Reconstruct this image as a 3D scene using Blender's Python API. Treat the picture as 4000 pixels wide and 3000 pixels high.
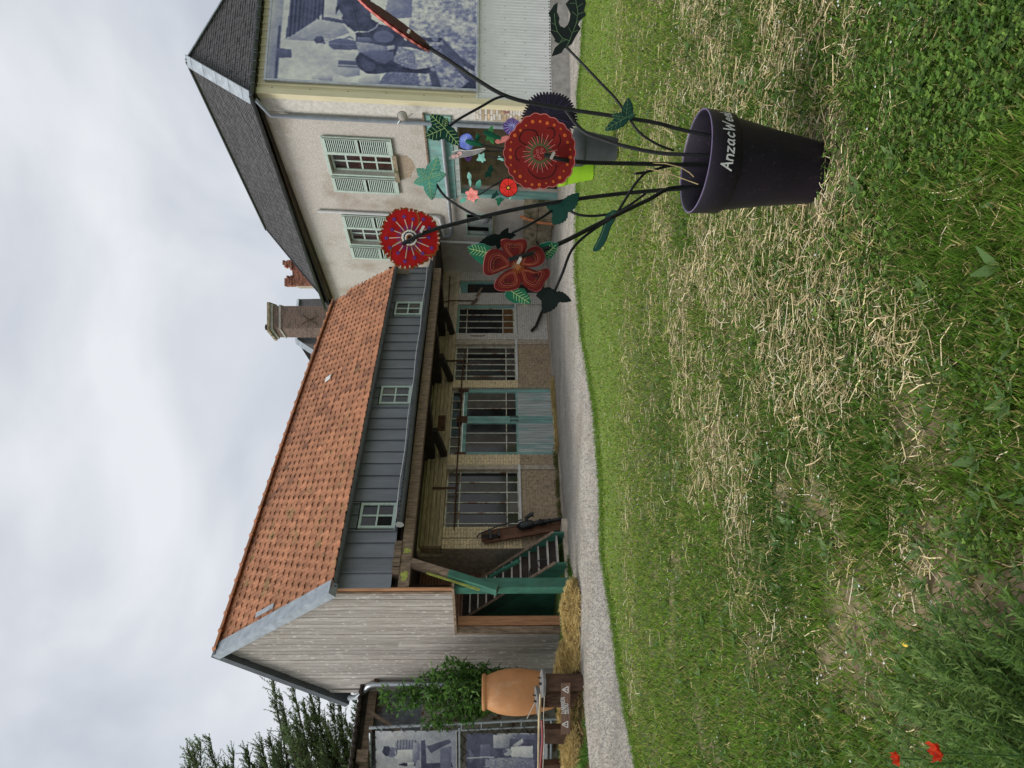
import bpy, math, random
import numpy as np
from mathutils import Vector, Matrix, Quaternion
random.seed(7); np.random.seed(7)
for o in list(bpy.data.objects): bpy.data.objects.remove(o)
SC = bpy.context.scene
COL = SC.collection
# ---------------------------------------------------------------- camera (the phone was held sideways: world up = picture left)
FPX = 2850.0; CAMH = 1.5; PITCH = math.atan(46/FPX)
cp, sp = math.cos(PITCH), math.sin(PITCH)
RV = Vector((1,0,0)); FV = Vector((0,cp,-sp)); UV = Vector((0,sp,cp)); CAM = Vector((0,0,CAMH))
cd = bpy.data.cameras.new('camera'); cam = bpy.data.objects.new('camera', cd); COL.objects.link(cam)
cd.sensor_fit = 'HORIZONTAL'; cd.sensor_width = 36.0; cd.lens = FPX/4000*36; cd.clip_end = 2000; cd.clip_start = .05
X, Y, Z = -UV, RV, -FV
cam.matrix_world = Matrix(((X.x,Y.x,Z.x,CAM.x),(X.y,Y.y,Z.y,CAM.y),(X.z,Y.z,Z.z,CAM.z),(0,0,0,1)))
SC.camera = cam
# ---------------------------------------------------------------- sky, sun, exposure
SUN_EL, SUN_AZ = math.radians(56), math.radians(-104)      # azimuth measured from +Y towards +X
wd = bpy.data.worlds.new('World'); SC.world = wd; wd.use_nodes = True
nt = wd.node_tree; nt.nodes.clear(); N = nt.nodes.new; L = nt.links.new
out = N('ShaderNodeOutputWorld'); bg = N('ShaderNodeBackground'); bg.inputs['Strength'].default_value = 1.0
sky = N('ShaderNodeTexSky'); sky.sky_type = 'NISHITA'; sky.sun_disc = False; sky.sun_elevation = SUN_EL; sky.sun_rotation = SUN_AZ
sm = N('ShaderNodeVectorMath'); sm.operation = 'SCALE'; sm.inputs['Scale'].default_value = .10
L(sky.outputs[0], sm.inputs[0])
tc = N('ShaderNodeTexCoord'); mp = N('ShaderNodeMapping'); mp.inputs['Scale'].default_value = (1.0,1.0,1.5)
L(tc.outputs['Generated'], mp.inputs['Vector'])
nz = N('ShaderNodeTexNoise'); nz.inputs['Scale'].default_value = 2.5; nz.inputs['Detail'].default_value = 5; nz.inputs['Roughness'].default_value = .48; nz.inputs['Distortion'].default_value = .5
L(mp.outputs[0], nz.inputs['Vector'])
cr = N('ShaderNodeValToRGB'); e = cr.color_ramp.elements
e[0].position = .36; e[0].color = (.46,.488,.54,1); e[1].position = .64; e[1].color = (.70,.715,.74,1)
L(nz.outputs['Fac'], cr.inputs[0])
mx = N('ShaderNodeMix'); mx.data_type = 'RGBA'; mx.inputs[0].default_value = .9
L(sm.outputs[0], mx.inputs[6]); L(cr.outputs[0], mx.inputs[7]); L(mx.outputs[2], bg.inputs['Color']); L(bg.outputs[0], out.inputs[0])
sd = bpy.data.lights.new('sun','SUN'); sd.energy = 2.3; sd.angle = math.radians(28); sd.color = (1,.965,.91)
so = bpy.data.objects.new('sun', sd); COL.objects.link(so)
tosun = Vector((math.sin(SUN_AZ)*math.cos(SUN_EL), math.cos(SUN_AZ)*math.cos(SUN_EL), math.sin(SUN_EL)))
so.rotation_euler = tosun.to_track_quat('Z','Y').to_euler(); so.location = (0,0,40)
vs = SC.view_settings; vs.view_transform = 'Standard'; vs.look = 'None'; vs.gamma = 1; vs.use_curve_mapping = False; vs.exposure = 0.34
# ---------------------------------------------------------------- pixel of the photograph (4000x3000) -> ray
def zm(x0, y0, s): return lambda a, b: (x0+a*s, y0+b*s)
D = zm(0,0,1.80832)
Z1 = zm(700,0,.72333); Z2 = zm(900,1000,.63291); Z3 = zm(700,1950,.81374); Z4 = zm(1400,300,.60277)
W1 = zm(1650,1750,.27125); W2 = zm(1600,1350,.30134); W3 = zm(1600,1100,.29385); W4 = zm(1500,2050,.36166); W5 = zm(1350,2550,.45208); W6 = zm(700,2300,.42194)
T1 = zm(950,0,.45208); T2 = zm(1200,450,.24108); T3 = zm(1550,350,.36157); T4 = zm(1400,750,.40687); T5 = zm(1000,1050,.2713); T6 = zm(800,2100,.30136); T7 = zm(2000,0,.42194); T8 = zm(3300,2350,.39172)
Z5 = zm(2200,0,.81374); Z6 = zm(2200,1650,.81374)
S1 = zm(2000,2550,.2712); S3 = zm(1700,480,.42017); S4 = zm(2600,350,.57756)
def ray(p): return (RV*(1500-p[1]) + UV*(2000-p[0]) + FV*FPX)
def atY(p, Yd):
    d = ray(p); return CAM + d*(Yd/d.y)
def sstep(a,b,x):
    t = np.clip((np.asarray(x,dtype=float)-a)/(b-a),0,1); return t*t*(3-2*t)
def gz(x, y):
    x = np.asarray(x,dtype=float); y = np.asarray(y,dtype=float)
    # low bank on the left beyond the path, gentle dip towards the white house
    dl = (x+5.05)*(-.7384) + (y-13.7)*.6743
    dl = ((y-13.7)*(1.37) - (x+5.05)*(1.5))/2.031
    bank = .30*sstep(.05,.85,dl)*(1-sstep(-4.2,-3.0,x))
    dip = -.37*sstep(1.5,7.0,x)*sstep(9,17.5,y)*(1-.55*sstep(20,25,y))
    return bank+dip
_YG = np.concatenate([np.linspace(1.0,8,90),np.linspace(8.05,34,520)])
def Gv(U, V):
    U=np.asarray(U,float); V=np.asarray(V,float); a=U-1500; b=2000-V
    d=np.stack([a,FV.y*FPX+UV.y*b,FV.z*FPX+UV.z*b],-1); d=d/d[...,1:2]
    out=np.zeros(U.shape+(3,))
    for i0 in range(0,len(U),4000):
        dd=d[i0:i0+4000]; Xg=dd[:,0:1]*_YG; Zg=CAMH+dd[:,2:3]*_YG; h=Zg-gz(Xg,np.broadcast_to(_YG,Xg.shape))
        k=np.argmax(h<=0,axis=1); k=np.where(k==0,len(_YG)-1,k); r=np.arange(len(dd)); h0,h1=h[r,k-1],h[r,k]; t=np.clip(h0/(h0-h1+1e-9),0,1); yv=_YG[k-1]+(_YG[k]-_YG[k-1])*t
        xv=dd[:,0]*yv; out[i0:i0+4000]=np.stack([xv,yv,gz(xv,yv)],-1)
    return out
def G(p, off=0.0):
    q=Gv(np.array([3000-p[1]]),np.array([p[0]]))[0]; return Vector((q[0],q[1],q[2]+off))
class Plane:
    def __init__(s, p0, u, v=(0,0,1), flip=False):
        s.p0 = Vector(p0); s.u = Vector(u).normalized(); s.v = Vector(v)
        n = s.u.cross(s.v).normalized()
        if (CAM-s.p0).dot(n) < 0: n = -n
        s.n = n
    def P(s, t, z, d=0): return s.p0 + s.u*t + s.v*z + s.n*d
    def tz(s, p, d=0):
        r = ray(p); o = s.p0+s.n*d
        k = (o-CAM).dot(s.n)/r.dot(s.n); q = CAM+r*k-o
        w = q
        z = (w - s.u*w.dot(s.u))
        vv = s.v - s.u*s.v.dot(s.u)
        zz = z.dot(vv)/vv.dot(vv); t = (w - s.v*zz).dot(s.u)
        return t, zz
    def t(s,p,d=0): return s.tz(p,d)[0]
    def z(s,p,d=0): return s.tz(p,d)[1]
    def hit(s,p,d=0): return s.P(*s.tz(p,d), d)
# ---------------------------------------------------------------- mesh helpers
class MB:
    def __init__(s): s.v=[]; s.f=[]
    def add(s, vs, fs):
        b=len(s.v); s.v += [tuple(q) for q in vs]; s.f += [tuple(b+i for i in q) for q in fs]; return s
    def hexa(s, c): return s.add(c, [(0,3,2,1),(4,5,6,7),(0,1,5,4),(1,2,6,5),(2,3,7,6),(3,0,4,7)])
    def box(s, pl, t0,t1,z0,z1,d0,d1):
        P=pl.P; return s.hexa([P(t0,z0,d0),P(t1,z0,d0),P(t1,z1,d0),P(t0,z1,d0),P(t0,z0,d1),P(t1,z0,d1),P(t1,z1,d1),P(t0,z1,d1)])
    def wbox(s, x0,x1,y0,y1,z0,z1):
        return s.hexa([Vector(q) for q in ((x0,y0,z0),(x1,y0,z0),(x1,y1,z0),(x0,y1,z0),(x0,y0,z1),(x1,y0,z1),(x1,y1,z1),(x0,y1,z1))])
    def bar(s, a, b, w, h, up=Vector((0,0,1))):
        a=Vector(a); b=Vector(b); x=(b-a).normalized(); y=up.cross(x)
        if y.length<1e-4: y=Vector((1,0,0)).cross(x)
        y.normalize(); z=x.cross(y); y=y*w/2; z=z*h/2
        return s.hexa([a-y-z,b-y-z,b+y-z,a+y-z,a-y+z,b-y+z,b+y+z,a+y+z])
    def tube(s, pts, r, n=8, cap=True):
        pts=[Vector(q) for q in pts]; m=len(pts); rr=r if hasattr(r,'__len__') else [r]*m
        vs=[]; ref=None
        for i,p in enumerate(pts):
            t=(pts[min(i+1,m-1)]-pts[max(i-1,0)]).normalized()
            if ref is None:
                ref = t.orthogonal().normalized()
            ref=(ref-t*ref.dot(t)).normalized(); b=t.cross(ref)
            for k in range(n):
                a=2*math.pi*k/n; vs.append(p+(ref*math.cos(a)+b*math.sin(a))*rr[i])
        fs=[(i*n+k,i*n+(k+1)%n,(i+1)*n+(k+1)%n,(i+1)*n+k) for i in range(m-1) for k in range(n)]
        if cap: fs += [tuple(range(n))[::-1], tuple((m-1)*n+k for k in range(n))]
        return s.add(vs,fs)
    def lathe(s, prof, o, ax=Vector((0,0,1)), n=32, cap=False):
        ax=Vector(ax).normalized(); e1=ax.orthogonal().normalized(); e2=ax.cross(e1); o=Vector(o); vs=[]
        for r,h in prof:
            for k in range(n):
                a=2*math.pi*k/n; vs.append(o+ax*h+(e1*math.cos(a)+e2*math.sin(a))*r)
        m=len(prof); fs=[(i*n+k,i*n+(k+1)%n,(i+1)*n+(k+1)%n,(i+1)*n+k) for i in range(m-1) for k in range(n)]
        if cap: fs += [tuple(range(n))[::-1], tuple((m-1)*n+k for k in range(n))]
        return s.add(vs,fs)
    def prism(s, front, back):
        n=len(front); return s.add(list(front)+list(back), [tuple(range(n)), tuple(range(2*n-1,n-1,-1))]+[(i,n+i,n+(i+1)%n,(i+1)%n) for i in range(n)])
def mesh_of(name, mb, mat, smooth=False):
    me=bpy.data.meshes.new(name); me.from_pydata(mb.v,[],mb.f); me.update()
    if mat: me.materials.append(mat)
    if smooth:
        me.polygons.foreach_set('use_smooth',[True]*len(me.polygons)); me.set_sharp_from_angle(angle=math.radians(40))
    return me
def inv_of(parent):
    return Matrix.Translation(-parent.location) if parent.type=='EMPTY' else Matrix.Identity(4)
def part(name, mb, mat, parent, smooth=False, label=None, kind=None):
    me = mb if isinstance(mb,bpy.types.Mesh) else mesh_of(name,mb,mat,smooth)
    o=bpy.data.objects.new(name,me); COL.objects.link(o)
    if parent is not None:
        o.parent=parent; o.matrix_parent_inverse=inv_of(parent)
    if label: o['label']=label
    if kind: o['kind']=kind
    return o
def thing(name, label, cat, loc, group=None):
    o=bpy.data.objects.new(name,None); COL.objects.link(o); o.location=Vector(loc); o.empty_display_size=.2
    o['label']=label; o['category']=cat
    if group: o['group']=group
    return o
def solo(name, mb, mat, label, cat, smooth=False, group=None):
    o=part(name,mb,mat,None,smooth); o['label']=label; o['category']=cat
    if group: o['group']=group
    return o
def struct(name, mb, mat, smooth=False, kind='structure', label=None, cat=None):
    o=part(name,mb,mat,None,smooth); o['kind']=kind
    if label: o['label']=label
    if cat: o['category']=cat
    return o
def inst(name, me, M4, parent):
    o=bpy.data.objects.new(name,me); COL.objects.link(o); o.parent=parent
    o.matrix_parent_inverse=inv_of(parent); o.matrix_basis=M4; return o
def M4of(ex,ey,ez,o): return Matrix(((ex.x,ey.x,ez.x,o.x),(ex.y,ey.y,ez.y,o.y),(ex.z,ey.z,ez.z,o.z),(0,0,0,1)))
# ---------------------------------------------------------------- materials
MATS={}
def M(name, col, rough=.8, var=.22, scale=5., bump=0., bscale=None, metal=0., rand=0., stretch=(1,1,1), col2=None, lo=.35, hi=.65, spec=.35, attr=None, uvbrick=None, trans=0., sub=None):
    m=bpy.data.materials.new(name); m.use_nodes=True; MATS[name]=m
    t=m.node_tree; N=t.nodes.new; L=t.links.new; b=t.nodes['Principled BSDF']
    b.inputs['Roughness'].default_value=rough; b.inputs['Metallic'].default_value=metal; b.inputs['Specular IOR Level'].default_value=spec
    g=N('ShaderNodeNewGeometry'); mp=N('ShaderNodeMapping'); mp.inputs['Scale'].default_value=stretch; L(g.outputs['Position'],mp.inputs['Vector'])
    if attr:
        a=N('ShaderNodeAttribute'); a.attribute_name=attr; src=a.outputs['Color']
    else:
        n=N('ShaderNodeTexNoise'); n.inputs['Scale'].default_value=scale; n.inputs['Detail'].default_value=7; n.inputs['Roughness'].default_value=.62
        L(mp.outputs[0],n.inputs['Vector'])
        r=N('ShaderNodeValToRGB'); e=r.color_ramp.elements; e[0].position=lo; e[1].position=hi
        c2=col2 if col2 else tuple(min(1,c*(1+var)) for c in col); c1=col if col2 else tuple(c*(1-var) for c in col)
        e[0].color=(*c1,1); e[1].color=(*c2,1); L(n.outputs['Fac'],r.inputs[0]); src=r.outputs[0]
    if rand:
        oi=N('ShaderNodeObjectInfo'); mr=N('ShaderNodeMapRange'); mr.inputs[3].default_value=1-rand; mr.inputs[4].default_value=1+rand
        L(oi.outputs['Random'],mr.inputs[0]); sc=N('ShaderNodeVectorMath'); sc.operation='SCALE'; L(src,sc.inputs[0]); L(mr.outputs[0],sc.inputs['Scale']); src=sc.outputs[0]
    L(src,b.inputs['Base Color'])
    if trans: b.inputs['Transmission Weight'].default_value=trans
    if bump:
        n2=N('ShaderNodeTexNoise'); n2.inputs['Scale'].default_value=bscale or scale*4; n2.inputs['Detail'].default_value=5; L(mp.outputs[0],n2.inputs['Vector'])
        bp=N('ShaderNodeBump'); bp.inputs['Strength'].default_value=min(1,bump*1.0); bp.inputs['Distance'].default_value=.02; L(n2.outputs['Fac'],bp.inputs['Height']); L(bp.outputs[0],b.inputs['Normal'])
    return m
def overlay(m, col, scale, lo, hi, stretch=(1,1,1), detail=6, amt=1.0):
    """dirt, moss or rust in irregular patches over an existing material"""
    t=m.node_tree; N=t.nodes.new; L=t.links.new; b=t.nodes['Principled BSDF']; lk=b.inputs['Base Color'].links[0]; src=lk.from_socket
    g=N('ShaderNodeNewGeometry'); mp=N('ShaderNodeMapping'); mp.inputs['Scale'].default_value=stretch; mp.inputs['Location'].default_value=(3.1,7.7,1.9); L(g.outputs['Position'],mp.inputs['Vector'])
    n=N('ShaderNodeTexNoise'); n.inputs['Scale'].default_value=scale; n.inputs['Detail'].default_value=detail; n.inputs['Roughness'].default_value=.65; L(mp.outputs[0],n.inputs['Vector'])
    r=N('ShaderNodeMapRange'); r.inputs[1].default_value=lo; r.inputs[2].default_value=hi; r.inputs[4].default_value=amt; L(n.outputs['Fac'],r.inputs[0])
    x=N('ShaderNodeMix'); x.data_type='RGBA'; L(r.outputs[0],x.inputs[0]); L(src,x.inputs[6]); x.inputs[7].default_value=(*col,1); L(x.outputs[2],b.inputs['Base Color']); return m
def sr(r,g,b):
    f=lambda c:(c/255/12.92 if c/255<=.04045 else ((c/255+.055)/1.055)**2.4); return (f(r),f(g),f(b))
m_gravel=overlay(overlay(M('gravel',(.47,.435,.38),.95,.45,60,bump=.9,bscale=160,lo=.3,hi=.7),(.40,.33,.23),1.1,.5,.75,amt=.7),(.30,.27,.22),.55,.46,.62,stretch=(1,1.6,1),amt=.8)
m_soil=overlay(M('soil',(.3,.2,.1),.95,attr='Col',bump=.8,scale=7,bscale=24),(.16,.115,.075),9,.58,.72,amt=.6)
m_grass=M('grass_blades',(.1,.2,.04),.55,attr='Col',spec=.3)
def leafy(m,k=.45):
    t=m.node_tree; N=t.nodes.new; L=t.links.new; b=t.nodes['Principled BSDF']; o=t.nodes['Material Output']; src=b.inputs['Base Color'].links[0].from_socket
    tr=N('ShaderNodeBsdfTranslucent'); hs=N('ShaderNodeHueSaturation'); hs.inputs['Value'].default_value=1.5; L(src,hs.inputs['Color']); L(hs.outputs[0],tr.inputs['Color']); mx=N('ShaderNodeMixShader'); mx.inputs[0].default_value=k; L(b.outputs[0],mx.inputs[1]); L(tr.outputs[0],mx.inputs[2]); L(mx.outputs[0],o.inputs['Surface']); return m
leafy(m_grass)
m_straw=M('straw',(.6,.48,.25),.6,attr='Col',spec=.3)
m_clad=M('grey_metal_sheet',(.165,.178,.20),.42,.16,3,metal=.25,rand=.13,bump=.12,bscale=14,stretch=(1,1,.35),spec=.5)
overlay(m_clad,(.24,.25,.265),5,.55,.72,stretch=(6,6,.25),amt=.7)
m_greenlit=overlay(M('green_paint_lightened',(.055,.22,.15),.6,.3,4,stretch=(1,1,.5)),(.16,.20,.15),6,.6,.72,amt=.6)  # same green paint lightened, daylight in the dark bay put into its colour
m_tread=M('grey_tread',(.46,.42,.37),.85,.25,6,bump=.3,stretch=(1,1,4))
m_floor=M('beige_dirt',(.52,.45,.345),.95,.25,3,bump=.4,bscale=20)
m_zinc=M('zinc',(.36,.40,.43),.42,.2,5,metal=.45,bump=.05,rand=.05)
m_zincd=M('dark_zinc',(.085,.095,.105),.45,.2,5,metal=.3)
m_tile=overlay(overlay(M('terracotta_tile',(.34,.14,.072),.85,.25,9,bump=.25,rand=.2,col2=(.48,.215,.112)),(.075,.045,.035),7,.56,.72,amt=.75),(.19,.165,.06),2.2,.56,.70,amt=.75)
m_board=overlay(overlay(M('weathered_board',(.305,.265,.235),.8,.3,3.2,bump=.35,bscale=6,rand=.17,stretch=(9,9,.55),col2=(.475,.44,.405)),(.72,.69,.64),7,.58,.66,stretch=(2.2,2.2,1.0),amt=.8),(.12,.075,.05),17,.69,.74,stretch=(1.2,1.2,.7))
m_wood=M('old_timber',(.20,.145,.10),.85,.45,3.5,bump=.5,bscale=12,stretch=(6,6,1.2),rand=.15)
m_woodh=M('lintel_board',(.44,.36,.225),.85,.35,3.5,bump=.4,bscale=9,stretch=(1,1,10),rand=.12)
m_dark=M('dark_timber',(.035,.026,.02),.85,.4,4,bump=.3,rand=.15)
m_orangewood=M('sheltered_board',(.34,.17,.085),.8,.3,4,stretch=(8,8,.6),bump=.2,rand=.12)
m_cream=overlay(M('cream_brick',(.78,.62,.38),.9,.22,14,bump=.4,rand=.14),(.16,.11,.07),6,.58,.72,amt=.6)
m_brownb=overlay(M('brown_brick',(.47,.355,.23),.9,.3,14,bump=.4,rand=.26),(.085,.07,.06),5,.55,.7,amt=.6)
m_whiteb=M('whitewashed_brick',(.62,.59,.54),.9,.14,10,bump=.35,rand=.08)
m_redb=M('red_brick',(.34,.15,.10),.9,.35,14,bump=.4,rand=.35)
m_mortar=M('mortar',(.42,.36,.28),.95,.25,10,bump=.3)
m_mortarw=M('painted_mortar',(.36,.34,.31),.95,.15,10)
m_plaster=overlay(M('beige_plaster',(.60,.51,.37),.95,.2,3,bump=.3),(.10,.085,.055),2.2,.55,.72,amt=.7)
m_stucco=overlay(M('roughcast',(.50,.47,.425),.95,.12,22,bump=.85,bscale=34,lo=.38,hi=.6),(.33,.275,.215),.9,.50,.68,amt=.75)
m_teal=overlay(M('teal_paint',(.19,.37,.335),.6,.25,8,stretch=(1,1,.25)),(.30,.33,.31),9,.55,.68,stretch=(1,1,.15),amt=.8)
m_tealg=overlay(M('worn_teal_board',(.40,.44,.42),.75,.25,7,stretch=(3,3,.18),rand=.12,bump=.2),(.20,.36,.34),3.2,.52,.64,stretch=(1.5,1.5,.3),amt=.8)
m_mint=overlay(M('mint_paint',(.45,.55,.485),.55,.1,10),(.20,.19,.15),9,.64,.72,amt=.6)
m_green=overlay(M('green_paint',(.035,.130,.09),.55,.3,4,stretch=(1,1,.5)),(.12,.14,.10),7,.62,.72,amt=.7)
m_lime=M('yellow_green_lichen',(.36,.39,.09),.9,.3,12)
m_glass=M('window_glass',(.018,.019,.021),.07,.5,2.2,rand=.5,spec=.5)
m_glassd=M('dusty_glass',(.075,.068,.058),.22,.35,3,rand=.4,spec=.4)
m_black=M('dark_inside',(.006,.006,.006),.9,.2)
m_muntin=overlay(M('muntin_paint',(.58,.58,.48),.7,.15,10),(.24,.10,.035),4,.52,.62,amt=.85)
m_white=M('white_paint',(.62,.62,.59),.6,.12,8)
m_rust=M('rusty_iron',(.085,.04,.022),.8,.5,14,bump=.3)
m_iron=M('black_iron',(.012,.012,.013),.45,.4,12,bump=.15,spec=.5)
m_slate=overlay(overlay(M('slate',(.066,.064,.066),.7,.35,9,bump=.4,bscale=26,lo=.3,hi=.7),(.30,.285,.24),13,.62,.70,stretch=(1,1,1.6),amt=.8),(.018,.015,.014),6,.60,.66,amt=.9)
m_yclad=overlay(M('cream_cladding',(.66,.60,.40),.5,.06,3,stretch=(1,1,.4)),(.33,.31,.19),3,.6,.78,stretch=(5,5,.4),amt=.7)
m_wclad=M('white_cladding',(.70,.715,.70),.45,.06,3,stretch=(1,1,.5))
m_conc=overlay(M('concrete',(.38,.36,.33),.9,.18,5,bump=.25),(.13,.125,.115),2.4,.55,.75,amt=.7)
m_pipe=M('grey_pipe',(.25,.285,.33),.5,.12,6)
m_wpipe=M('white_pipe',(.60,.61,.62),.45,.06,6)
m_stone=overlay(M('mossy_stone',(.30,.25,.17),.95,.35,6,bump=.6),(.07,.085,.03),3,.5,.66)
m_purple=overlay(M('purple_plastic',(.010,.006,.0145),.45,.15,6,bump=.1,bscale=140,spec=.4),(.10,.085,.07),55,.60,.72,amt=.45)
m_greypot=M('grey_plastic',(.06,.065,.073),.5,.15,6)
m_limepot=M('lime_plastic',(.34,.60,.035),.45,.06,6)
m_stem=M('black_rod',(.011,.012,.013),.5,.3,30,bump=.2)
m_steel=M('steel_clamp',(.55,.52,.46),.3,.2,30,metal=.8)
def paint(name,c,r=.7,v=.18,sc=14): return M(name,c,r,v,sc,bump=.04,bscale=60,spec=.12)
p_red=paint('poppy_red',(.42,.012,.012)); p_dred=paint('dark_red',(.145,.010,.008)); p_brick=paint('petal_red',(.082,.006,.005)); p_gold=paint('gold_line',(.30,.10,.02)); p_pink=paint('pink_line',(.46,.14,.12))
p_cream=paint('cream_dab',(.62,.46,.37)); p_orange=paint('orange_dab',(.50,.10,.02)); p_blk=paint('black_line',(.012,.008,.008)); p_olive=paint('olive_mark',(.07,.075,.03)); p_purp=paint('violet_mark',(.13,.05,.25)); p_whit=paint('white_mark',(.8,.78,.74))
p_leafd=paint('dark_leaf',(.006,.040,.028)); p_leafk=paint('black_leaf',(.006,.012,.010)); p_leafg=paint('green_leaf',(.010,.105,.055)); p_teal=paint('teal_leaf',(.11,.37,.29)); p_vein=paint('leaf_vein',(.36,.52,.20)); p_veind=paint('dull_vein',(.09,.16,.075)); p_mint2=paint('mint_leaf',(.32,.66,.58))
p_vio=paint('dark_violet',(.014,.012,.020)); p_vio2=paint('violet_ray',(.030,.026,.055)); p_blue=paint('blue_petal',(.13,.19,.62)); p_lblue=paint('pale_blue_ray',(.42,.50,.85)); p_salmon=paint('salmon_petal',(.72,.23,.20)); p_lsal=paint('pale_salmon',(.85,.52,.48)); p_scar=paint('scarlet',(.62,.030,.022)); p_grey=paint('grey_fur',(.30,.29,.29)); p_yel=paint('yellow_eye',(.7,.38,.05))
m_terra=overlay(M('terracotta_jar',(.48,.225,.092),.75,.14,2.2,bump=.15,bscale=60),(.58,.40,.26),3.2,.55,.75,stretch=(1,1,.6),amt=.55)
m_galv=M('galvanised_tube',(.42,.45,.48),.4,.15,8,metal=.5)
m_print=M('banner_print',(.5,.5,.5),.6,attr='Col',spec=.25)
m_rope=M('rope',(.45,.42,.36),.9,.2,20)
m_corr=overlay(M('old_corrugated',(.21,.225,.245),.6,.3,4,metal=.2,bump=.2),(.17,.06,.03),2.4,.56,.68,amt=.8)
m_flaky=overlay(M('flaking_wall',(.40,.375,.32),.95,.2,8,bump=.6),(.15,.085,.05),3.5,.52,.6)
m_bush=M('bush_leaf',(.05,.13,.03),.5,attr='Col',spec=.35)
leafy(m_bush,.35)
m_bark=M('bark',(.05,.036,.026),.95,.4,10,bump=.6)
m_poppy=leafy(M('poppy_petal',(.52,.028,.012),.5,.45,60,bump=.5,bscale=120,col2=(.72,.085,.03)),.35)
m_pinkshape=paint('faded_sticker',(.45,.22,.2))
# ================================================================ planes of the place
uB=Vector((.689,.724,0)).normalized()
PB=Plane((-2.80,18.27,0),uB)                       # recessed brick front of the barn
PORCH=2.2
PA=Plane(PB.p0+PB.n*PORCH,uB)                      # sheet-clad upper front and posts
cA=PA.P(PA.t(Z3(900,428)),0)
gdir=Vector((-3600,FPX,0)).normalized()
PG=Plane(cA,gdir)                                  # boarded gable
HL=(.045,0,1)
PH=Plane((7.3,19.35,-.37),(-.507,.862,0),HL)       # roughcast long wall of the house
PE=Plane((7.3,19.35,-.37),(.973,.231,0),HL)        # clad end wall of the house
# ---------------------------------------------------------------- ground and path
def vnoise(x,y,f,seed):
    g=np.random.RandomState(seed).rand(64,64); u=(x*f)%64; v=(y*f)%64; i=u.astype(int); j=v.astype(int); a=u-i; b=v-j; a=a*a*(3-2*a); b=b*b*(3-2*b); i2=(i+1)%64; j2=(j+1)%64
    return g[i%64,j%64]*(1-a)*(1-b)+g[i2,j%64]*a*(1-b)+g[i%64,j2]*(1-a)*b+g[i2,j2]*a*b
def fbm(x,y,f,seed): return .55*vnoise(x+31,y+17,f,seed)+.3*vnoise(x+31,y+17,f*2.3,seed+1)+.15*vnoise(x+31,y+17,f*5.1,seed+2)
def straw_mask(x,y):
    m=sstep(-1.9,-.2,x+.45*(fbm(x,y,1.2,5)-.5)*3)*sstep(2.0,3.1,y+(fbm(x,y,1.1,9)-.5)*1.6)*(1-sstep(6.8,9.0,y+(fbm(x,y,.9,12)-.5)*2))
    band=np.exp(-((y-8.7-.1*x)/.5)**2)*.55
    return np.clip(m*(.12+.88*sstep(.34,.68,fbm(x,y,1.35,40)))*1.15+band*sstep(.42,.6,fbm(x,y,1.5,44)),0,1)
def soil_mask(x,y):
    a=np.exp(-((x+.75)/.32)**2-((y-2.45)/.42)**2)+np.exp(-((x+.15)/.18)**2-((y-2.62)/.25)**2)*.7+np.exp(-((x+1.1)/.35)**2-((y-3.1)/.25)**2)*.7+np.exp(-((x+1.45)/.3)**2-((y-3.9)/.25)**2)*.3
    return np.clip(a*1.1+.7*sstep(.60,.72,fbm(x,y,2.4,60))*(1-.6*sstep(-.2,.6,x))*(1-sstep(6,8,y)),0,1)
def grid_ground():
    xs=np.concatenate([np.linspace(-400,-30,8),np.linspace(-28,-14,8),np.linspace(-13,-4.1,48),np.linspace(-4,4,110),np.linspace(4.1,13,48),np.linspace(14,28,8),np.linspace(30,400,8)])
    ys=np.concatenate([np.linspace(-60,-2,8),np.linspace(-1.5,1.2,10),np.linspace(1.3,9,120),np.linspace(9.1,20,60),np.linspace(20.4,34,30),np.linspace(40,900,10)])
    XX,YY=np.meshgrid(xs,ys); ZZ=gz(XX,YY)
    near=np.clip(1-np.hypot(XX,YY-3)/7,0,1)
    so=soil_mask(XX,YY); st=straw_mask(XX,YY); lawn=sstep(7,11,YY)
    ZZ=ZZ+near*(.016*(fbm(XX,YY,3.1,200)-.5)*2+.010*(fbm(XX,YY,9,201)-.5)*2)-.014-.012*so*near
    nx=len(xs); v=np.stack([XX,YY,ZZ],-1).reshape(-1,3)
    f=[(j*nx+i,j*nx+i+1,(j+1)*nx+i+1,(j+1)*nx+i) for j in range(len(ys)-1) for i in range(nx-1)]
    mb=MB(); mb.v=[tuple(q) for q in v]; mb.f=f; me=mesh_of('ground',mb,m_soil,True)
    e=lambda c:np.array(c)[None,None,:]; S=so[...,None]; T=st[...,None]; Lw=lawn[...,None]
    base=e((.055,.075,.022))*(1-Lw)+e((.12,.18,.035))*Lw; base=base*(1-.5*T)+e((.20,.17,.08))*.5*T; base=base*(1-.85*S)+e((.31,.225,.15))*.85*S  # near ground darkened, shade in the gaps between blades put into its colour
    base=base*(.75+.5*fbm(XX,YY,4,210))[...,None]
    c=np.ones((len(v),4),np.float32); c[:,:3]=base.reshape(-1,3); ca=me.color_attributes.new('Col','FLOAT_COLOR','POINT'); ca.data.foreach_set('color',c.ravel()); return me
struct('ground',grid_ground(),None)
nearU=[-400,0,288,559,830,1101,1373,1644,1915,2186,2638,3000,3400]; nearV=[2640,2495,2432,2396,2351,2345,2324,2278,2248,2251,2255,2285,2310]
farU=[-400,0,450,700,800,938,1063,1400,1734,1933,2085,2575,3000,3400]; farV=[2340,2304,2265,2256,2228,2206,2186,2158,2132,2128,2140,2225,2205,2190]
mbp=MB(); us=list(range(-400,3401,25)); nn=9
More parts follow.
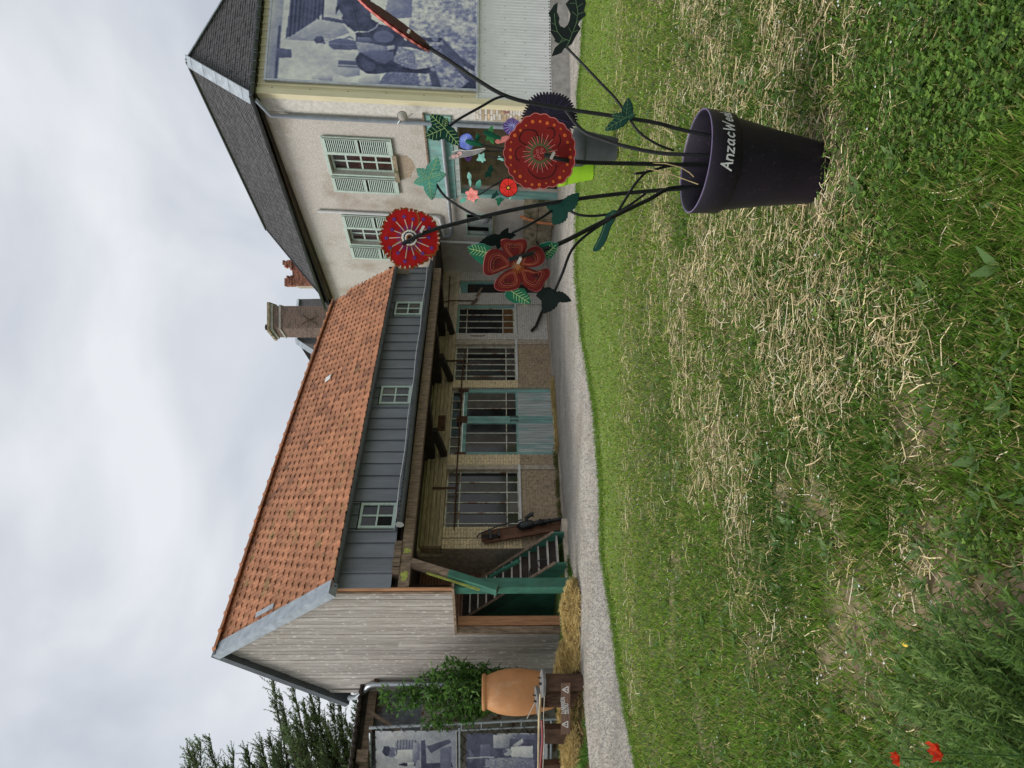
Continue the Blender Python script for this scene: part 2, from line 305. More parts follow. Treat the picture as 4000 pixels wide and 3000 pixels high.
for U in us:
    jit=2.5*math.sin(U*.021)+2*math.sin(U*.093+1)+random.uniform(-2,2)
    a=G((float(np.interp(U,nearU,nearV))+jit,3000-U)); b=G((float(np.interp(U,farU,farV)),3000-U))
    for k in range(nn):
        q=a.lerp(b,k/(nn-1)); mbp.v.append((q.x,q.y,float(gz(q.x,q.y))+.002))
mbp.f=[(i*nn+k,(i+1)*nn+k,(i+1)*nn+k+1,i*nn+k+1) for i in range(len(us)-1) for k in range(nn-1)]
struct('path',mbp,m_gravel,True)
def on_path(x,y):
    x=np.asarray(x);y=np.asarray(y); zc=gz(x,y)
    # project to pixel to test against the path edges
    w=np.stack([x,y,zc-CAMH],-1); fz=w@np.array(FV); U=1500+FPX*(w@np.array(RV))/np.maximum(fz,.1); V=2000-FPX*(w@np.array(UV))/np.maximum(fz,.1)
    return (V<np.interp(U,nearU,nearV))&(V>np.interp(U,farU,farV)-3)&(fz>.5), U, V
# ================================================================ timber barn with orange roof
barn=thing('tiled_barn','long barn with orange tiled roof, boarded gable and grey sheet upper front','barn',(cA.x,cA.y,0))
unit=MB(); unit.hexa([Vector(q) for q in ((0,0,0),(1,0,0),(1,1,0),(0,1,0),(0.04,.06,1),(.96,.06,1),(.96,.94,1),(.04,.94,1))])
BR={}
def brick_mesh(mat):
    if mat.name not in BR: BR[mat.name]=mesh_of('brick',unit,mat)
    return BR[mat.name]
BRICKS=[]
def bricks(pl,t0,t1,z0,z1,d,mat,parent,ch=.073,bl=.225,thick=.012):
    k=0; z=z0
    while z<z1-.02:
        h=min(ch,z1-z); t=t0-(bl/2 if k%2 else 0)
        while t<t1-.01:
            a=max(t,t0); b=min(t+bl,t1)
            if b-a>.03: BRICKS.append((pl,a+.006,b-.006,z+.006,z+h-.006,d,thick*random.uniform(.5,1.3),mat,parent))
            t+=bl
        z+=ch; k+=1
def flush_bricks(limit):
    BRICKS.sort(key=lambda q:(q[0].P(q[1],q[3],q[5])-CAM).length)
    rest={}
    for i,(pl,a,b,z0,z1,d,th,mat,par) in enumerate(BRICKS):
        if i<limit:
            inst('brick',brick_mesh(mat),M4of(pl.u*(b-a),pl.v*(z1-z0),pl.n*th,pl.P(a,z0,d)),par)
        else:
            rest.setdefault((mat.name,par.name),(MB(),mat,par))[0].box(pl,a,b,z0,z1,d,d+th)
    for (mb,mat,par) in rest.values(): part('brickwork',mb,mat,par,kind='stuff')
    BRICKS.clear()
tb=lambda y: PB.t((1954,y))
zs=PB.z(W1(1405,700)); zl=PB.z(W1(325,700)); zbt=PB.z(Z2(1195,1480)); zsill2=PB.z(W3(1405,500),0)
tL=tb(2143); tP0=tb(2060); tW1=tb(1832.7); tP1a=tb(1816.5); tD0=tb(1774.9); tD1=tb(1514.5); tP2=tb(1486); tW2=tb(1344); tP3a=tb(1327.7); tP3b=tb(1303); tW3=tb(1189); tR2a=tb(1144.7); tR2b=tb(1096); tEnd=tb(1062)
zbase=PB.z(W2(1430,1480)); zdoor=PB.z(W2(690,1000)); ztr=PB.z(W2(545,900)); zceil=zbt+.75
wall=part('front_wall',MB().box(PB,tL,tP0,-.4,zl,-.3,0),m_mortar,barn)
for q in [(tW1,tD0,-.4,zl,-.3,0),(tD1,tP2,-.4,zl,-.3,0),(tW2,tP3b,-.4,zl,-.3,0),(tW3,tR2a,-.4,zl,-.3,0),(tR2b,tEnd,-.4,zl,-.3,0),(tP0+.001,tW1-.001,-.4,zs-.02,-.3,-.04),(tP2+.001,tW2-.001,-.4,zs-.02,-.3,-.04),(tP3b+.001,tW3-.001,-.4,zs-.02,-.3,-.04)]: part('wall_pier',MB().box(PB,*q),m_mortar,barn)
_=(MB().box(PB,tW1,tD0,-.4,zl,-.3,0).box(PB,tD1,tP2,-.4,zl,-.3,0).box(PB,tW2,tP3b,-.4,zl,-.3,0).box(PB,tW3,tR2a,-.4,zl,-.3,0).box(PB,tR2b,tEnd,-.4,zl,-.3,0).box(PB,tP0,tW1,-.4,zs-.02,-.3,-.04).box(PB,tP2,tW2,-.4,zs-.02,-.3,-.04).box(PB,tP3b,tW3,-.4,zs-.02,-.3,-.04))
bricks(PB,tL,tL+(tP0-tL)*.46,zbase,zl,0,m_cream,wall); bricks(PB,tL+(tP0-tL)*.48,tP0,zbase,zl,.02,m_cream,wall)
bricks(PB,tL,tP0,0,zbase,0,m_brownb,wall)
bricks(PB,tP1a,tD0,zbase,zl,0.0,m_cream,wall); bricks(PB,tP1a,tD0,0,zbase,0,m_brownb,wall); bricks(PB,tW1,tP1a,zs,zl,-.06,m_brownb,wall)
bricks(PB,tD1,tP2,zbase,zl,0,m_cream,wall); bricks(PB,tD1,tP2,0,zbase,0,m_brownb,wall)
bricks(PB,tP0,tP1a,0,zs-.03,-.04,m_brownb,wall); bricks(PB,tP2,tP3a,0,zs-.03,-.04,m_brownb,wall)
bricks(PB,tP3a,tP3b,0,zl,.01,m_whiteb,wall); bricks(PB,tP3b,tW3,0,zs-.03,-.04,m_whiteb,wall); bricks(PB,tW3,tR2a,0,zl,0,m_whiteb,wall); bricks(PB,tR2b,tEnd,0,zl,0,m_whiteb,wall); bricks(PB,tW2,tP3a,zs,zl,-.05,m_brownb,wall)
# sills, lintel boards, plaster above
for a,b in ((tP0,tP1a),(tP2,tP3a),(tP3b,tW3)): part('sill',MB().box(PB,a,b,zs-.03,zs+.03,-.3,.03),m_white,barn)
lin=part('lintel',MB().box(PB,tL+.05,tP3b+.02,zl+.003,zbt,-.25,-.02),m_woodh,barn)
nb=5
for i in range(nb):
    za=zl+.006+(zbt-zl)*i/nb; zc=zl+(zbt-zl)*(i+1)/nb-.008
    ta=tL+.06
    while ta<tP3b:
        tbb=min(ta+random.uniform(2.2,3.6),tP3b); part('plank',MB().box(PB,ta+.004,tbb-.004,za,zc,-.02,.02+random.uniform(-.004,.006)),m_woodh,lin); ta=tbb
part('upper_wall',MB().box(PB,tL,tEnd+.4,zbt+.003,zceil,-.3,-.06).box(PB,tP3b+.03,tEnd,zl+.003,zbt,-.3,-.03),m_plaster,barn)
part('lintel_ledge',MB().box(PB,tP3b+.05,tR2b+.3,zl+.004,zl+.12,-.02,.04),m_plaster,barn)
mbp=MB(); mbp.tube([PB.P(tW3+.05,zbt+.1,.03),PB.P(tW3+.15,zl+.2,.04),PB.P(tW3+.12,zl-.5,.05)],.02,6).tube([PB.P(tP3b+.1,zl+.28,.03),PB.P(tR2b+.2,zl+.34,.03)],.018,6)
part('rusty_pipe',mbp,m_rust,barn,True)
part('beam_stub',MB().bar(PB.P(tW3+.25,zl-.62,.05),PB.P(tW3-.15,zl-.46,.12),.05,.08).bar(PB.P(tR2a-.3,zl-.6,.1),PB.P(tR2a+.1,zl-.78,.14),.05,.06),m_wood,barn)
part('drain_hose',MB().tube([PB.P(tR2a+.4,.25,.1),PB.P(tW3+.3,.03,.12),PB.P(tW3-.2,.05,.12),PB.P(tP3b+.25,.38,.08),PB.P(tP3b+.1,.52,.03)],.045,8),m_iron,barn,True)
part('chain_hook',MB().tube([PB.P(tP3a+.15,zl-.45,.035),PB.P(tP3a+.15,zl-.85,.035),PB.P(tP3a+.19,zl-.9,.035)],.012,5),m_rust,barn)
def window(pl,ts,zz,d,gm,parent,fr=m_muntin,name='window',fw=.045,skip=(),mw=.028):
    """ts, zz: muntin lines; each pane its own object"""
    w=part(name,MB().box(pl,ts[0]-fw,ts[0],zz[0]-fw,zz[-1]+fw,d-.05,d+.03).box(pl,ts[-1],ts[-1]+fw,zz[0]-fw,zz[-1]+fw,d-.05,d+.03).box(pl,ts[0]+.001,ts[-1]-.001,zz[0]-fw,zz[0],d-.05,d+.028).box(pl,ts[0]+.001,ts[-1]-.001,zz[-1],zz[-1]+fw,d-.05,d+.028),fr,parent)
    for t in ts[1:-1]: part('muntin',MB().box(pl,t-mw/2,t+mw/2,zz[0],zz[-1],d-.02,d+.02),fr,w)
    for z in zz[1:-1]: part('muntin',MB().box(pl,ts[0],ts[-1],z-mw/2,z+mw/2,d-.018,d+.017),fr,w)
    for i in range(len(ts)-1):
        for j in range(len(zz)-1):
            g=gm if not callable(gm) else gm(i,j)
            tl=random.uniform(-.004,.004)
            P=pl.P; a,b,c,e=ts[i]+.002,ts[i+1]-.002,zz[j]+.002,zz[j+1]-.002
            mb=MB(); mb.hexa([P(a,c,d-.012),P(b,c,d-.012),P(b,e,d-.012),P(a,e,d-.012),P(a,c,d-.004+tl),P(b,c,d-.004),P(b,e,d-.004-tl),P(a,e,d-.004)])
            part('pane',mb,g,w)
    return w
ys=[1140,1045,890,740,595,450,312]; t1=[tb(1750+y*.27125) for y in ys]; z1=[zs+.05,PB.z(W1(1220,700)),PB.z(W1(530,700)),zl-.05]
window(PB,t1,z1,-.14,lambda i,j:random.choice([m_glass,m_glass,m_glassd]),barn)
t2=list(np.linspace(tP2+.06,tW2-.04,7)); z2=[zs+.05,PB.z(W2(1250,200)),PB.z(W2(740,200)),zl-.05]
window(PB,t2,z2,-.14,lambda i,j:m_black if (i,j)==(4,1) else random.choice([m_glass,m_glassd,m_glassd]),barn)
t3=[tb(1100+y*.29385) for y in (670,580,495,410,330)]; z3=[zs+.08,PB.z(W3(1240,500)),PB.z(W3(760,500)),zl-.06]
m_brownpane=M('brown_board_behind_glass',(.13,.065,.022),.3,.3,9)
window(PB,t3,z3,-.12,lambda i,j:m_brownpane if j==0 else m_glass,barn)
part('window_frame',MB().box(PB,tP3b+.005,tP3b+.07,zs+.03,zl,-.2,-.05).box(PB,tW3-.09,tW3-.005,zs+.03,zl,-.2,-.05).box(PB,tP3b+.075,tW3-.095,zl-.055,zl-.002,-.2,-.06),m_teal,barn)
# far door under the porch
d2=part('dark_door',MB().box(PB,tR2a+.004,tR2b-.004,0,zl-.02,-.2,-.12),m_dark,barn)
part('door_frame',MB().box(PB,tR2a+.004,tR2a+.07,0,zl-.03,-.11,-.04).box(PB,tR2b-.07,tR2b-.004,0,zl-.03,-.11,-.04).box(PB,tR2a+.072,tR2b-.072,zl-.28,zl-.03,-.115,-.05),m_teal,d2)
part('pane',MB().box(PB,tR2a+.1,tR2b-.1,1.1,zl-.55,-.118,-.1),m_glass,d2)
# big teal doors with transom
tm=tb(1633.5)
window(PB,list(np.linspace(tD0+.05,tD1-.05,8)),[zdoor+.06,ztr],-.16,m_glass,barn,name='transom_window')
for k,(a,b) in enumerate(((tD0,tm-.006),(tm+.006,tD1))):
    zg0=PB.z(W2(1380,900)); zg1=PB.z(W2(740,900)); zmu=PB.z(W2(1255,900)); st=.13
    d0,d1=-.13,-.06
    dr=part('door_leaf',MB().box(PB,a,a+st,.03,zdoor,d0,d1).box(PB,b-st,b,.03,zdoor,d0,d1).box(PB,a+st+.001,b-st-.001,zg1,zdoor,d0,d1-.003).box(PB,a+st+.001,b-st-.001,zg0-.05,zg0-.001,d0,d1-.003),m_teal,barn,label='worn teal door leaf with boarded foot')
    tt=np.linspace(a+st,b-st,4)
    for i in range(3):
        for (c,e) in ((zg0,zmu-.012),(zmu+.012,zg1)):
            part('pane',MB().box(PB,tt[i]+.01,tt[i+1]-.01,c,e,-.1,-.088+random.uniform(-.003,.003)),m_glass if k==0 else random.choice([m_glassd,m_glass]),dr)
    for i in (1,2): part('muntin',MB().box(PB,tt[i]-.012,tt[i]+.012,zg0,zg1,-.11,-.075),m_white if k==0 else m_muntin,dr)
    part('muntin',MB().box(PB,a+st,b-st,zmu-.013,zmu+.013,-.112,-.073),m_muntin,dr)
    n=15; bs=np.linspace(a+st,b-st,n+1)
    for i in range(n): part('board',MB().box(PB,bs[i]+.003,bs[i+1]-.003,.03,zg0-.052,-.11,-.068+random.uniform(-.004,.004)),m_tealg,dr)
    hx=b-.07 if k==0 else a+.07; zh=PB.z(W2(1355,930))
    part('handle',MB().tube([PB.P(hx,zh-.11,-.055),PB.P(hx,zh-.10,.0),PB.P(hx,zh+.10,.0),PB.P(hx,zh+.11,-.055)],.014,6),m_iron,dr,True)
    for hb in (a+.06,b-.06): part('hanger_strap',MB().box(PB,hb-.055,hb+.055,zdoor-.12,zdoor+.18,-.058,-.04),m_rust,dr)
part('door_rail',MB().tube([PB.P(tP0-.1,zdoor+.08,.02),PB.P(tP1a,zdoor+.09,.03),PB.P(tP2,zdoor+.09,.03),PB.P(tW2-.3,zdoor+.05,.02)],.019,6),m_rust,barn)
for tq in (tb(1910),tb(1413)):
    part('rail_hanger',MB().box(PB,tq-.03,tq+.03,zdoor+.05,zl+.32,.03,.05),m_rust,barn)
pl1=PB.tz(W2(345,1115)); pl2=PB.tz(W2(485,915))
part('iron_plate',MB().box(PB,pl1[0],pl2[0],min(pl1[1],pl2[1])+.03,max(pl1[1],pl2[1])-.03,.022,.034),m_rust,barn)
# porch: ceiling, cantilever beams, braces
zb0=PA.z(Z3(1113,300)); zb1=PA.z(Z3(1062,300)); tA0=PA.t(Z3(900,428)); tAe=PA.t(Z2(1130,75)); zc0=PA.z(Z3(1015,425)); ze=PA.z(Z3(738,420),.1)
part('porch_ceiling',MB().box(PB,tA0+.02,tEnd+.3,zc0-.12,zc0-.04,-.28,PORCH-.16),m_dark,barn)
part('porch_floor',MB().box(PB,tA0-.2,tEnd,-.4,.012,-2.6,.5),m_floor,barn)
fb=part('front_beam',MB().box(PA,tA0+.03,tAe,zb0,zb1,-.2,0),m_wood,barn)
for (ya,yb_) in ((395,340),(262,232)):
    ta_,tb3=PA.t(Z3(1090,ya)),PA.t(Z3(1090,yb_)); rq=random.Random(ya); f=[]
    for k in range(22):
        an=k*2*math.pi/22; rr_=rq.uniform(.55,1.0); f.append(((ta_+tb3)/2+(tb3-ta_)/2*rr_*math.cos(an)*1.1,(zb0+zb1)/2+(zb1-zb0)*.42*rr_*math.sin(an)))
    part('lichen_patch',MB().prism([PA.P(a,b,.003) for a,b in f],[PA.P(a,b,.0005) for a,b in f]),m_lime,fb)
for foot in (W3(575,695),W2(545,455),W2(460,1425)):
    t,z=PB.tz(foot); zb=zc0-.12
    part('cantilever_beam',MB().box(PB,t-.14,t+.14,zb-.26,zb,-.04,PORCH-.22),m_dark,barn)
    part('brace',MB().bar(PB.P(t,z+.02,.04),PB.P(t,zb-.28,.98),.16,.17,uB),m_dark,barn)
for a,b in ((205,285),(288,325),(330,362)):
    ta=PA.t(Z3(1040,b)); t2_=PA.t(Z3(1040,a)); part('joist_end',MB().box(PA,ta,t2_,zb1+.004,zc0+.02,-.5,.01+random.uniform(0,.05)),m_wood,barn)
# upper cladding sheets, windows
def corr_sheet(pl,t0,t1,z0,z1,d,pitch,amp,thick=.002,per=6,round_=True):
    mb=MB(); n=max(2,int((t1-t0)/pitch*per)); rows=[]
    for i in range(n+1):
        t=t0+(t1-t0)*i/n; ph=(t/pitch)%1
        dd=amp*math.sin(2*math.pi*ph) if round_ else amp*(1 if ph<.18 else (max(0,1-(ph-.18)/.07) if ph<.25 else (0 if ph<.93 else (ph-.93)/.07)))
        mb.v.append(tuple(pl.P(t,z0,d+dd))); mb.v.append(tuple(pl.P(t,z1,d+dd)))
    mb.f=[(2*i,2*i+2,2*i+3,2*i+1) for i in range(n)]; return mb
W=[]
for (a,b) in ((Z3(1040,140),Z3(865,25)),(Z2(1120,915),Z2(930,810)),(Z2(1185,366),Z2(1025,290))):
    q0=PA.tz(a,.02); q1=PA.tz(b,.02); W.append((q0[0],q1[0]))
zw0,zw1=PA.tz(Z3(1035,80),.02)[1],PA.tz(Z3(870,80),.02)[1]
def sheet(ta,tb2,z0,z1):
    mb=MB(); mb.box(PA,ta+.002,tb2-.03,z0,z1,.0,.012).box(PA,tb2-.03,tb2-.002,z0,z1,0,.042)
    part('metal_sheet',mb,m_clad,barn)
tt=tA0; zt=ze+.05
while tt<tAe:
    t2_=min(tt+.345,tAe); cuts=[w for w in W if w[0]-.05<t2_ and w[1]+.05>tt]
    if cuts:
        w=cuts[0]
        if tt<w[0]-.08: sheet(tt,w[0]-.05,zc0,zt)
        a=max(tt,w[0]-.05); b=min(t2_,w[1]+.05)
        sheet(a,b,zw1+.05,zt); sheet(a,b,zc0,zw0-.05)
        if t2_>w[1]+.08: sheet(w[1]+.05,t2_,zc0,zt)
    else: sheet(tt,t2_,zc0,zt)
    tt=t2_
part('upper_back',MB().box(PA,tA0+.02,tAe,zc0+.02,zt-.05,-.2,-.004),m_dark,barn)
for k,(a,b) in enumerate(W):
    w=window(PA,[a+.04,(a+b)/2,b-.04],[zw0+.04,(zw0+zw1)/2,zw1-.04],.03,lambda i,j,k=k:m_black if (k==0 and (i,j)==(0,0)) else (m_glass if (i+j+k)%3 else m_glassd),barn,fr=m_mint,fw=.05,mw=.035)
    part('window_sill',MB().box(PA,a-.05,b+.05,zw0-.045,zw0-.015,.0,.09),m_mint,w)
# small corrugated pent strip over the hanging gutter
tg0=PA.t(Z3(1065,158)); n=int((tAe-tg0)/.03); mb=MB()
for i in range(n+1):
    t=tg0+(tAe-tg0)*i/n; a=.012*math.sin(i*math.pi/2); mb.v.append(tuple(PA.P(t,zc0+.045+a,.01))); mb.v.append(tuple(PA.P(t,zc0-.015+a,.2)))
mb.f=[(2*i,2*i+2,2*i+3,2*i+1) for i in range(n)]
part('pent_strip',mb,m_corr,barn)
def halfround(pts,r,n=7,up=Vector((0,0,1))):
    mb=MB(); m=len(pts)
    for i,p in enumerate(pts):
        tdir=(pts[min(i+1,m-1)]-pts[max(i-1,0)]).normalized(); s=tdir.cross(up).normalized()
        for k in range(n): a=math.pi*k/(n-1); mb.v.append(tuple(p+s*math.cos(a)*r-up*math.sin(a)*r))
        for k in range(n): a=math.pi*k/(n-1); mb.v.append(tuple(p+s*math.cos(a)*(r-.006)-up*math.sin(a)*(r-.006)))
    w=2*n
    for i in range(m-1):
        for k in range(n-1):
            mb.f.append((i*w+k,(i+1)*w+k,(i+1)*w+k+1,i*w+k+1)); mb.f.append((i*w+n+k,i*w+n+k+1,(i+1)*w+n+k+1,(i+1)*w+n+k))
        mb.f.append((i*w,i*w+n,(i+1)*w+n,(i+1)*w)); mb.f.append((i*w+n-1,(i+1)*w+n-1,(i+1)*w+2*n-1,i*w+2*n-1))
    mb.f.append(tuple(range(n))); mb.f.append(tuple((m-1)*w+k for k in range(n))); return mb
def gsag(t): return -.05-.03*math.sin((t-tg0)*1.1)*.3
gut=part('porch_gutter',halfround([PA.P(t,zc0+gsag(t),.26) for t in np.linspace(tg0,tAe-.05,30)],.085),m_zincd,barn,True)
part('gutter_end',MB().lathe([(.0,-.004),(.085,-.004),(.085,.004),(.0,.004)],PA.P(tg0-.004,zc0+gsag(tg0)-.02,.26),uB,14),m_white,gut)
part('cable',MB().tube([PA.P(t,zc0+.035+.012*math.sin(t*3),.215) for t in np.linspace(tg0+.2,tAe-.1,40)],.012,5),m_white,gut)
# green corner post, diagonal brace
gpt=PA.t(W4(1300,720)); CORNER=1
b1=PA.P(*PA.tz(W4(300,415),.03),.03); b2=PA.P(*PA.tz(W4(1225,705),.03),.03); bm=b1.lerp(b2,.45)
br=part('diagonal_brace',MB().bar(b1,bm,.12,.2,PA.n).bar(bm,b2,.122,.202,PA.n),m_wood,barn)
part('green_sleeve',MB().bar(b1.lerp(b2,.44),b2,.128,.21,PA.n),m_green,br); 
dn=(b2-b1).normalized(); side=PA.n.cross(dn); side=-side if side.z<0 else side
part('lichen_edge',MB().bar(b1.lerp(b2,.2)+side*.105,b2.lerp(b1,.18)+side*.105,.05,.008,PA.n),m_lime,br)
# ---------------------------------------------------------------- roof of the barn
ridge_near=PG.hit(W6(362,575)); tRn=(ridge_near-PA.p0).dot(uB); offR=(ridge_near-PA.p0).dot(PA.n)
PR=Plane(PA.p0+PA.n*offR,uB)
rp=[PR.tz(p) for p in (W6(362,560),T6(300,1000),T6(650,20),Z2(200,1560),Z2(455,800),Z2(600,400),Z2(632,318))]
rt=[q[0] for q in rp]; rz=[q[1] for q in rp]
ofs=.3; eg=[PA.tz(p,ofs) for p in (T6(1650,640),T6(1715,250),Z2(735,1480),Z2(830,1020),Z2(905,660),Z2(965,380),Z2(1003,70))]
et=[q[0] for q in eg]; ez=[q[1] for q in eg]
fr=np.polyfit(rt,rz,2); fe=np.polyfit(et,ez,1)
tE0=et[0]-.02; tR0=rt[0]
def roofp(a,w,lift=0):
    """a: metres along from the gable end, w: 0 eave .. 1 ridge"""
    te=tE0+a; tr=tR0+a
    e=PA.P(te,float(np.polyval(fe,te)),ofs); r=PR.P(tr,float(np.polyval(fr,tr)),0)
    return e.lerp(r,w)
Ln=14.2; ROWS=16; CW=.218
def aend(w): return (et[-1]-tE0)*(1-w)+(PR.t(Z1(850,1625))-tR0)*w
rn=(roofp(5,0)-roofp(4,0)).cross(roofp(4,1)-roofp(4,0)).normalized(); rn=rn if rn.z>0 else -rn
roof=part('roof',MB().add([roofp(0,0)-rn*.05,roofp(aend(0),0)-rn*.05,roofp(aend(1),1)-rn*.05,roofp(0,1)-rn*.05],[(0,1,2,3)]),m_dark,barn)
def behind_house(p): # true when the point is inside the white house
    return (p-PH.p0).dot(PH.n)<0.0
# one pantile: flat pan with a rolled rib at one side, thick front lip
tm_=MB(); prof=[(0,.0),(.10,.006),(.42,.004),(.62,.006),(.70,.06),(.80,.105),(.92,.085),(1.0,.02)]
for (yy,hh) in ((0,.07),(1.12,.0)):
    for x,h in prof: tm_.v.append((x,yy,h+hh))
k=len(prof); tm_.f=[(i,i+1,k+i+1,k+i) for i in range(k-1)]
for x,h in prof: tm_.v.append((x,0,h+.0-.03))
tm_.f+=[(2*k+i,2*k+i+1,i+1,i) for i in range(k-1)]
tile_me=mesh_of('roof_tile',tm_,m_tile)
tiles=[]
for r in range(ROWS):
    a=(-.5 if r%2 else 0)*CW
    while a<Ln:
        p0=roofp(a,r/ROWS); px_=roofp(a+CW,r/ROWS); py=roofp(a,(r+1)/ROWS)
        if a>=-.01 and a<aend(r/ROWS):
            tiles.append((p0,px_-p0,py-p0))
        a+=CW
tiles.sort(key=lambda q:(q[0]-CAM).length)
rest=MB()
def tmat(q):
    ex,ey=q[1],q[2]; n=ex.cross(ey).normalized(); n=n if n.z>0 else -n
    j=random.uniform(-.005,.006)
    return M4of(ex*1.0,ey+n*j,n*.18,q[0]+n*random.uniform(0,.010)+ey*random.uniform(-.03,.02)+ex*random.uniform(-.02,.02))
for i,q in enumerate(tiles):
    m4=tmat(q)
    if i<300: inst('roof_tile',tile_me,m4,roof)
    else: rest.add([m4@Vector(v) for v in tm_.v],tm_.f)
# the far tiles keep single-tile colour through a per-tile shade
me=mesh_of('roof_tile_field',rest,None); ca=me.color_attributes.new('Col','FLOAT_COLOR','POINT')
nt_=len(rest.v)//len(tm_.v); cols=np.zeros((nt_,len(tm_.v),4),dtype=np.float32)
base=np.array([.385,.168,.088]); sh=np.random.uniform(.78,1.18,(nt_,1)); dk=(np.random.rand(nt_,1)<.10)
cc=base*sh*np.where(dk,np.array([[.62,.62,.68]]),1.0); cols[:,:,:3]=cc[:,None,:]; cols[:,:,3]=1
ca.data.foreach_set('color',cols.ravel()); me.materials.append(overlay(overlay(M('terracotta_tile_field',(.4,.17,.08),.85,attr='Col',bump=.25,scale=9),(.085,.05,.04),7,.56,.72,amt=.7),(.20,.17,.07),2.6,.6,.74,amt=.55))
part('roof_tile',me,None,roof,kind='stuff')
wt=tiles[min(range(len(tiles)),key=lambda i:((tiles[i][0]-CAM).normalized()-ray(Z2(628,765)).normalized()).length)]
n=wt[1].cross(wt[2]).normalized(); n=n if n.z>0 else -n
part('glass_tile',MB().prism([wt[0]+n*.05+wt[1]*a+wt[2]*b for a,b in ((0,0),(.7,0),(.7,1),(0,1))],[wt[0]+n*.075+wt[1]*a+wt[2]*b for a,b in ((0,0),(.7,0),(.7,1),(0,1))]),m_wclad,roof)
# ridge tiles
rm=MB(); ns=8
for (xx,sc_) in ((0,1.0),(.1,1.22),(.2,1.0),(1.04,.9)):
    for k in range(ns): a=math.pi*(k/(ns-1)); rm.v.append((xx,math.cos(a)*.13*sc_,math.sin(a)*.1*sc_))
rm.f=[(j*ns+k,j*ns+k+1,(j+1)*ns+k+1,(j+1)*ns+k) for j in range(3) for k in range(ns-1)]+[tuple(range(ns))]
rme=mesh_of('ridge_tile',rm,m_tile,True); a=-.05
while a<Ln:
    p=roofp(a,1); q=roofp(a+.4,1)
    if a<aend(1)-.2: inst('ridge_tile',rme,M4of(q-p,PR.n,Vector((0,0,1)),p+Vector((0,0,.0))),roof)
    a+=.4
# rear slope and the zinc verge on both gable edges
gl=PG.tz(W6(1560,1032)); eL=PG.P(gl[0],gl[1]); hw=(eL-ridge_near)
part('rear_slope',MB().add([ridge_near-Vector((0,0,.03)),eL,eL+uB*aend(1),roofp(aend(1),1)-Vector((0,0,.03))],[(0,1,2,3)]),m_tile,barn)
def verge(a,b,w,h,mat,name):
    d=(b-a); nn_=PG.n; up=d.cross(nn_).normalized(); up=up if up.z>0 else -up
    f=[a+nn_*.14-up*h,b+nn_*.14-up*h,b+nn_*.14+up*.05,a+nn_*.14+up*.05]; k=[q-nn_*w for q in f]
    part(name,MB().prism(f,k),mat,barn)
e0=roofp(0,0)
verge(ridge_near+Vector((0,0,.04)),e0+Vector((0,0,.0)),.30,.12,m_zinc,'verge_flashing')
verge(ridge_near+Vector((0,0,.04))-(eL-ridge_near).normalized()*.05,eL,.3,.10,m_zincd,'rear_verge')
part('roof_end',MB().prism([roofp(aend(0),0),roofp(aend(1),1),roofp(aend(1),1)+(eL-ridge_near),roofp(aend(0),0)-Vector((0,0,.4))],[q-uB*.05 for q in (roofp(aend(0),0),roofp(aend(1),1),roofp(aend(1),1)+(eL-ridge_near),roofp(aend(0),0)-Vector((0,0,.4)))]),m_plaster,barn)
part('eave_gutter',halfround([PA.P(t,float(np.polyval(fe,t))-.05,ofs+.1) for t in np.linspace(tE0,et[-1],24)],.075),m_zincd,barn,True)
part('eave_fascia',MB().box(PA,tA0,tAe,ze-.02,ze+.12,.013,.05),m_dark,barn)
part('verge_patch',MB().bar(roofp(.30,.50)+rn*.045,roofp(.30,.66)+rn*.045,.11,.02,rn),m_zinc,roof)
# ---------------------------------------------------------------- boarded gable
tgl=PG.t(W6(1700,938)); tap=PG.t(W6(362,580)); zap=PG.z(W6(362,580)); tre,zre=PG.tz(W6(1425,8))
tle,zle=PG.tz(W6(1560,1032))
def gtop(t):
    return (zre+(zap-zre)*(t-tre)/(tap-tre) if t<tap else zap+(zle-zap)*(t-tap)/(tle-tap))-.06
top0,topz=PG.tz(Z3(1308,412)); op1=PG.t(Z3(1600,634)); zop=PG.z(Z3(1314,520))
gw=part('gable_wall',MB().add([PG.P(t,gtop(t)-.05,-.09) for t in (0.02,tap,tgl)]+[PG.P(tgl,-.3,-.09),PG.P(op1+.02,-.3,-.09),PG.P(op1+.02,zop+.05,-.09),PG.P(.02,zop+.05,-.09)],[tuple(range(7))]),m_dark,barn)
t=0.0; bw=.118
while t<tgl-.01:
    t2_=min(t+bw,tgl); a,b=t+.004,t2_-.004; d=random.uniform(-.006,.007)
    zb=zop if t<op1-.02 else float(0.0)-.05
    if t<.10: mat=m_orangewood
    else: mat=m_board
    segs=[(zb,None)]
    r=random.random()
    if r<.45:
        zc=random.uniform(1.5,4.2)
        if zc>zb+.5: segs=[(zb,zc-.002),(zc+.002,None)]
    for (za,zc) in segs:
        ta_=gtop(a) if zc is None else zc; tb_=gtop(b) if zc is None else zc
        if a<tap<b and zc is None:
            f=[PG.P(a,za,d),PG.P(b,za,d),PG.P(b,tb_,d),PG.P(tap,gtop(tap),d),PG.P(a,ta_,d)]
        else: f=[PG.P(a,za,d),PG.P(b,za,d),PG.P(b,tb_,d),PG.P(a,ta_,d)]
        part('board',MB().prism(f,[q-PG.n*.025 for q in f]),mat,gw)
    t=t2_
part('opening_trim',MB().box(PG,-.03,op1+.06,zop-.05,zop-.003,-.12,.035).box(PG,op1-.004,op1+.06,-.2,zop-.053,-.12,.03),m_wood,barn)
part('opening_lining',MB().box(PG,op1-.03,op1-.008,-.2,zop-.06,-.34,-.13),m_orangewood,barn)
part('corner_post',MB().box(PG,.015,.215,-.1,zop-.055,-.24,-.02),m_green,barn,label='green painted corner post')
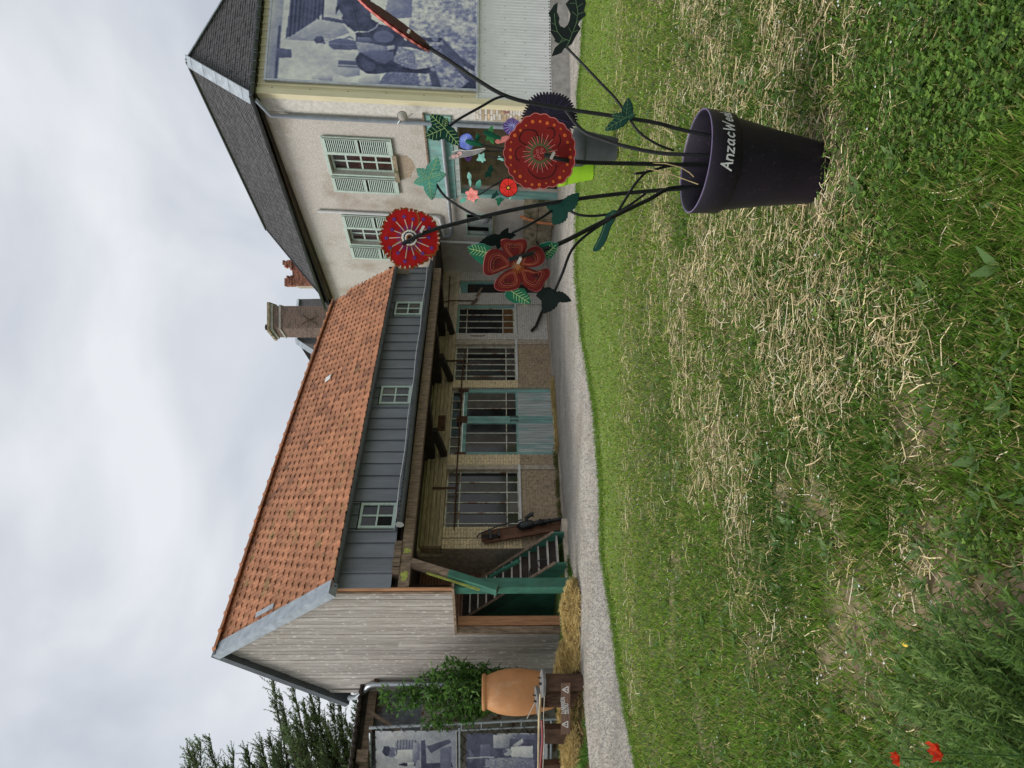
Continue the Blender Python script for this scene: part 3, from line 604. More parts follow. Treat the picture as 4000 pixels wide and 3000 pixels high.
part('corner_trim',MB().box(PG,.10,.16,zop+.005,gtop(.12)-.02,.006,.02),m_wood,barn)
part('end_trim',MB().box(PG,tgl-.05,tgl+.05,1.2,gtop(tgl)-.12,.005,.03),m_board,barn)
# interior of the stair bay
def tgab(off):
    d=(PORCH-off)/(-(gdir.dot(PB.n))); return (PG.P(d,0)-PB.p0).dot(uB)
BK=-1.12
part('bay_back_wall',MB().box(PB,tgab(BK-.1)+.06,tL+.05,-.3,zceil,BK-.12,BK),m_mortar,barn)
bays=part('bay_brick_face',MB().box(PB,tgab(BK)+.06,tL+.04,-.1,zceil-.1,BK+.001,BK+.005),m_mortar,barn)
bricks(PB,tgab(BK)+.1,tL+.04,.0,zceil-.15,BK+.006,m_redb,bays)
part('bay_side_wall',MB().box(PB,tL,tL+.2,-.3,zceil,BK,-.31),m_mortar,barn)
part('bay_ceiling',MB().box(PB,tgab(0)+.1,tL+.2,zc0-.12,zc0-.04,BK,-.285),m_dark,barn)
part('stair_platform',MB().box(PB,tgab(0)+.1,tL-.02,-.3,.13,BK,1.2),m_floor,barn)
pt0=PB.tz(W4(1380,660),-.85); pt1=PB.tz(W4(1062,352),-.85)
pw=part('plank_partition',MB().box(PB,pt0[0]+.02,pt1[0]-.02,pt0[1],pt1[1],-.95,-.90),m_wood,barn)
for i in range(6):
    h_=(pt1[1]-pt0[1])/6; za=pt0[1]+h_*i; part('plank',MB().box(PB,pt0[0],pt1[0],za+.006,za+h_-.006,-.90,-.87+random.uniform(-.006,.006)),m_wood,pw)
flush_bricks(300)
# downpipe at the rear corner
pts=[PG.P(*PG.tz(W6(1565,1010),.1),.1),PG.P(*PG.tz(W6(1640,1005),.1),.1),PG.P(*PG.tz(W6(1725,940),.1),.1),PG.P(*PG.tz(W6(1750,900),.1),.1),PG.P(*PG.tz(W6(1790,885),.1),.1)]
pts.append(Vector((pts[-1].x,pts[-1].y,.9)))
part('downpipe',MB().tube(pts,.055,10),m_galv,barn,True)
part('pipe_bracket',MB().box(PG,PG.t(W6(1830,850))-.1,PG.t(W6(1830,850))+.1,PG.z(W6(1830,850))-.04,PG.z(W6(1830,850))+.04,.01,.06),m_rust,barn)
# ================================================================ staircase
_q=atY(W4(1945,440),15.3); sp0=Vector((_q.x,_q.y,0)); PS=Plane(sp0,-PB.n)      # plane of the near stringer, climbing inwards
stair=thing('wooden_staircase','green painted wooden staircase with grey treads climbing inside the open bay','staircase',sp0)
s0=PS.tz(W4(1945,440)); s1=PS.tz(W4(870,1025)); s0=(s0[0],max(.02,s0[1]))
sl=(s1[1]-s0[1])/(s1[0]-s0[0]); run=.2; WT=.72
def stringer(off,name):
    f=[PS.P(s0[0]-.05,s0[1]-.05,off),PS.P(s0[0]+.25,s0[1]-.05,off),PS.P(s1[0],s1[1]-.28,off),PS.P(s1[0],s1[1],off),PS.P(s0[0]-.05,s0[1]+.18,off)]
    part(name,MB().prism(f,[q-PS.n*.05 for q in f]),m_green,stair)
    g=[PS.P(s0[0]-.06,s0[1]+.181,off+.006),PS.P(s1[0],s1[1]+.001,off+.006),PS.P(s1[0],s1[1]+.035,off+.006),PS.P(s0[0]-.06,s0[1]+.215,off+.006)]
    part('stringer_cap',MB().prism(g,[q-PS.n*.062 for q in g]),m_wood,stair)
stringer(0,'stringer'); stringer(-WT-.05,'stringer')
i=0; t=s0[0]+.02
while t<s1[0]-.1:
    z=s0[1]+.08+sl*(t-s0[0])
    part('tread',MB().box(PS,t,t+.25,z,z+.035,-.052,-WT-.048),m_tread,stair); 
    part('gap_shade',MB().box(PS,t+.235,t+.25,z+.036,z+sl*run-.002,-.053,-WT-.047),m_dark,stair); t+=run  # dark strip standing in for the shaded open gap between treads
# boarded side of the stair
tq=PS.t(W4(1500,800)); te=PS.t(W4(1500,1030)); nb=7
for i in range(nb):
    a=s0[0]+.3+(s1[0]-s0[0]-.3)*i/nb; b=s0[0]+.3+(s1[0]-s0[0]-.3)*(i+1)/nb
    zt0=s0[1]-.05+sl*(a-s0[0]-.25)-.0; zt1=s0[1]-.05+sl*(b-s0[0]-.25)
    f=[PS.P(a+.003,-.05,-.012),PS.P(b-.003,-.05,-.012),PS.P(b-.003,max(zt1,.05),-.012),PS.P(a+.003,max(zt0,.02),-.012)]
    part('side_board',MB().prism(f,[q-PS.n*.025 for q in f]),m_greenlit,stair)
hr=[PS.P(*PS.tz(p,.04),.04) for p in (W4(1060,745),W4(1150,560),W4(1460,388))]
part('handrail',MB().bar(hr[1],hr[2],.055,.07).bar(hr[0],hr[1],.05,.05),m_green,stair)
# ================================================================ white house with slate hipped roof
house=thing('roughcast_house','two storey roughcast house with slate hipped roof and mint shutters','house',PH.p0)
zE=PH.z(Z1(425,575)); Wd=4.7; LH=9.0
def cH(t,z,e=0): return PH.p0+PH.u*t+PE.u*e+PH.v*z       # t along the long wall, e along the end wall
# opening of the cart shed and small windows
og0=PH.t(T3(900,378)); og1=PH.t(T3(900,1125)); zg=PH.z(T3(675,800)); 
def rect(pl,a,b):
    q0=pl.tz(a); q1=pl.tz(b); return min(q0[0],q1[0]),max(q0[0],q1[0]),min(q0[1],q1[1]),max(q0[1],q1[1])
w1=(PH.t(T2(900,655)),PH.t(T2(900,960)),(PH.z(T2(1385,780))+PH.z(T2(1395,700)))/2,PH.z(T2(370,780)))
w2c=PH.t(Z1(1000,1278)); w2=(w2c-(w1[1]-w1[0])/2,w2c+(w1[1]-w1[0])/2,w1[2],w1[3])
sw=rect(PH,T3(755,1340),T3(1040,1585))
def wall_with_holes(pl,t0,t1,z0,z1,holes,d0,d1):
    ts=sorted({t0,t1}|{h[0] for h in holes}|{h[1] for h in holes}); mb=MB()
    for a,b in zip(ts,ts[1:]):
        hs=sorted([(h[2],h[3]) for h in holes if h[0]<(a+b)/2<h[1]]); z=z0
        for (c,e) in hs:
            if c>z: mb.box(pl,a,b,z,c,d0,d1)
            z=max(z,e)
        if z<z1: mb.box(pl,a,b,z,z1,d0,d1)
    return mb
tq=PH.t(Z1(900,622)) # end of the whitewashed quoin strip
part('wall',wall_with_holes(PH,tq,LH,-.3,zE-.03,[(og0,og1,-.3,zg),w1,w2,sw],-.35,0),m_stucco,house)
part('quoin_wall',MB().box(PH,0.02,tq-.002,-.3,zE-.03,-.35,-.01),m_whiteb,house)
qz=PH.z(T3(850,300)); rng=random.Random(3)
qb=part('bare_brick_patch',MB().box(PH,.06,tq-.05,-.2,qz,-.02,-.004),m_mortar,house)
for i in range(int((qz+.1)/.075)):
    for j in range(2):
        a=.07+(tq-.13)*(j*.5+(.12 if i%2 else 0)); b=a+(tq-.13)*.42
        if rng.random()<.85: part('brick',MB().box(PH,a,min(b,tq-.055),-.1+i*.075,-.1+i*.075+.06,-.004,.006),m_brownb if rng.random()<.5 else m_whiteb,qb)
part('back_walls',MB().hexa([cH(0.02,-.3,Wd-.3),cH(LH,-.3,Wd-.3),cH(LH,-.3,Wd),cH(0.02,-.3,Wd),cH(0.02,zE-.03,Wd-.3),cH(LH,zE-.03,Wd-.3),cH(LH,zE-.03,Wd),cH(0.02,zE-.03,Wd)]).hexa([cH(LH-.3,-.3,.36),cH(LH,-.3,.36),cH(LH,-.3,Wd-.31),cH(LH-.3,-.3,Wd-.31),cH(LH-.3,zE-.03,.36),cH(LH,zE-.03,.36),cH(LH,zE-.03,Wd-.31),cH(LH-.3,zE-.03,Wd-.31)]).hexa([cH(0.02,-.3,.36),cH(.3,-.3,.36),cH(.3,-.3,Wd-.31),cH(.02,-.3,Wd-.31),cH(.02,zE-.03,.36),cH(.3,zE-.03,.36),cH(.3,zE-.03,Wd-.31),cH(.02,zE-.03,Wd-.31)]),m_stucco,house)
part('shed_interior',MB().box(PH,og0-.6,og1+.8,-.3,zg+.2,-2.9,-2.8).box(PH,og0-.6,og1+.8,zg+.201,zg+.3,-2.9,-.36).box(PH,og0-.7,og0-.602,-.3,zg+.2,-2.9,-.36).box(PH,og1+.802,og1+.9,-.3,zg+.2,-2.9,-.36),m_plaster,house)
# roof planes: hip end + two slopes built as lapped slate courses
A0=cH(-.12,zE,-.25); A1=cH(-.12,zE,Wd+.25); R0=cH(1.49,zE+2.5,Wd/2); R1=cH(8.5,zE+2.15,Wd/2); B0=cH(LH,zE-.25,-.25); B1=cH(LH,zE-.25,Wd+.25)
def lapped(c0,c1,d0,d1,rows,name,wob=0.0):
    """c0,c1 eave corners; d0,d1 top corners; each course tilted and lapped, cut into single slates"""
    n=(c1-c0).cross(d0-c0).normalized(); n=n if n.z>0 else -n; mb=MB()
    sagL=0
    for r in range(rows):
        w0=r/rows; w1_=min(1,(r+1.12)/rows); a0=c0.lerp(d0,w0); a1=c1.lerp(d1,w0); b0=c0.lerp(d0,w1_); b1=c1.lerp(d1,w1_)
        ln=(a1-a0).length; k=max(1,int(ln/.22)); sh=.5 if r%2 else 0
        cuts=[0]+[min(1,max(0,(i+sh)/k)) for i in range(0 if sh else 1,k)]+[1]
        for x0,x1 in zip(cuts,cuts[1:]):
            if x1-x0<1e-4: continue
            e=.06*.22/max(ln,.2); x0e=min(x1,x0+e); j=random.uniform(.008,.02)
            mb.add([a0.lerp(a1,x0e)+n*j,a0.lerp(a1,x1)+n*j,b0.lerp(b1,x1)+n*.002,b0.lerp(b1,x0e)+n*.002,a0.lerp(a1,x0e)-n*.002,a0.lerp(a1,x1)-n*.002],[(0,1,2,3),(4,5,1,0)])
    return part(name,mb,m_slate,house,kind='stuff')
part('roof_deck',MB().add([A0,A1,R0,R1,B0,B1],[(0,1,2),(0,2,3,4),(1,5,3,2),(4,3,5)]).add([A0-Vector((0,0,.1)),A1-Vector((0,0,.1)),B1-Vector((0,0,.1)),B0-Vector((0,0,.1))],[(0,1,2,3)]),m_dark,house)
lapped(A0,A1,R0,R0,30,'slate_hip'); lapped(A0,B0,R0,R1,30,'slate_slope'); lapped(A1,B1,R0,R1,18,'slate_slope'); lapped(B0,B1,R1,R1,12,'slate_hip')
def strap(a,b,w,mat,name,up=Vector((0,0,1)),h=.03):
    part(name,MB().bar(a+up*.03,b+up*.03,w,h,up),mat,house)
hn=((R0-A0).normalized()); strap(A0,R0,.34,m_zinc,'hip_flashing',Vector((-.45,-.6,.65)).normalized()); strap(A1,R0,.2,m_zinc,'hip_flashing'); strap(R0,R1,.16,m_zincd,'ridge_flashing'); strap(B0,R1,.14,m_zincd,'hip_flashing')
for i in range(5): # laps of the hip flashing
    p=A0.lerp(R0,(i+.5)/5); part('flashing_lap',MB().bar(p+Vector((-.02,-.027,.05)),p+Vector((-.02,-.027,.05))+hn*.012,.345,.006,Vector((-.45,-.6,.65)).normalized()),m_zinc,house)
part('eave_soffit',MB().box(PH,-.1,LH,zE-.05,zE-.005,.002,.24).box(PE,0,Wd,zE-.05,zE-.005,.06,.24),m_dark,house)
g1=part('gutter',halfround([cH(t,zE-.01-.02*t*.1,-.33) for t in np.linspace(-.3,LH,14)],.075),m_zincd,house,True)
g2=part('gutter',halfround([PE.P(t,zE-.02,.22) for t in np.linspace(-.2,Wd+.2,10)],.075),m_zincd,house,True)
part('gutter_bracket',[MB().box(PE,t-.012,t+.012,zE-.11,zE+.04,.13,.31) for t in [1]][0],m_zincd,g2)
for t in np.arange(.1,Wd,.33): part('gutter_bracket',MB().box(PE,t-.012,t+.012,zE-.105,zE+.05,.14,.302),m_zincd,g2)
# shuttered windows
def shutter(pl,ta,tb_,z0,z1,d,par,out=0.0):
    s=part('shutter',MB().box(pl,ta,ta+.07,z0,z1,d,d+.045).box(pl,tb_-.07,tb_,z0,z1,d,d+.045).box(pl,ta+.071,tb_-.071,z0,z0+.12,d,d+.043).box(pl,ta+.071,tb_-.071,z1-.1,z1,d,d+.043).box(pl,ta+.071,tb_-.071,(z0+z1)/2-.03,(z0+z1)/2+.03,d,d+.043),m_mint,par)
    mb=MB(); z=z0+.13
    while z<z1-.11:
        if abs(z+.02-(z0+z1)/2)>.05:
            f=[pl.P(ta+.072,z,d+.036),pl.P(tb_-.072,z,d+.036),pl.P(tb_-.072,z+.03,d+.006),pl.P(ta+.072,z+.03,d+.006)]
            mb.prism(f,[q+Vector((0,0,.007)) for q in f])
        z+=.056
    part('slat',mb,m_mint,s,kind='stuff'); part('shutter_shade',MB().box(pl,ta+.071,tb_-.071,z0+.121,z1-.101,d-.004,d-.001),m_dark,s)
    part('shutter_bolt',MB().tube([pl.P(ta+.035,z0+.03,d+.06),pl.P(ta+.035,z1-.03,d+.06)],.008,5),m_rust,s); return s
m_curt=M('curtain_glass',(.035,.018,.016),.12,.5,4,spec=.5)
for k,w in enumerate((w1,w2)):
    a,b,z0,z1=w; ww=window(PH,[a+.07,(a+b)/2,b-.07],[z0+.09,z0+.09+(z1-z0)*.235,z0+.09+(z1-z0)*.47,z0+.09+(z1-z0)*.705,z1-.09],-.16,m_curt,house,fr=m_mint,fw=.069,mw=.05)
    part('window_surround',MB().box(PH,a-.06,a-.002,z0,z1+.09,-.02,.03).box(PH,b+.002,b+.06,z0,z1+.09,-.02,.03).box(PH,a-.001,b+.001,z1+.002,z1+.09,-.02,.028),m_mint,ww)
    part('stone_sill',MB().box(PH,a-.12,b+.16,z0-.13,z0-.003,-.2,.1),m_stone,ww)
    st_=[(-.10,-.16),(-.12,-.45),(.10,-.62),(.5,-.70),(.85,-.55),(1.05,-.50),(1.12,-.16)]; stz=[PH.P(a+(b-a)*q,z0+r*.9,.003) for q,r in st_]; (part('damp_stain',MB().prism(stz,[q-PH.n*.003 for q in stz]),M('damp_stain',(.36,.29,.215),.95,.2,18,bump=.8,bscale=34),ww) if k==0 else None)
    sh=.62; shutter(PH,a-.07-sh,a-.07,z0-.05,z1+.06,.035,ww); shutter(PH,b+.07,b+.07+sh,z0-.05,z1+.06,.035,ww)
# cart shed front
zh0=PH.z(T3(620,700)); zh1=PH.z(T3(345,700))
part('teal_header',MB().box(PH,og0-.25,og1+.22,zh0+.02,zh1,.0,.05),m_teal,house)
part('header_rail',MB().box(PH,og0-.12,og1+.12,zg-.0,zh0+.01,-.1,.03),m_tealg,house)
part('header_ledge',MB().box(PH,og0-.3,og1+.25,zh1+.002,zh1+.05,.0,.09),m_wood,house)
part('door_jamb',MB().box(PH,og1-.005,og1+.13,-.3,zg-.003,-.2,.035),m_teal,house); part('door_jamb',MB().box(PH,og0-.1,og0+.005,-.3,zg-.003,-.2,.03),m_pipe,house)
# rear partition (whitewashed) partly closing the opening
bw_=part('low_brick_wall',MB().box(PH,og0+.1,og1-.01,-.3,PH.z(T3(1380,900)),-.6,-.5),m_whiteb,house)
# pipes
dz=PH.z(T3(540,900)); t0=PH.t(T3(540,330)); t1_=PH.t(T3(540,1540))
part('drain_pipe',MB().tube([PH.P(t0,dz+.03,.13),PH.P((t0+t1_)/2,dz,.13),PH.P(t1_-.1,dz-.02,.13),PH.P(t1_+.05,dz+.06,.12),PH.P(t1_+.12,dz+.25,.1)],.06,10),m_galv,house,True)
tp=PH.t(Z1(900,632)); part('downpipe',MB().tube([cH(-.1,zE-.12,-.3),PH.P(tp-.1,zE-.35,.2),PH.P(tp,zE-.7,.09),PH.P(tp,2,.09),PH.P(tp,-.2,.09)],.055,10),m_pipe,house,True)
twp=PH.t(Z1(1000,1143)); ztop=PH.z(Z1(752,1135)); zbo=PH.z(Z1(1400,1150))
part('waste_pipe',MB().tube([PH.P(twp,ztop,.07),PH.P(twp,zbo+.08,.07),PH.P(twp+.05,zbo-.02,.07),PH.P(twp+.5,zbo-.08,.07),PH.P(twp+.95,zbo-.1,.07)],.045,8),m_wpipe,house,True)
tw3=PH.t(T3(700,1630)); part('rain_pipe',MB().tube([PH.P(tw3,PH.z(T3(450,1620)),.08),PH.P(tw3,-.2,.08)],.045,8),m_wpipe,house,True)
# small window with teal shutter
a,b,z0,z1=sw
s3=part('small_window',MB().box(PH,a-.05,a,z0-.05,z1+.05,-.1,.03).box(PH,b,b+.05,z0-.05,z1+.05,-.1,.03).box(PH,a+.001,b-.001,z0-.05,z0,-.1,.028).box(PH,a+.001,b-.001,z1,z1+.05,-.1,.028),m_mint,house)
part('shutter_leaf',MB().box(PH,a+.25*(b-a),b-.38*(b-a),z0+.001,z1-.001,-.08,-.03),m_tealg,s3); part('pane',MB().box(PH,a+.001,b-.001,z0+.001,z1-.001,-.16,-.12),m_black,s3); part('sash',MB().box(PH,b-.36*(b-a),b-.002,z0+.001,z0+.14,-.11,-.06).box(PH,b-.1,b-.002,z0+.142,z1-.001,-.11,-.06),m_mint,s3)
# round enamel lamp on a bracket
lt,lz=PH.tz(Z1(1205,627),.35); lamp=thing('wall_lamp','round white enamel lamp on an arm at the house corner','lamp',PH.P(lt,lz,0))
lc=PH.P(lt,lz,.35); ld=(CAM-lc).normalized()
part('lamp_dish',MB().lathe([(.0,.0),(.05,.0),(.11,-.04),(.125,-.05),(.12,-.065),(.05,-.03),(0,-.03)],lc,ld,20),m_conc,lamp,True)
part('lamp_rim',MB().lathe([(.122,-.06),(.133,-.055),(.133,-.045),(.122,-.045)],lc,ld,20),m_wood,lamp)
part('arm',MB().tube([PH.P(lt+.35,lz+.18,.0),PH.P(lt+.3,lz+.16,.3),lc-ld*.03],.016,6).tube([PH.P(lt+.2,lz-.2,0),PH.P(lt+.3,lz+.16,.3)],.012,6),m_galv,lamp)
# ---------------------------------------------------------------- clad end wall
zmid=PE.z(Z1(1610,300)); zcb=PE.z(T7(360,500)); zpl=-.35
cl=part('end_cladding',corr_sheet(PE,0,Wd,zmid+.01,zE-.06,.03,.235,.035,per=16,round_=False),m_yclad,house)
part('lower_cladding',corr_sheet(PE,.02,Wd,zcb,zmid,.03,.095,.012,per=8),m_wclad,house)
part('corner_flashing',MB().box(PE,-.05,.12,zcb+.02,zE-.07,.0,.085).box(PH,-.0,.12,zcb+.02,zE-.07,.0,.03),m_yclad,house)
part('seam_strip',MB().box(PE,.125,Wd,zmid-.03,zmid+.03,.04,.052),m_wclad,house)
part('plinth',MB().box(PE,-.02,Wd+.1,-.3,zcb+.02,-.3,.02),m_conc,house)
part('plinth_top',MB().box(PE,-.02,Wd+.1,zcb+.021,zcb+.04,-.2,.03),m_dark,house)
hs=[PE.P(*PE.tz(p,.09),.09) for p in (T3(1145,240),T3(1165,222),T3(1185,235),T3(1222,222),T3(1222,262),T3(1190,255),T3(1165,265))]
part('fish_sticker',MB().prism(hs,[q-PE.n*.004 for q in hs]),m_pinkshape,house)
part('screw_row',[ (lambda mb:[mb.box(PE,t-.012,t+.012,z-.012,z+.012,.066,.07) for z in np.linspace(zmid+.4,zE-.5,6) for t in np.arange(.15,.7,.235)] and mb)(MB())][0],m_dark,cl)
part('screw_row',[ (lambda mb:[mb.box(PE,t-.009,t+.009,z-.009,z+.009,.04,.046) for z in np.linspace(zcb+.15,zmid-.2,4) for t in np.arange(.4,Wd,.38)] and mb)(MB())][0],m_dark,house)
# ---------------------------------------------------------------- printed picture on the end wall
class Canvas:
    def __init__(s,nx,ny,x0,x1,y0,y1,base):
        s.X,s.Y=np.meshgrid(np.linspace(x0,x1,nx),np.linspace(y0,y1,ny)); s.L=np.full(s.X.shape,base,dtype=float); s.rs=np.random.RandomState(5)
    def inside(s,poly):
        x,y=s.X,s.Y; r=np.zeros(x.shape,bool); n=len(poly)
        for i in range(n):
            (xa,ya),(xb,yb)=poly[i],poly[(i+1)%n]
            if ya==yb: continue
            c=((ya>y)!=(yb>y))&(x<(xb-xa)*(y-ya)/(yb-ya)+xa); r^=c
        return r
    def poly(s,p,v,amp=.0,sh=.32):
        m=s.inside(p)
        if m.any():
            x,y=s.X[m],s.Y[m]; g=(y-y.mean())/max(np.ptp(y),1)+.6*(x-x.mean())/max(np.ptp(x),1); s.L[m]=v*(1-sh*g)+(s.rs.randn(m.sum())*amp if amp else 0)
        return m
    def finish(s):
        s.blur(1); B=s.L.copy(); L0=s.L; s.L=B
        for _ in range(14): s.blur(1)
        B=s.L; s.L=L0+.3*(L0-B); s.noise(.05,70); s.noise(.05,25); s.L+=s.rs.randn(*s.L.shape)*.025
    def ell(s,cx,cy,a,b,v,amp=0): m=((s.X-cx)/a)**2+((s.Y-cy)/b)**2<1; s.L[m]=v+(s.rs.randn(m.sum())*amp if amp else 0)
    def line(s,pts,w,v):
        for (xa,ya),(xb,yb) in zip(pts,pts[1:]):
            dx,dy=xb-xa,yb-ya; l=max(dx*dx+dy*dy,1e-6); t=np.clip(((s.X-xa)*dx+(s.Y-ya)*dy)/l,0,1); s.L[np.hypot(s.X-xa-t*dx,s.Y-ya-t*dy)<w]=v
    def noise(s,amp,cells,mask=None):
        g=s.rs.rand(cells+2,cells+2); ny,nx=s.L.shape; yy=np.linspace(0,cells,ny); xx=np.linspace(0,cells,nx); yi=yy.astype(int); xi=xx.astype(int); fy=(yy-yi)[:,None]; fx=(xx-xi)[None,:]
        v=g[yi][:,xi]*(1-fy)*(1-fx)+g[yi+1][:,xi]*fy*(1-fx)+g[yi][:,xi+1]*(1-fy)*fx+g[yi+1][:,xi+1]*fy*fx
        d=(v-.5)*2*amp; s.L+=d if mask is None else d*mask
    def blur(s,k=1):
        for _ in range(k): s.L=(s.L+np.roll(s.L,1,0)+np.roll(s.L,-1,0)+np.roll(s.L,1,1)+np.roll(s.L,-1,1))/5
    def mesh(s,fn,name,dark,mid,light):
        ny,nx=s.L.shape; L=np.clip(s.L,0,1)[...,None]; dk,md,lt=map(np.array,(dark,mid,light))
        c=np.where(L<.5,dk+(md-dk)*L*2,md+(lt-md)*(L-.5)*2)
        mb=MB(); mb.v=[tuple(fn(s.X[j,i],s.Y[j,i])) for j in range(ny) for i in range(nx)]
        mb.f=[(j*nx+i,j*nx+i+1,(j+1)*nx+i+1,(j+1)*nx+i) for j in range(ny-1) for i in range(nx-1)]
        me=mesh_of(name,mb,m_print); ca=me.color_attributes.new('Col','FLOAT_COLOR','POINT')
        q=np.ones((ny*nx,4),np.float32); q[:,:3]=c.reshape(-1,3); ca.data.foreach_set('color',q.ravel()); return me
mt0=PE.t(Z1(1000,452),.1); mz0=PE.z(Z1(1608,240),.1); mz1=PE.z(Z1(468,420),.1); mt1=Wd-.15
mural=thing('photo_mural','large blue toned photograph of a soldier on horseback on the clad wall','mural',PE.P((mt0+mt1)/2,mz0,.09))
# picture coordinates: x downwards 200..2020, y to the left 700..(out of frame)
xa,xb=200,2020; yL=730; pxm=(xb-xa)/(mz1-mz0); yR=yL-(mt1-mt0)*pxm
c=Canvas(260,230,xa,xb,yL,yR,.88); c.noise(.10,6); c.noise(.05,40)
c.poly([(200,yL),(300,yL),(300,yR),(200,yR)],.70); c.line([(285,720),(285,200)],9,.25); c.poly([(275,520),(410,510),(400,430),(275,420)],.33)
c.poly([(340,330),(360,0),(360,yR),(655,yR),(655,40),(590,120)],.30)
for k in range(9): c.line([(380+k*34,300-k*24),(380+k*34,yR)],5,.12)
c.poly([(350,330),(600,110),(830,130),(900,230),(700,330)],.66); c.poly([(655,80),(700,80),(860,110),(860,140),(650,110)],.28); c.poly([(660,yR),(660,40),(820,60),(1000,yR)],.88)
c.poly([(740,540),(800,480),(980,420),(1010,650),(900,680),(780,640)],.72); c.poly([(815,515),(985,515),(985,578),(815,578)],.3); c.line([(820,560),(985,560)],6,.7); c.line([(590,660),(780,670)],4,.6); c.poly([(600,655),(775,665),(775,725),(600,715)],.74)
m=c.poly([(1000,740),(1180,735),(1180,640),(1100,640),(1000,690)],.72)
cob=c.poly([(1165,yL),(1290,500),(1330,340),(1560,400),(1600,560),(1530,yL)],.50,.13)
m=c.poly([(1530,yL),(1480,430),(1420,150),(1430,yR),(2020,yR),(2020,yL)],.68,.10); c.noise(.22,60,m.astype(float)); c.noise(.10,18,m.astype(float))
c.poly([(1300,yR),(1200,0),(1300,60),(1440,40),(1440,yR)],.6)
for pp in ([(1690,310),(1720,300),(1830,420),(2000,640),(1990,690),(1930,640),(1730,420)],[(1700,230),(1740,260),(1880,420),(2000,500),(2005,560),(1900,500),(1740,330)],[(1600,570),(1660,560),(1720,740),(1640,740)]): c.poly(pp,.22,.03)
c.poly([(1880,730),(1960,650),(2020,600),(2020,730)],.10)
horse=[(765,55),(790,-10),(830,50),(822,90),(870,160),(950,222),(960,330),(990,430),(962,490),(985,570),(1060,628),(1140,632),(1280,602),(1400,602),(1580,602),(1640,575),(1662,545),(1655,522),(1600,540),(1480,566),(1400,550),(1300,500),(1290,480),(1310,420),(1330,345),(1420,342),(1560,376),(1690,362),(1705,312),(1560,330),(1480,300),(1500,262),(1600,280),(1700,276),(1712,228),(1580,238),(1400,205),(1290,150),(1150,125),(1080,70),(1040,yR),(800,yR)]
m=c.poly(horse,.16); c.noise(.10,22,m.astype(float)); c.ell(1080,560,60,50,.2); c.ell(1200,250,90,60,.38); c.ell(1650,250,30,22,.5); c.ell(1660,335,30,22,.5); c.ell(1640,555,24,20,.55)
c.line([(1150,100),(1130,160),(1060,210),(960,215),(900,270)],5,.85); c.line([(1050,40),(1060,110),(1140,110)],6,.15); c.line([(840,70),(940,100),(1080,70)],5,.2)
c.poly([(720,325),(790,295),(850,290),(960,310),(985,400),(900,402),(770,408),(722,372)],.34,.03); c.poly([(1000,410),(1120,390),(1290,400),(1300,470),(1220,525),(1140,500),(1050,450)],.36,.03); c.poly([(955,315),(1090,325),(1245,352),(1245,392),(1080,402),(985,428)],.60,.03); c.poly([(1080,270),(960,265),(960,320),(1100,310)],.42); c.poly([(1230,345),(1300,330),(1300,370),(1240,390)],.72)
c.ell(695,322,32,27,.74); c.poly([(590,322),(612,285),(660,280),(676,300),(668,350),(615,355)],.22); c.line([(668,300),(682,352)],6,.12); c.ell(705,318,7,4,.3); c.line([(850,300),(900,270),(930,290)],9,.5); c.line([(720,345),(1000,345)],3,.6)
c.finish()
fm=lambda x,y: PE.P(mt0+(yL-y)/pxm,mz1-(x-xa)/pxm,.108)
part('print',c.mesh(fm,'print',(.010,.013,.04),(.20,.22,.38),(.86,.85,.77)),None,mural)
part('backing',MB().box(PE,mt0-.01,mt1+.01,mz0-.01,mz1+.01,.07,.104),m_white,mural)
for n_,q in (('frame_rail',(mt0-.05,mt1+.05,mz0-.05,mz0)),('frame_rail',(mt0-.05,mt1+.05,mz1,mz1+.05)),('frame_stile',(mt0-.05,mt0,mz0+.001,mz1-.001)),('frame_stile',(mt1,mt1+.05,mz0+.001,mz1-.001))): part(n_,MB().box(PE,*q,.069,.125),m_galv,mural)
# overhead wire
cab=[PE.P(*PE.tz(T1(930,0),.6),.6),PH.P(*PH.tz(Z1(1115,780),.05),.05)]; far0=cab[0]+(cab[0]-cab[1])*.6
solo('overhead_wire',MB().tube([far0,cab[0]-Vector((0,0,.02)),cab[0].lerp(cab[1],.5)-Vector((0,0,.05)),cab[1]],.006,5),m_iron,'thin black wire strung across the mural to the house wall','wire')
# stone trough at the wall foot with orange pipe
ta,tb2=PH.t(T3(1400,1170)),PH.t(T3(1400,1640)); zt2=PH.z(T3(1370,1300),.3)
tr=thing('stone_trough','mossy stone block trough at the foot of the roughcast wall','trough',PH.P((ta+tb2)/2,-.1,.2))
for i in range(3):
    for j in range(4):
        q0=ta+(tb2-ta)*j/4; q1=ta+(tb2-ta)*(j+1)/4; z0=-.2+(zt2+.2)*i/3; z1=-.2+(zt2+.2)*(i+1)/3
        part('stone',MB().box(PH,q0+.008,q1-.008,z0+.008,z1-.008,.01,.4+random.uniform(-.03,.03)),m_stone,tr)
part('pipe',MB().tube([PH.P(ta+.35,zt2+.1,.43),PH.P(ta+.4,zt2-.05,.46),PH.P(ta+.55,zt2-.5,.47),PH.P(ta+.6,.0,.47)],.045,8),M('orange_pipe',(.55,.22,.10),.5,.25,9),tr,True)
part('black_hose',MB().tube([PH.P(tb2-.5,zt2-.45,.45),PH.P(tb2-.15,zt2-.7,.5),PH.P(tb2-.2,.0,.5)],.03,6),m_iron,tr,True)
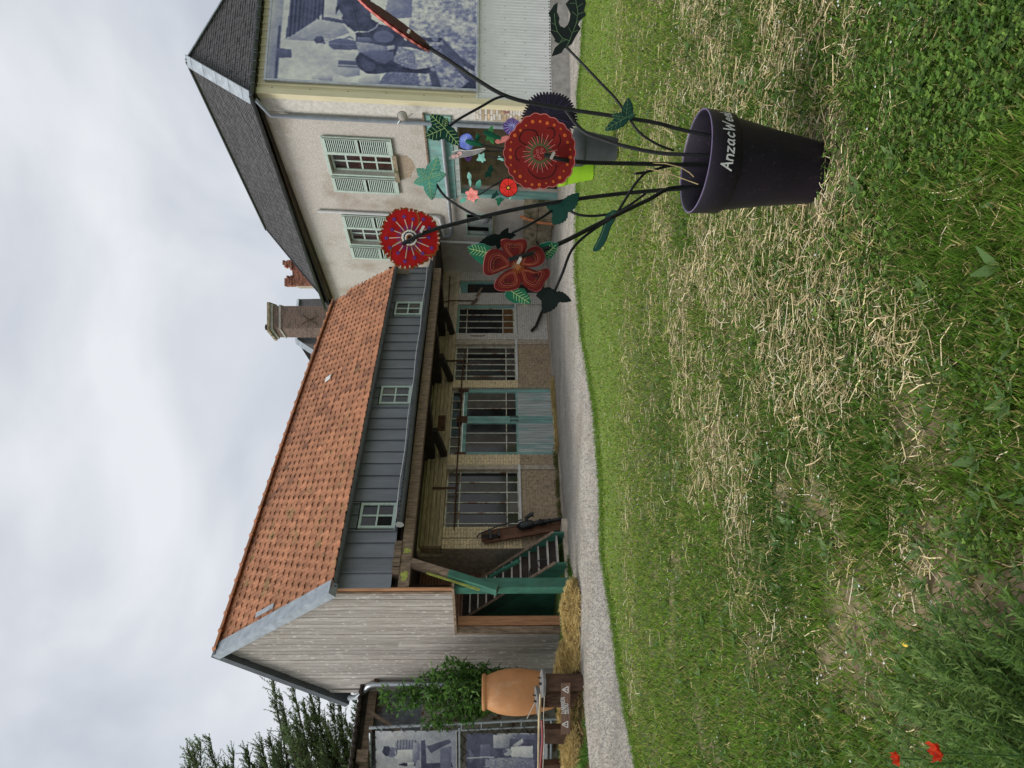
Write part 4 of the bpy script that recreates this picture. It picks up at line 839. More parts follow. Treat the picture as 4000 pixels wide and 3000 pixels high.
# two pigeons on the ledge of the small window
def pigeon(p,face,label):
    f=Vector(face).normalized(); s=Vector((0,0,1)).cross(f); up=Vector((0,0,1))
    rings=[(-.20,-.03,.004,.02),(-.13,-.02,.012,.03),(-.06,.02,.045,.05),(.0,.05,.06,.06),(.06,.085,.05,.05),(.085,.13,.03,.03),(.10,.165,.028,.028),(.125,.168,.02,.02),(.145,.16,.006,.006)]
    mb=MB(); n=8
    for (a,h,rv,rh) in rings:
        for k in range(n):
            t=2*math.pi*k/n; mb.v.append(tuple(p+f*a+up*(h+.06+rv*math.sin(t))+s*rh*math.cos(t)))
    mb.f=[(i*n+k,i*n+(k+1)%n,(i+1)*n+(k+1)%n,(i+1)*n+k) for i in range(len(rings)-1) for k in range(n)]+[tuple(range(n)),tuple((len(rings)-1)*n+k for k in range(n))]
    mb.tube([p+s*.02+up*.01,p+s*.02+up*-.055],.006,5).tube([p-s*.02+up*.01,p-s*.02+up*-.055],.006,5)
    solo('pigeon',mb,M('pigeon_grey',(.22,.23,.26),.7,.3,30),label,'pigeon',True,'pigeons at the small window')
pz=sw[2]+.115
ledge=part('window_ledge',MB().box(PH,sw[0]-.06,sw[1]+.06,sw[2]-.02,sw[2]+.012,.032,.22),m_stone,s3)
pigeon(PH.P(sw[0]+.17*(sw[1]-sw[0]),sw[2]+.067,.13),(-.6,-.8,0),'grey pigeon on the small window ledge, on its right half')
pigeon(PH.P(sw[0]+.75*(sw[1]-sw[0]),sw[2]+.067,.13),(.5,-.8,0),'grey pigeon on the small window ledge, on its left half')
# ================================================================ house behind: brick chimney and slate roof
def frontal(p,Yd): return Plane((0,Yd,CAMH),(1,0,0))
fy=34.0; PF=Plane((0,fy,0),(1,0,0))
fh=thing('rear_house','slate roofed house with tall brick chimney behind the orange roof','house',(PF.t(T5(900,700)),fy+2,0))
cu0=PF.tz(T5(560,855)); cu1=PF.tz(T5(560,535)); cz1=PF.z(T5(235,700)); cz0=PF.z(T5(1100,700))-2; lu=PF.t(T5(560,968))
cw=cu1[0]-cu0[0]; ch_=part('chimney',MB().add([],[]).hexa([Vector((cu0[0],fy,cz0)),Vector((cu1[0],fy,cz0)),Vector((cu1[0],fy+.8,cz0)),Vector((lu,fy+.9,cz0)),Vector((cu0[0],fy,cz1)),Vector((cu1[0],fy,cz1)),Vector((cu1[0],fy+.8,cz1)),Vector((lu,fy+.9,cz1))]),m_mortar,fh)
mb=MB(); mb2=MB()
side=Plane((cu0[0],fy,CAMH),((lu-cu0[0]),.9,0)); sl_=math.hypot(lu-cu0[0],.9)
for pl,t0,t1 in ((PF,cu0[0],cu1[0]),(side,0,sl_)):
    z=cz0-CAMH if False else 0
zc=0; base0=cz0
pf0=Plane((cu0[0],fy,0),(1,0,0)); ps0=Plane((cu0[0],fy,0),((lu-cu0[0]),.9,0))
for pl,ln in ((pf0,cw),(ps0,sl_)):
    z=cz0+2 -CAMH*0; k=0
    while z<cz1+CAMH*0:
        t=-(.11 if k%2 else 0)
        while t<ln:
            a=max(0,t)+.005; b=min(t+.22,ln)-.005
            if b-a>.03: (mb if random.random()<.75 else mb2).box(pl,a,b,z+.006,z+.066,.0,.012+random.uniform(-.003,.003))
            t+=.22
        z+=.076; k+=1
m_chb=M('chimney_brick',(.20,.135,.115),.9,.3,14,bump=.3); m_chb2=M('dark_chimney_brick',(.13,.095,.085),.9,.3,14)
part('brickwork',mb,m_chb,ch_,kind='stuff'); part('brickwork',mb2,m_chb2,ch_,kind='stuff')
zb_=pf0.z(T5(350,700)); 
def band(z0,z1,o,mat,nm): part(nm,MB().hexa([Vector(q) for q in ((cu0[0]-o,fy-o,z0),(cu1[0]+o,fy-o,z0),(cu1[0]+o,fy+.8+o,z0),(lu-o,fy+.9+o,z0),(cu0[0]-o,fy-o,z1),(cu1[0]+o,fy-o,z1),(cu1[0]+o,fy+.8+o,z1),(lu-o,fy+.9+o,z1))]),mat,ch_)
band(zb_-.03,zb_+.05,.05,m_conc,'string_course'); band(cz1-.05,cz1+.08,.08,m_conc,'cap'); band(cz1+.081,cz1+.2,.16,m_stone,'cap')
xp=[pf0.P(*pf0.tz(p,.03),.03) for p in (T5(650,800),T5(890,680),T5(680,680),T5(880,800))]
part('wall_tie',MB().bar(xp[0],xp[1],.03,.03).bar(xp[2],xp[3]+Vector((0,-.04,0)),.03,.03),m_rust,ch_)
fp=pf0.P(*pf0.tz(T5(160,830)))+Vector((0,.5,0)); part('flue',MB().lathe([(.06,-.1),(.06,.12),(.14,.14),(.14,.17),(.0,.22)],fp+Vector((0,0,.05)),n=12),m_iron,ch_,True)
# its slate roof, ridge running across, hip towards us
ap=atY(T5(595,1045),36.5); le=atY(T5(830,1420),36.0); re=atY(T5(1100,900),34.9); bl=atY(T5(930,460),37.5); le2=atY(T5(1000,1640),36.0)
def slope(pts,nm): part(nm,MB().add(pts,[tuple(range(len(pts)))]),m_slate,fh)
dn_=Vector((0,0,-1.6))
slope([ap,Vector((bl.x,ap.y+.3,ap.z)),re+Vector((1.6,.0,-1.5)),atY(T5(950,1230),35.2)+dn_],'roof_slope')
slope([ap,atY(T5(950,1230),35.2)+dn_,le+dn_+Vector((-.6,0,0)),le],'roof_slope')
hp=atY(T5(870,1230),35.3)
part('hip_flashing',MB().bar(ap+Vector((0,-.05,.03)),hp+Vector((0,-.1,.0)),.26,.05,Vector((0,-.7,.7))).bar(ap+Vector((0,-.02,.03)),Vector((bl.x,ap.y+.25,ap.z+.03)),.2,.05,Vector((0,-.7,.7))),m_zinc,fh)
part('walls',MB().wbox(le.x,re.x+3,36.8,44,0,min(le.z,re.z)-.4),m_stucco,fh)
part('gable_end',MB().add([le,le+Vector((0,6,0)),Vector((le.x,38,ap.z)),le-Vector((0,0,3)),le+Vector((0,6,-3))],[(0,1,2),(0,1,4,3)]),m_stucco,fh)
# broken old chimney behind the white house ridge
bcY=27.6; PC=Plane((0,bcY,0),(1,0,0)); q0=PC.tz(Z1(640,1545)); q1=PC.tz(Z1(640,1405)); zt3=PC.z(Z1(575,1470)); zb3=PC.z(Z1(700,1470))-1.6; xs_=PC.t(Z1(640,1490))
bc=part('broken_chimney',MB().hexa([Vector(q) for q in ((q0[0],bcY,zb3),(q1[0],bcY,zb3),(q1[0],bcY+.7,zb3),(q0[0],bcY+.7,zb3),(q0[0],bcY,zt3-.35),(q1[0],bcY,zt3-.35),(q1[0],bcY+.7,zt3-.35),(q0[0],bcY+.7,zt3-.35))]),m_mortar,house)
pc0=Plane((q0[0],bcY,0),(1,0,0)); wdt=q1[0]-q0[0]; z=zb3; k=0
while z<zt3+.15:
    t=-(.1 if k%2 else 0); ov=.05 if zt3-.25<z<zt3-.1 else 0
    while t<wdt:
        a=max(0,t)+.004; b=min(t+.2,wdt)-.004
        top=zt3-.15+.22*math.sin(a*9+1)
        if b-a>.03 and z<top: part('brick',MB().box(pc0,a,b,z+.005,z+.068,-.3 if z>zt3-.35 else .0,.012+ov+random.uniform(0,.02)),m_redb,bc)
        t+=.2
    z+=.074; k+=1
# ================================================================ open shed behind the banners
psh=PG.P(tgl,0,-.25); PSH=Plane(psh,-uB)
shed=thing('open_shed','old lean-to shed of corrugated iron, flaking wall and grey beams','shed',psh)
zr=PSH.z(W6(1720,960)); zbm=PSH.z(W6(1800,1000)); zlow=PSH.z(W5(640,560))
part('corrugated_wall',corr_sheet(PSH,-.1,4.2,zlow,zr,-.25,.09,.014,per=6),m_corr,shed)
part('flaking_wall',MB().box(PSH,-.1,4.2,-.1,zlow,-.5,-.22),m_flaky,shed)
part('beam',MB().box(PSH,-.05,4.2,PSH.z(W6(1815,1100)),PSH.z(W6(1740,1100)),-.1,.04),m_wood,shed)
b1=PSH.hit(W6(1750,1140)); b2=PSH.hit(W6(1960,1275)); part('strut',MB().bar(b1+PSH.n*.02,b2+PSH.n*.02+ (b2-b1)*.4,.07,.1,PSH.n),m_wood,shed)
part('cover_board',MB().box(PSH,-.2,4.2,PSH.z(W6(1742,1100)),zr+.06,-.05,.03),m_dark,shed)  # dark board added to cover the strip where the roof sheet reflects grass
part('post',MB().box(PSH,PSH.t(W6(1700,1570))-.12,PSH.t(W6(1700,1570))+.12,PSH.z(W6(1755,1570)),PSH.z(W6(1650,1570)),-.05,.16),m_wood,shed)
mb=MB(); n=60
for i in range(n+1):
    t=-.2+4.5*i/n; a=.02*math.sin(i*1.57); mb.v.append(tuple(PSH.P(t,zr+.04+a,.22))); mb.v.append(tuple(PSH.P(t,zr+.12+a,-2.2)))
mb.f=[(2*i,2*i+2,2*i+3,2*i+1) for i in range(n)]; part('roof_sheet',mb,m_corr,shed)
part('moss_edge',MB().tube([PSH.P(t,zr+.05+.02*math.sin(t*40),.23) for t in np.linspace(-.2,4.2,70)],.045,6),m_dark,shed)
# ================================================================ banner frame
by=14.45; PBN=Plane((0,by,0),(.995,-.10,0))
fl,fz1=PBN.tz(W5(225,655)); frm=thing('banner_stand','galvanised tube frame holding two laced photograph banners','frame',PBN.P(PBN.t(W5(1000,830)),.3))
tx=lambda p:PBN.tz(p)
rtop=tx(W5(225,650)); rbot=tx(W5(1775,570)); LX=rtop[0]-3.0
def tb_(a,b,r,nm='tube'): part(nm,MB().tube([PBN.P(*a),PBN.P(*b)],r,10),m_galv,frm,True)
zfoot=float(gz(-7,14.5))
tb_((rtop[0],rtop[1]+.05),(rbot[0],zfoot-.02),.033,'upright'); tb_((rtop[0]-.13,rtop[1]-.1),(rbot[0]-.16,tx(W5(1780,640))[1]),.024,'inner_upright'); tb_((LX,rtop[1]),(LX,zfoot-.02),.033,'upright')
zmd=tx(W5(985,720))[1]; zbt_=tx(W5(1775,800))[1]; ztp=tx(W5(215,850))[1]
tb_((rtop[0]-.1,ztp),(LX,ztp+.02),.028,'cross_tube'); tb_((rtop[0],zmd),(LX,zmd),.034,'cross_tube'); tb_((rbot[0],zbt_),(LX,zbt_),.03,'cross_tube')
for k in range(9):
    f=(k+.5)/9; a=rtop[0]+(rbot[0]-rtop[0])*f; z=rtop[1]+(zbt_-rtop[1])*f
    part('clamp',MB().lathe([(.036,-.02),(.045,-.02),(.045,.02),(.036,.02)],PBN.P(a,z),n=10).bar(PBN.P(a,z,.02),PBN.P(a-.12,z+.01,.02),.02,.02),m_galv,frm)
def banner(p_tl,p_br,label,draw,x0,x1,y0):
    (tR,zT),(_,zB)=tx(p_tl),tx(p_br); tLft=tR-2.4; pm=(x1-x0)/(zT-zB); y1=y0+2.4*pm
    c=Canvas(170,210,x0,x1,y0,y1,.8); draw(c); c.finish()
    fn=lambda x,y:PBN.P(tR-(y-y0)/pm,zT-(x-x0)/pm,.03+.008*math.sin(x*.02)+.006*math.sin(y*.03))
    b=part('banner',c.mesh(fn,'banner',(.014,.016,.04),(.22,.225,.33),(.88,.86,.83)),None,None); b['label']=label; b['category']='banner'; b['group']='banners laced in the tube frame'
    mb=MB(); n=14
    pts=[]
    for k in range(n+1):
        z=zT+(zB-zT)*k/n; pts.append(PBN.P(tR-.02 if k%2 else tR+.14,z,.05))
    mb.tube(pts,.008,5,False); n2=18; pts=[PBN.P(tR-2.4*k/n2,zT-.02 if k%2 else zT+.12,.05) for k in range(n2+1)]; mb.tube(pts,.008,5,False)
    part('lacing',mb,m_iron,b); return b
def d1(c):
    c.noise(.07,5); c.noise(.04,30)
    c.poly([(640,640),(660,640),(660,1300),(640,1300)],.5); c.poly([(560,640),(700,640),(960,640),(960,1300),(700,1300),(640,1300)],.62,.02)
    c.poly([(650,750),(690,740),(700,960),(920,960),(930,1000),(650,1010)],.2); c.poly([(700,800),(900,740),(920,770),(740,860)],.28); c.poly([(820,830),(920,800),(900,1300),(820,1300)],.42,.05)
    c.poly([(430,760),(500,735),(610,745),(650,780),(640,930),(480,930),(430,870)],.55)
    for k in range(7): c.line([(450+k*26,745),(440+k*26,900)],4,.35)
    c.poly([(400,830),(590,830),(600,950),(480,960),(420,900)],.88); c.ell(395,850,52,45,.50); c.poly([(312,850),(330,800),(370,795),(385,820),(370,880),(345,888)],.15); c.ell(392,838,5,6,.2); c.ell(392,865,5,6,.2); c.line([(425,838),(430,862)],4,.95); c.poly([(580,770),(625,765),(615,960),(575,950)],.6)
    c.poly([(460,965),(500,955),(600,960),(600,985),(500,985),(460,975)],.12); c.poly([(530,955),(590,955),(590,988),(530,988)],.85); c.poly([(300,1000),(620,1010),(620,1300),(400,1300)],.6,.05)
def d2(c):
    c.poly([(1020,600),(1700,600),(1700,1300),(1020,1300)],.25,.03); c.noise(.05,12)
    c.poly([(1160,790),(1250,780),(1250,950),(1160,960)],.42); c.poly([(1060,820),(1120,900),(1070,960)],.45); c.poly([(1275,690),(1420,690),(1420,820),(1275,820)],.7,.04); c.poly([(1300,680),(1640,680),(1640,730),(1420,735)],.66,.06); c.poly([(1430,690),(1650,690),(1650,740),(1480,745)],.45,.05)
    c.poly([(1440,800),(1530,730),(1540,770),(1490,810)],.82); c.poly([(1430,810),(1620,800),(1625,910),(1440,915),(1420,860)],.93,.03); c.ell(1400,855,38,34,.72); c.poly([(1360,870),(1355,835),(1390,828),(1400,850)],.4)
    c.poly([(1240,910),(1500,900),(1640,920),(1640,1150),(1280,1150),(1240,1000)],.52,.10); c.ell(1215,960,40,40,.62); c.poly([(1160,990),(1165,925),(1200,915),(1205,985)],.3); c.line([(1050,905),(1280,900)],5,.85); c.line([(1640,680),(1640,1100)],8,.3)
banner(W5(258,668),W5(960,655),'upper laced banner showing a smiling seated man in striped sleeves',d1,255,965,655)
banner(W5(1040,690),W5(1745,690),'lower laced banner showing soldiers and a woman in white blouse',d2,1035,1750,680)
# ================================================================ terracotta jar
jy=14.1; jb=atY(W5(1815,335),jy); jz=float(gz(jb.x,jy)); jt=atY(W5(1180,325),jy).z; H=jt-jz; jr=174*jy/FPX/2
prof=[(0,.0),(.52,.0),(.56,.02),(.74,.16),(.90,.32),(.99,.48),(1.0,.58),(.97,.70),(.90,.80),(.80,.88),(.715,.93),(.70,.945),(.755,.955),(.785,.975),(.77,.995),(.72,1.0),(.66,.99),(.64,.95),(.7,.85)]
jar=solo('terracotta_jar',MB().lathe([(r*jr,h*H) for r,h in prof],(jb.x,jy,jz),n=48),m_terra,'tall round bellied terracotta jar beside the boarded gable','jar',True)
# ================================================================ grinding stones and poles on timber stumps, warning board
sy=13.05
def stump(p0,p1,yb,label):
    a=atY(p0,yb); b=atY(p1,yb); g=float(gz(a.x,yb)); x0,x1=min(a.x,b.x),max(a.x,b.x); zt=max(a.z,b.z)
    o=solo('timber_stump',MB().hexa([Vector(q) for q in ((x0-.01,yb,g-.03),(x1+.015,yb+.02,g-.03),(x1,yb+.24,g-.03),(x0,yb+.25,g-.03),(x0,yb,zt),(x1,yb+.01,zt),(x1,yb+.25,zt),(x0,yb+.24,zt))]),m_woodst,label,'stump',group='timber stumps under the display'); return x0,x1,zt
m_woodst=M('stump_timber',(.085,.048,.03),.85,.4,4,bump=.4,stretch=(5,5,1.5),rand=.2)
st=[stump(S1(470,380),S1(700,545),sy,'dark timber stump under the front round stone beside the jar'),stump(S1(425,610),S1(700,785),sy+.28,'dark timber stump between the jar and the warning board, set back'),stump(S1(475,1110),S1(700,1310),sy,'dark timber stump at the left end of the warning board'),stump(S1(430,1635),S1(700,1800),sy,'dark timber stump at the left picture edge')]
def disc(p,yb,r,tilt,label,zt):
    cpt=atY(p,yb); cpt.z=zt+.025; ax=Vector((tilt,-.08,1)).normalized()
    o=thing('grinding_stone',label,'grinding stone',cpt,'grinding stones on stumps')
    part('stone_disc',MB().lathe([(.04,-.025),(r,-.025),(r+.006,0),(r,.025),(.04,.025),(.04,-.025)],cpt,ax,28),m_gst,o,True)
    part('spindle',MB().bar(cpt-ax*.02+Vector((-.03,0,0)),cpt+ax*.07,.03,.03),m_iron,o); part('peg',MB().bar(cpt+Vector((.1,-.02,.03)),cpt+Vector((.12,-.02,.09)),.02,.02),m_iron,o)
m_gst=M('grindstone',(.16,.16,.155),.85,.25,9,bump=.3)
disc(S1(455,440),sy+.12,.235,.05,'grey round grinding stone on the stump nearest the jar',st[0][2]); disc(S1(395,690),sy+.4,.25,-.05,'grey round grinding stone partly hidden behind the rope',st[1][2]+.04)
def pole(pts,yb,r,mat,name,label,cat): solo(name,MB().tube([atY(p,yb) for p in pts],r,7),mat,label,cat,True)
solo('split_pole',MB().tube([atY(p,sy+.08) for p in (S1(410,590),S1(395,900),S1(385,1200),S1(380,1700))],[.02,.028,.02,.022],7),m_woodh,'long split wooden pole lying across the stumps','pole',True)
pole((S1(430,970),S1(440,1250),S1(405,1700)),sy+.02,.022,M('red_pole',(.22,.03,.035),.5,.2),'red_pole','dark red pole crossing below the wooden pole at left edge','pole')
pole((S1(470,570),S1(455,900),S1(465,1200),S1(445,1659)),sy-.02,.007,m_rope,'tension_wire','grey wire stretched below the poles over the stumps','wire')
pole((S1(435,400),S1(340,700),S1(215,950)),sy+.5,.008,m_rope,'white_cord','white cord tied from the grinding stone up to the tube frame','cord')
# stroke lettering
GL={'D':[[(0,0),(0,1),(.35,.95),(.6,.6),(.5,.2),(0,0)]],'A':[[(0,0),(.32,1),(.64,0)],[(.12,.38),(.52,.38)]],'N':[[(0,0),(0,1),(.55,0),(.55,1)]],'G':[[(.55,.85),(.3,1),(.05,.7),(.05,.25),(.3,0),(.58,.2),(.58,.5),(.35,.5)]],'E':[[(.5,1),(0,1),(0,0),(.52,0)],[(0,.52),(.42,.52)]],'R':[[(0,0),(0,1),(.4,.95),(.5,.72),(.35,.52),(0,.48)],[(.2,.5),(.58,0)]],'T':[[(0,1),(.64,1)],[(.32,1),(.32,0)]],'O':[[(.3,1),(.05,.75),(.05,.25),(.3,0),(.55,.25),(.55,.75),(.3,1)]],'U':[[(0,1),(.02,.25),(.28,0),(.54,.25),(.56,1)]],
'n':[[(0,0),(0,.58)],[(0,.4),(.18,.58),(.36,.52),(.42,.3),(.42,0)]],'z':[[(0,.56),(.42,.56),(0,0),(.44,0)]],'a':[[(.42,.5),(.22,.6),(.03,.4),(.05,.1),(.22,0),(.4,.16),(.43,.56)],[(.41,.3),(.44,.1),(.52,0)]],'c':[[(.4,.5),(.22,.6),(.04,.42),(.04,.15),(.22,0),(.42,.1)]],'W':[[(0,1),(.2,0),(.44,.72),(.66,0),(.88,1)]],'e':[[(.05,.3),(.42,.33),(.36,.54),(.2,.6),(.04,.4),(.06,.12),(.24,0),(.43,.1)]],'k':[[(0,1),(0,0)],[(.38,.55),(0,.25),(.4,0)]]}
ADV={'W':1.02,'A':.74,'n':.56,'z':.56,'a':.64,'c':.54,'e':.55,'k':.5}
def strokes(text,fn,h,w,mb,adv=None):
    x=0
    for chh in text:
        for pl in GL[chh]:
            for (a,b) in zip(pl,pl[1:]):
                n=3
                for i in range(n):
                    p=[a[0]+(b[0]-a[0])*i/n,a[1]+(b[1]-a[1])*i/n]; q=[a[0]+(b[0]-a[0])*(i+1)/n,a[1]+(b[1]-a[1])*(i+1)/n]
                    P0=Vector(((x+p[0])*h,p[1]*h)); P1=Vector(((x+q[0])*h,q[1]*h)); d=(P1-P0).normalized(); s=Vector((-d.y,d.x))*w/2; P0=P0-d*w*.4; P1=P1+d*w*.4
                    mb.add([fn(*(P0-s)),fn(*(P1-s)),fn(*(P1+s)),fn(*(P0+s))],[(0,1,2,3)])
        x+=(adv or ADV).get(chh,.76)
    return x*h
PSG=Plane((atY(S1(820,800),sy-.06)),(1,-.03,0)); sg0=PSG.tz(S1(765,1175)); sg1=PSG.tz(S1(765,440)); 
zsb=min(PSG.z(S1(820,700)),0); 
zA=PSG.z(S1(822,900)); zB_=PSG.z(S1(708,900))
sign=thing('warning_board','weathered plank on the ground with chalked DANGER TROU and two triangles','sign',PSG.P((sg0[0]+sg1[0])/2,zA))
m_signw=M('sign_plank',(.155,.095,.065),.85,.3,4,stretch=(1,1,8),bump=.3)
part('plank',MB().box(PSG,sg0[0],sg1[0],zA-.02,zB_,-.035,0),m_signw,sign)
m_chalk=M('chalk_paint',(.70,.69,.66),.9,.15,30); mb=MB(); hh=(zB_-zA)
def at_(tx_,zz): return lambda x,y:PSG.P(tx_+x,zz+y+x*.06,.004)
q=PSG.tz(S1(755,870)); strokes('DANGER',at_(q[0],zA+hh*.50),hh*.42,.014,mb,{c:.86 for c in 'DANGER'}); q=PSG.tz(S1(805,880)); strokes('TROU',at_(q[0],zA+hh*.04),hh*.40,.015,mb,{c:.9 for c in 'TROU'})
for (cx,) in ((S1(765,1030),),(S1(770,530),)):
    t,z=PSG.tz(cx); r=hh*.42
    tri=[(t-r,z-r*.8),(t+r,z-r*.8),(t,z+r*.95),(t-r,z-r*.8)]
    for a,b in zip(tri,tri[1:]):
        d=Vector((b[0]-a[0],b[1]-a[1])).normalized(); s=Vector((-d.y,d.x))*.007
        mb.add([PSG.P(a[0]-s.x,a[1]-s.y,.004),PSG.P(b[0]-s.x,b[1]-s.y,.004),PSG.P(b[0]+s.x,b[1]+s.y,.004),PSG.P(a[0]+s.x,a[1]+s.y,.004)],[(0,1,2,3)])
    mb.box(PSG,t-.006,t+.006,z-r*.25,z+r*.4,.002,.004).box(PSG,t-.007,t+.007,z-r*.6,z-r*.45,.002,.004)
part('lettering',mb,m_chalk,sign)
# ================================================================ hand pump on a plank
pp=Plane(PB.P(0,0,.30),uB); pq0=pp.tz(W1(2045,1090)); pq1=pp.tz(W1(850,1215))
pump=thing('hand_pump','black cast iron hand pump bolted to a brown plank leaning on the brick wall','pump',pp.P(pq0[0],0))
ax0=pp.P(*pp.tz(W1(2045,1100)),0); ax0.z=max(0.0,ax0.z); ax1=pp.P(*pp.tz(W1(845,1235)),-.2)
pd=(ax1-ax0).normalized(); sd_=(pp.u-pd*pp.u.dot(pd)).normalized(); nd=pd.cross(sd_); nd=nd if nd.dot(PB.n)>0 else -nd; Lp=(ax1-ax0).length
m_pl=M('pump_plank',(.15,.07,.04),.7,.3,4,stretch=(5,5,1),bump=.2); hw_=.17
f=[ax0-sd_*hw_,ax0+sd_*hw_,ax0+pd*(Lp-.1)+sd_*hw_,ax0+pd*Lp+sd_*(hw_-.09),ax0+pd*Lp-sd_*(hw_-.09),ax0+pd*(Lp-.1)-sd_*hw_]
part('plank',MB().prism([q+nd*.05 for q in f],f),m_pl,pump)
o_=ax0+nd*.16+sd_*.05
part('barrel',MB().lathe([(.045,.03),(.045,.28),(.07,.29),(.07,.32),(.055,.33),(.055,.42),(.075,.43),(.075,.46),(.06,.47),(.085,.52),(.085,.56),(.06,.58),(.06,.7),(.09,.72),(.10,.78),(.10,1.0),(.085,1.04),(.04,1.08),(.03,1.1)],o_,pd,18),m_iron,pump,True)
part('spout',MB().tube([o_+pd*.85+sd_*.09,o_+pd*.85+sd_*.2,o_+pd*.72+sd_*.28,o_+pd*.66+sd_*.26],[.05,.045,.05,.055],10),m_iron,pump,True)
part('rod',MB().tube([o_+pd*1.05,o_+pd*1.75],.014,6),m_rust,pump); part('lever',MB().tube([o_+pd*.95+sd_*.17,o_+pd*1.5+sd_*.12,o_+pd*2.0-sd_*.02,o_+pd*2.06-sd_*.1],.018,6),m_iron,pump,True)
part('bracket',MB().bar(o_+pd*1.6-sd_*.1-nd*.08,o_+pd*1.95-sd_*.1,.08,.06).bar(o_+pd*1.75-sd_*.22,o_+pd*1.75+sd_*.06,.06,.05).bar(o_+pd*1.55-sd_*.2,o_+pd*1.55-sd_*.04,.09,.05),m_iron,pump)
# ================================================================ iron wheel
wy=15.7; wc=atY(W4(1868,538),wy); wr=57*wy/FPX; gz0=float(gz(wc.x,wy)); wc.z=gz0+wr*.97
wn=Vector((.25,-1,.12)).normalized(); e1=wn.orthogonal().normalized(); e2=wn.cross(e1)
wh=thing('iron_wheel','thin spoked iron wheel leaning against the green stair side','wheel',(wc.x,wy,gz0))
part('rim',MB().tube([wc+(e1*math.cos(a)+e2*math.sin(a))*wr for a in np.linspace(0,2*math.pi,33)],.016,6,False),m_iron,wh,True)
part('hub',MB().lathe([(.0,-.06),(.035,-.06),(.045,0),(.035,.06),(0,.06)],wc,wn,12),m_iron,wh,True)
for k in range(7):
    a=2*math.pi*k/7+.3; d=e1*math.cos(a)+e2*math.sin(a); part('spoke',MB().tube([wc+d*.03,wc+d*wr],.010,5),m_iron,wh)
# ================================================================ leaves helper
def quads(name,P,Dr,Nn,ln,wd,mat,col,parent=None,bend=.0,taper=.15):
    """P base points, Dr direction, Nn side vectors; each leaf = pointed 6-vert blade"""
    n=len(P); S=Nn*wd[:,None]; T=Dr*ln[:,None]; up=np.cross(Dr,Nn); B=up*(bend*ln)[:,None] if np.ndim(bend) else up*(bend*ln[:,None])
    v=np.stack([P-S*.3,P+S*.3,P+T*.45-S+B*.5,P+T*.45+S+B*.5,P+T-S*taper*.3+B*0,P+T+S*taper*.3+B*0],1).reshape(-1,3)
    b=(np.arange(n)*6)[:,None]; f=np.concatenate([b+np.array([[0,1,3,2]]),b+np.array([[2,3,5,4]])],1).reshape(-1,4)
    me=bpy.data.meshes.new(name); me.vertices.add(len(v)); me.vertices.foreach_set('co',v.astype(np.float32).ravel())
    me.loops.add(f.size); me.loops.foreach_set('vertex_index',f.ravel().astype(np.int32)); me.polygons.add(len(f)); me.polygons.foreach_set('loop_start',np.arange(0,f.size,4,dtype=np.int32)); me.polygons.foreach_set('loop_total',np.full(len(f),4,np.int32))
    me.update(calc_edges=True); me.validate()
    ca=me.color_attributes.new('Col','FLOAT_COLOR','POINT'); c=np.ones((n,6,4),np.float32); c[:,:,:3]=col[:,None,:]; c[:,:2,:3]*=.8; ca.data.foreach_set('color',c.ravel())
    me.materials.append(mat); o=bpy.data.objects.new(name,me); COL.objects.link(o)
    if parent is not None: o.parent=parent; o.matrix_parent_inverse=inv_of(parent)
    return o
def unitv(a): return a/np.maximum(np.linalg.norm(a,axis=1,keepdims=True),1e-9)
def mixcol(n,a,b,jit=.15):
    t=np.random.rand(n,1); c=np.array(a)*(1-t)+np.array(b)*t; return np.clip(c*(1+jit*np.random.randn(n,1)),0,1)
# ---------------------------------------------------------------- bush at the corner
bpts=[(W5(1120,250),None)]
bb=atY(W5(1130,330),14.6); bg_=float(gz(bb.x,14.75))
bush=thing('leafy_shrub','leafy green shrub climbing the barn corner above the jar','shrub',(bb.x,14.75,bg_))
stems=[(W5(880,95),14.5),(W5(1010,150),14.4),(W5(760,180),14.6),(W5(560,300),14.7),(W5(345,335),14.7),(W5(360,420),14.8),(W5(460,470),14.8),(W5(600,420),14.7),(W5(720,350),14.4),(W5(820,620),14.7),(W5(900,520),14.6),(W5(1060,560),14.6),(W5(1100,240),14.4),(W5(900,300),14.2),(W5(760,480),14.5),(W5(650,230),14.6),(W5(1130,180),14.5),(W5(1030,430),14.4),(W5(690,600),14.8),(W5(480,380),14.7),(W5(830,180),14.4),(W5(960,240),14.3)]
base=Vector((bb.x+.05,14.75,bg_)); mbs=MB(); Pl=[];Dl=[]
for (p,yb) in stems:
    tip=atY(p,yb); m1=base.lerp(tip,.45)+Vector((random.uniform(-.1,.1),random.uniform(-.1,.05),.15)); pts=[base,m1,tip]
    cur=[ (base*(1-t)**2+m1*2*t*(1-t)+tip*t*t) for t in np.linspace(0,1,12)]; mbs.tube(cur,np.linspace(.014,.004,12),5)
    for i in range(2,12):
        for _ in range(int(8+i*2.2)):
            q=cur[i]+Vector((random.gauss(0,.055),random.gauss(0,.07),random.gauss(0,.06))); Pl.append(q); d=(cur[i]-cur[i-1]).normalized()*.4+Vector((random.gauss(0,.6),random.gauss(-.15,.6),random.gauss(-.25,.5))); Dl.append(d)
part('stem',mbs,m_bark,bush)
Pl=np.array(Pl);Dl=unitv(np.array(Dl)); Nl=unitv(np.cross(Dl,np.random.randn(*Dl.shape)+np.array([0,0,1.5]))); n=len(Pl)
quads('crown',Pl,Dl,Nl,np.random.uniform(.09,.19,n),np.random.uniform(.017,.030,n),m_bush,mixcol(n,(.035,.100,.020),(.13,.25,.055)),bush,bend=.12)
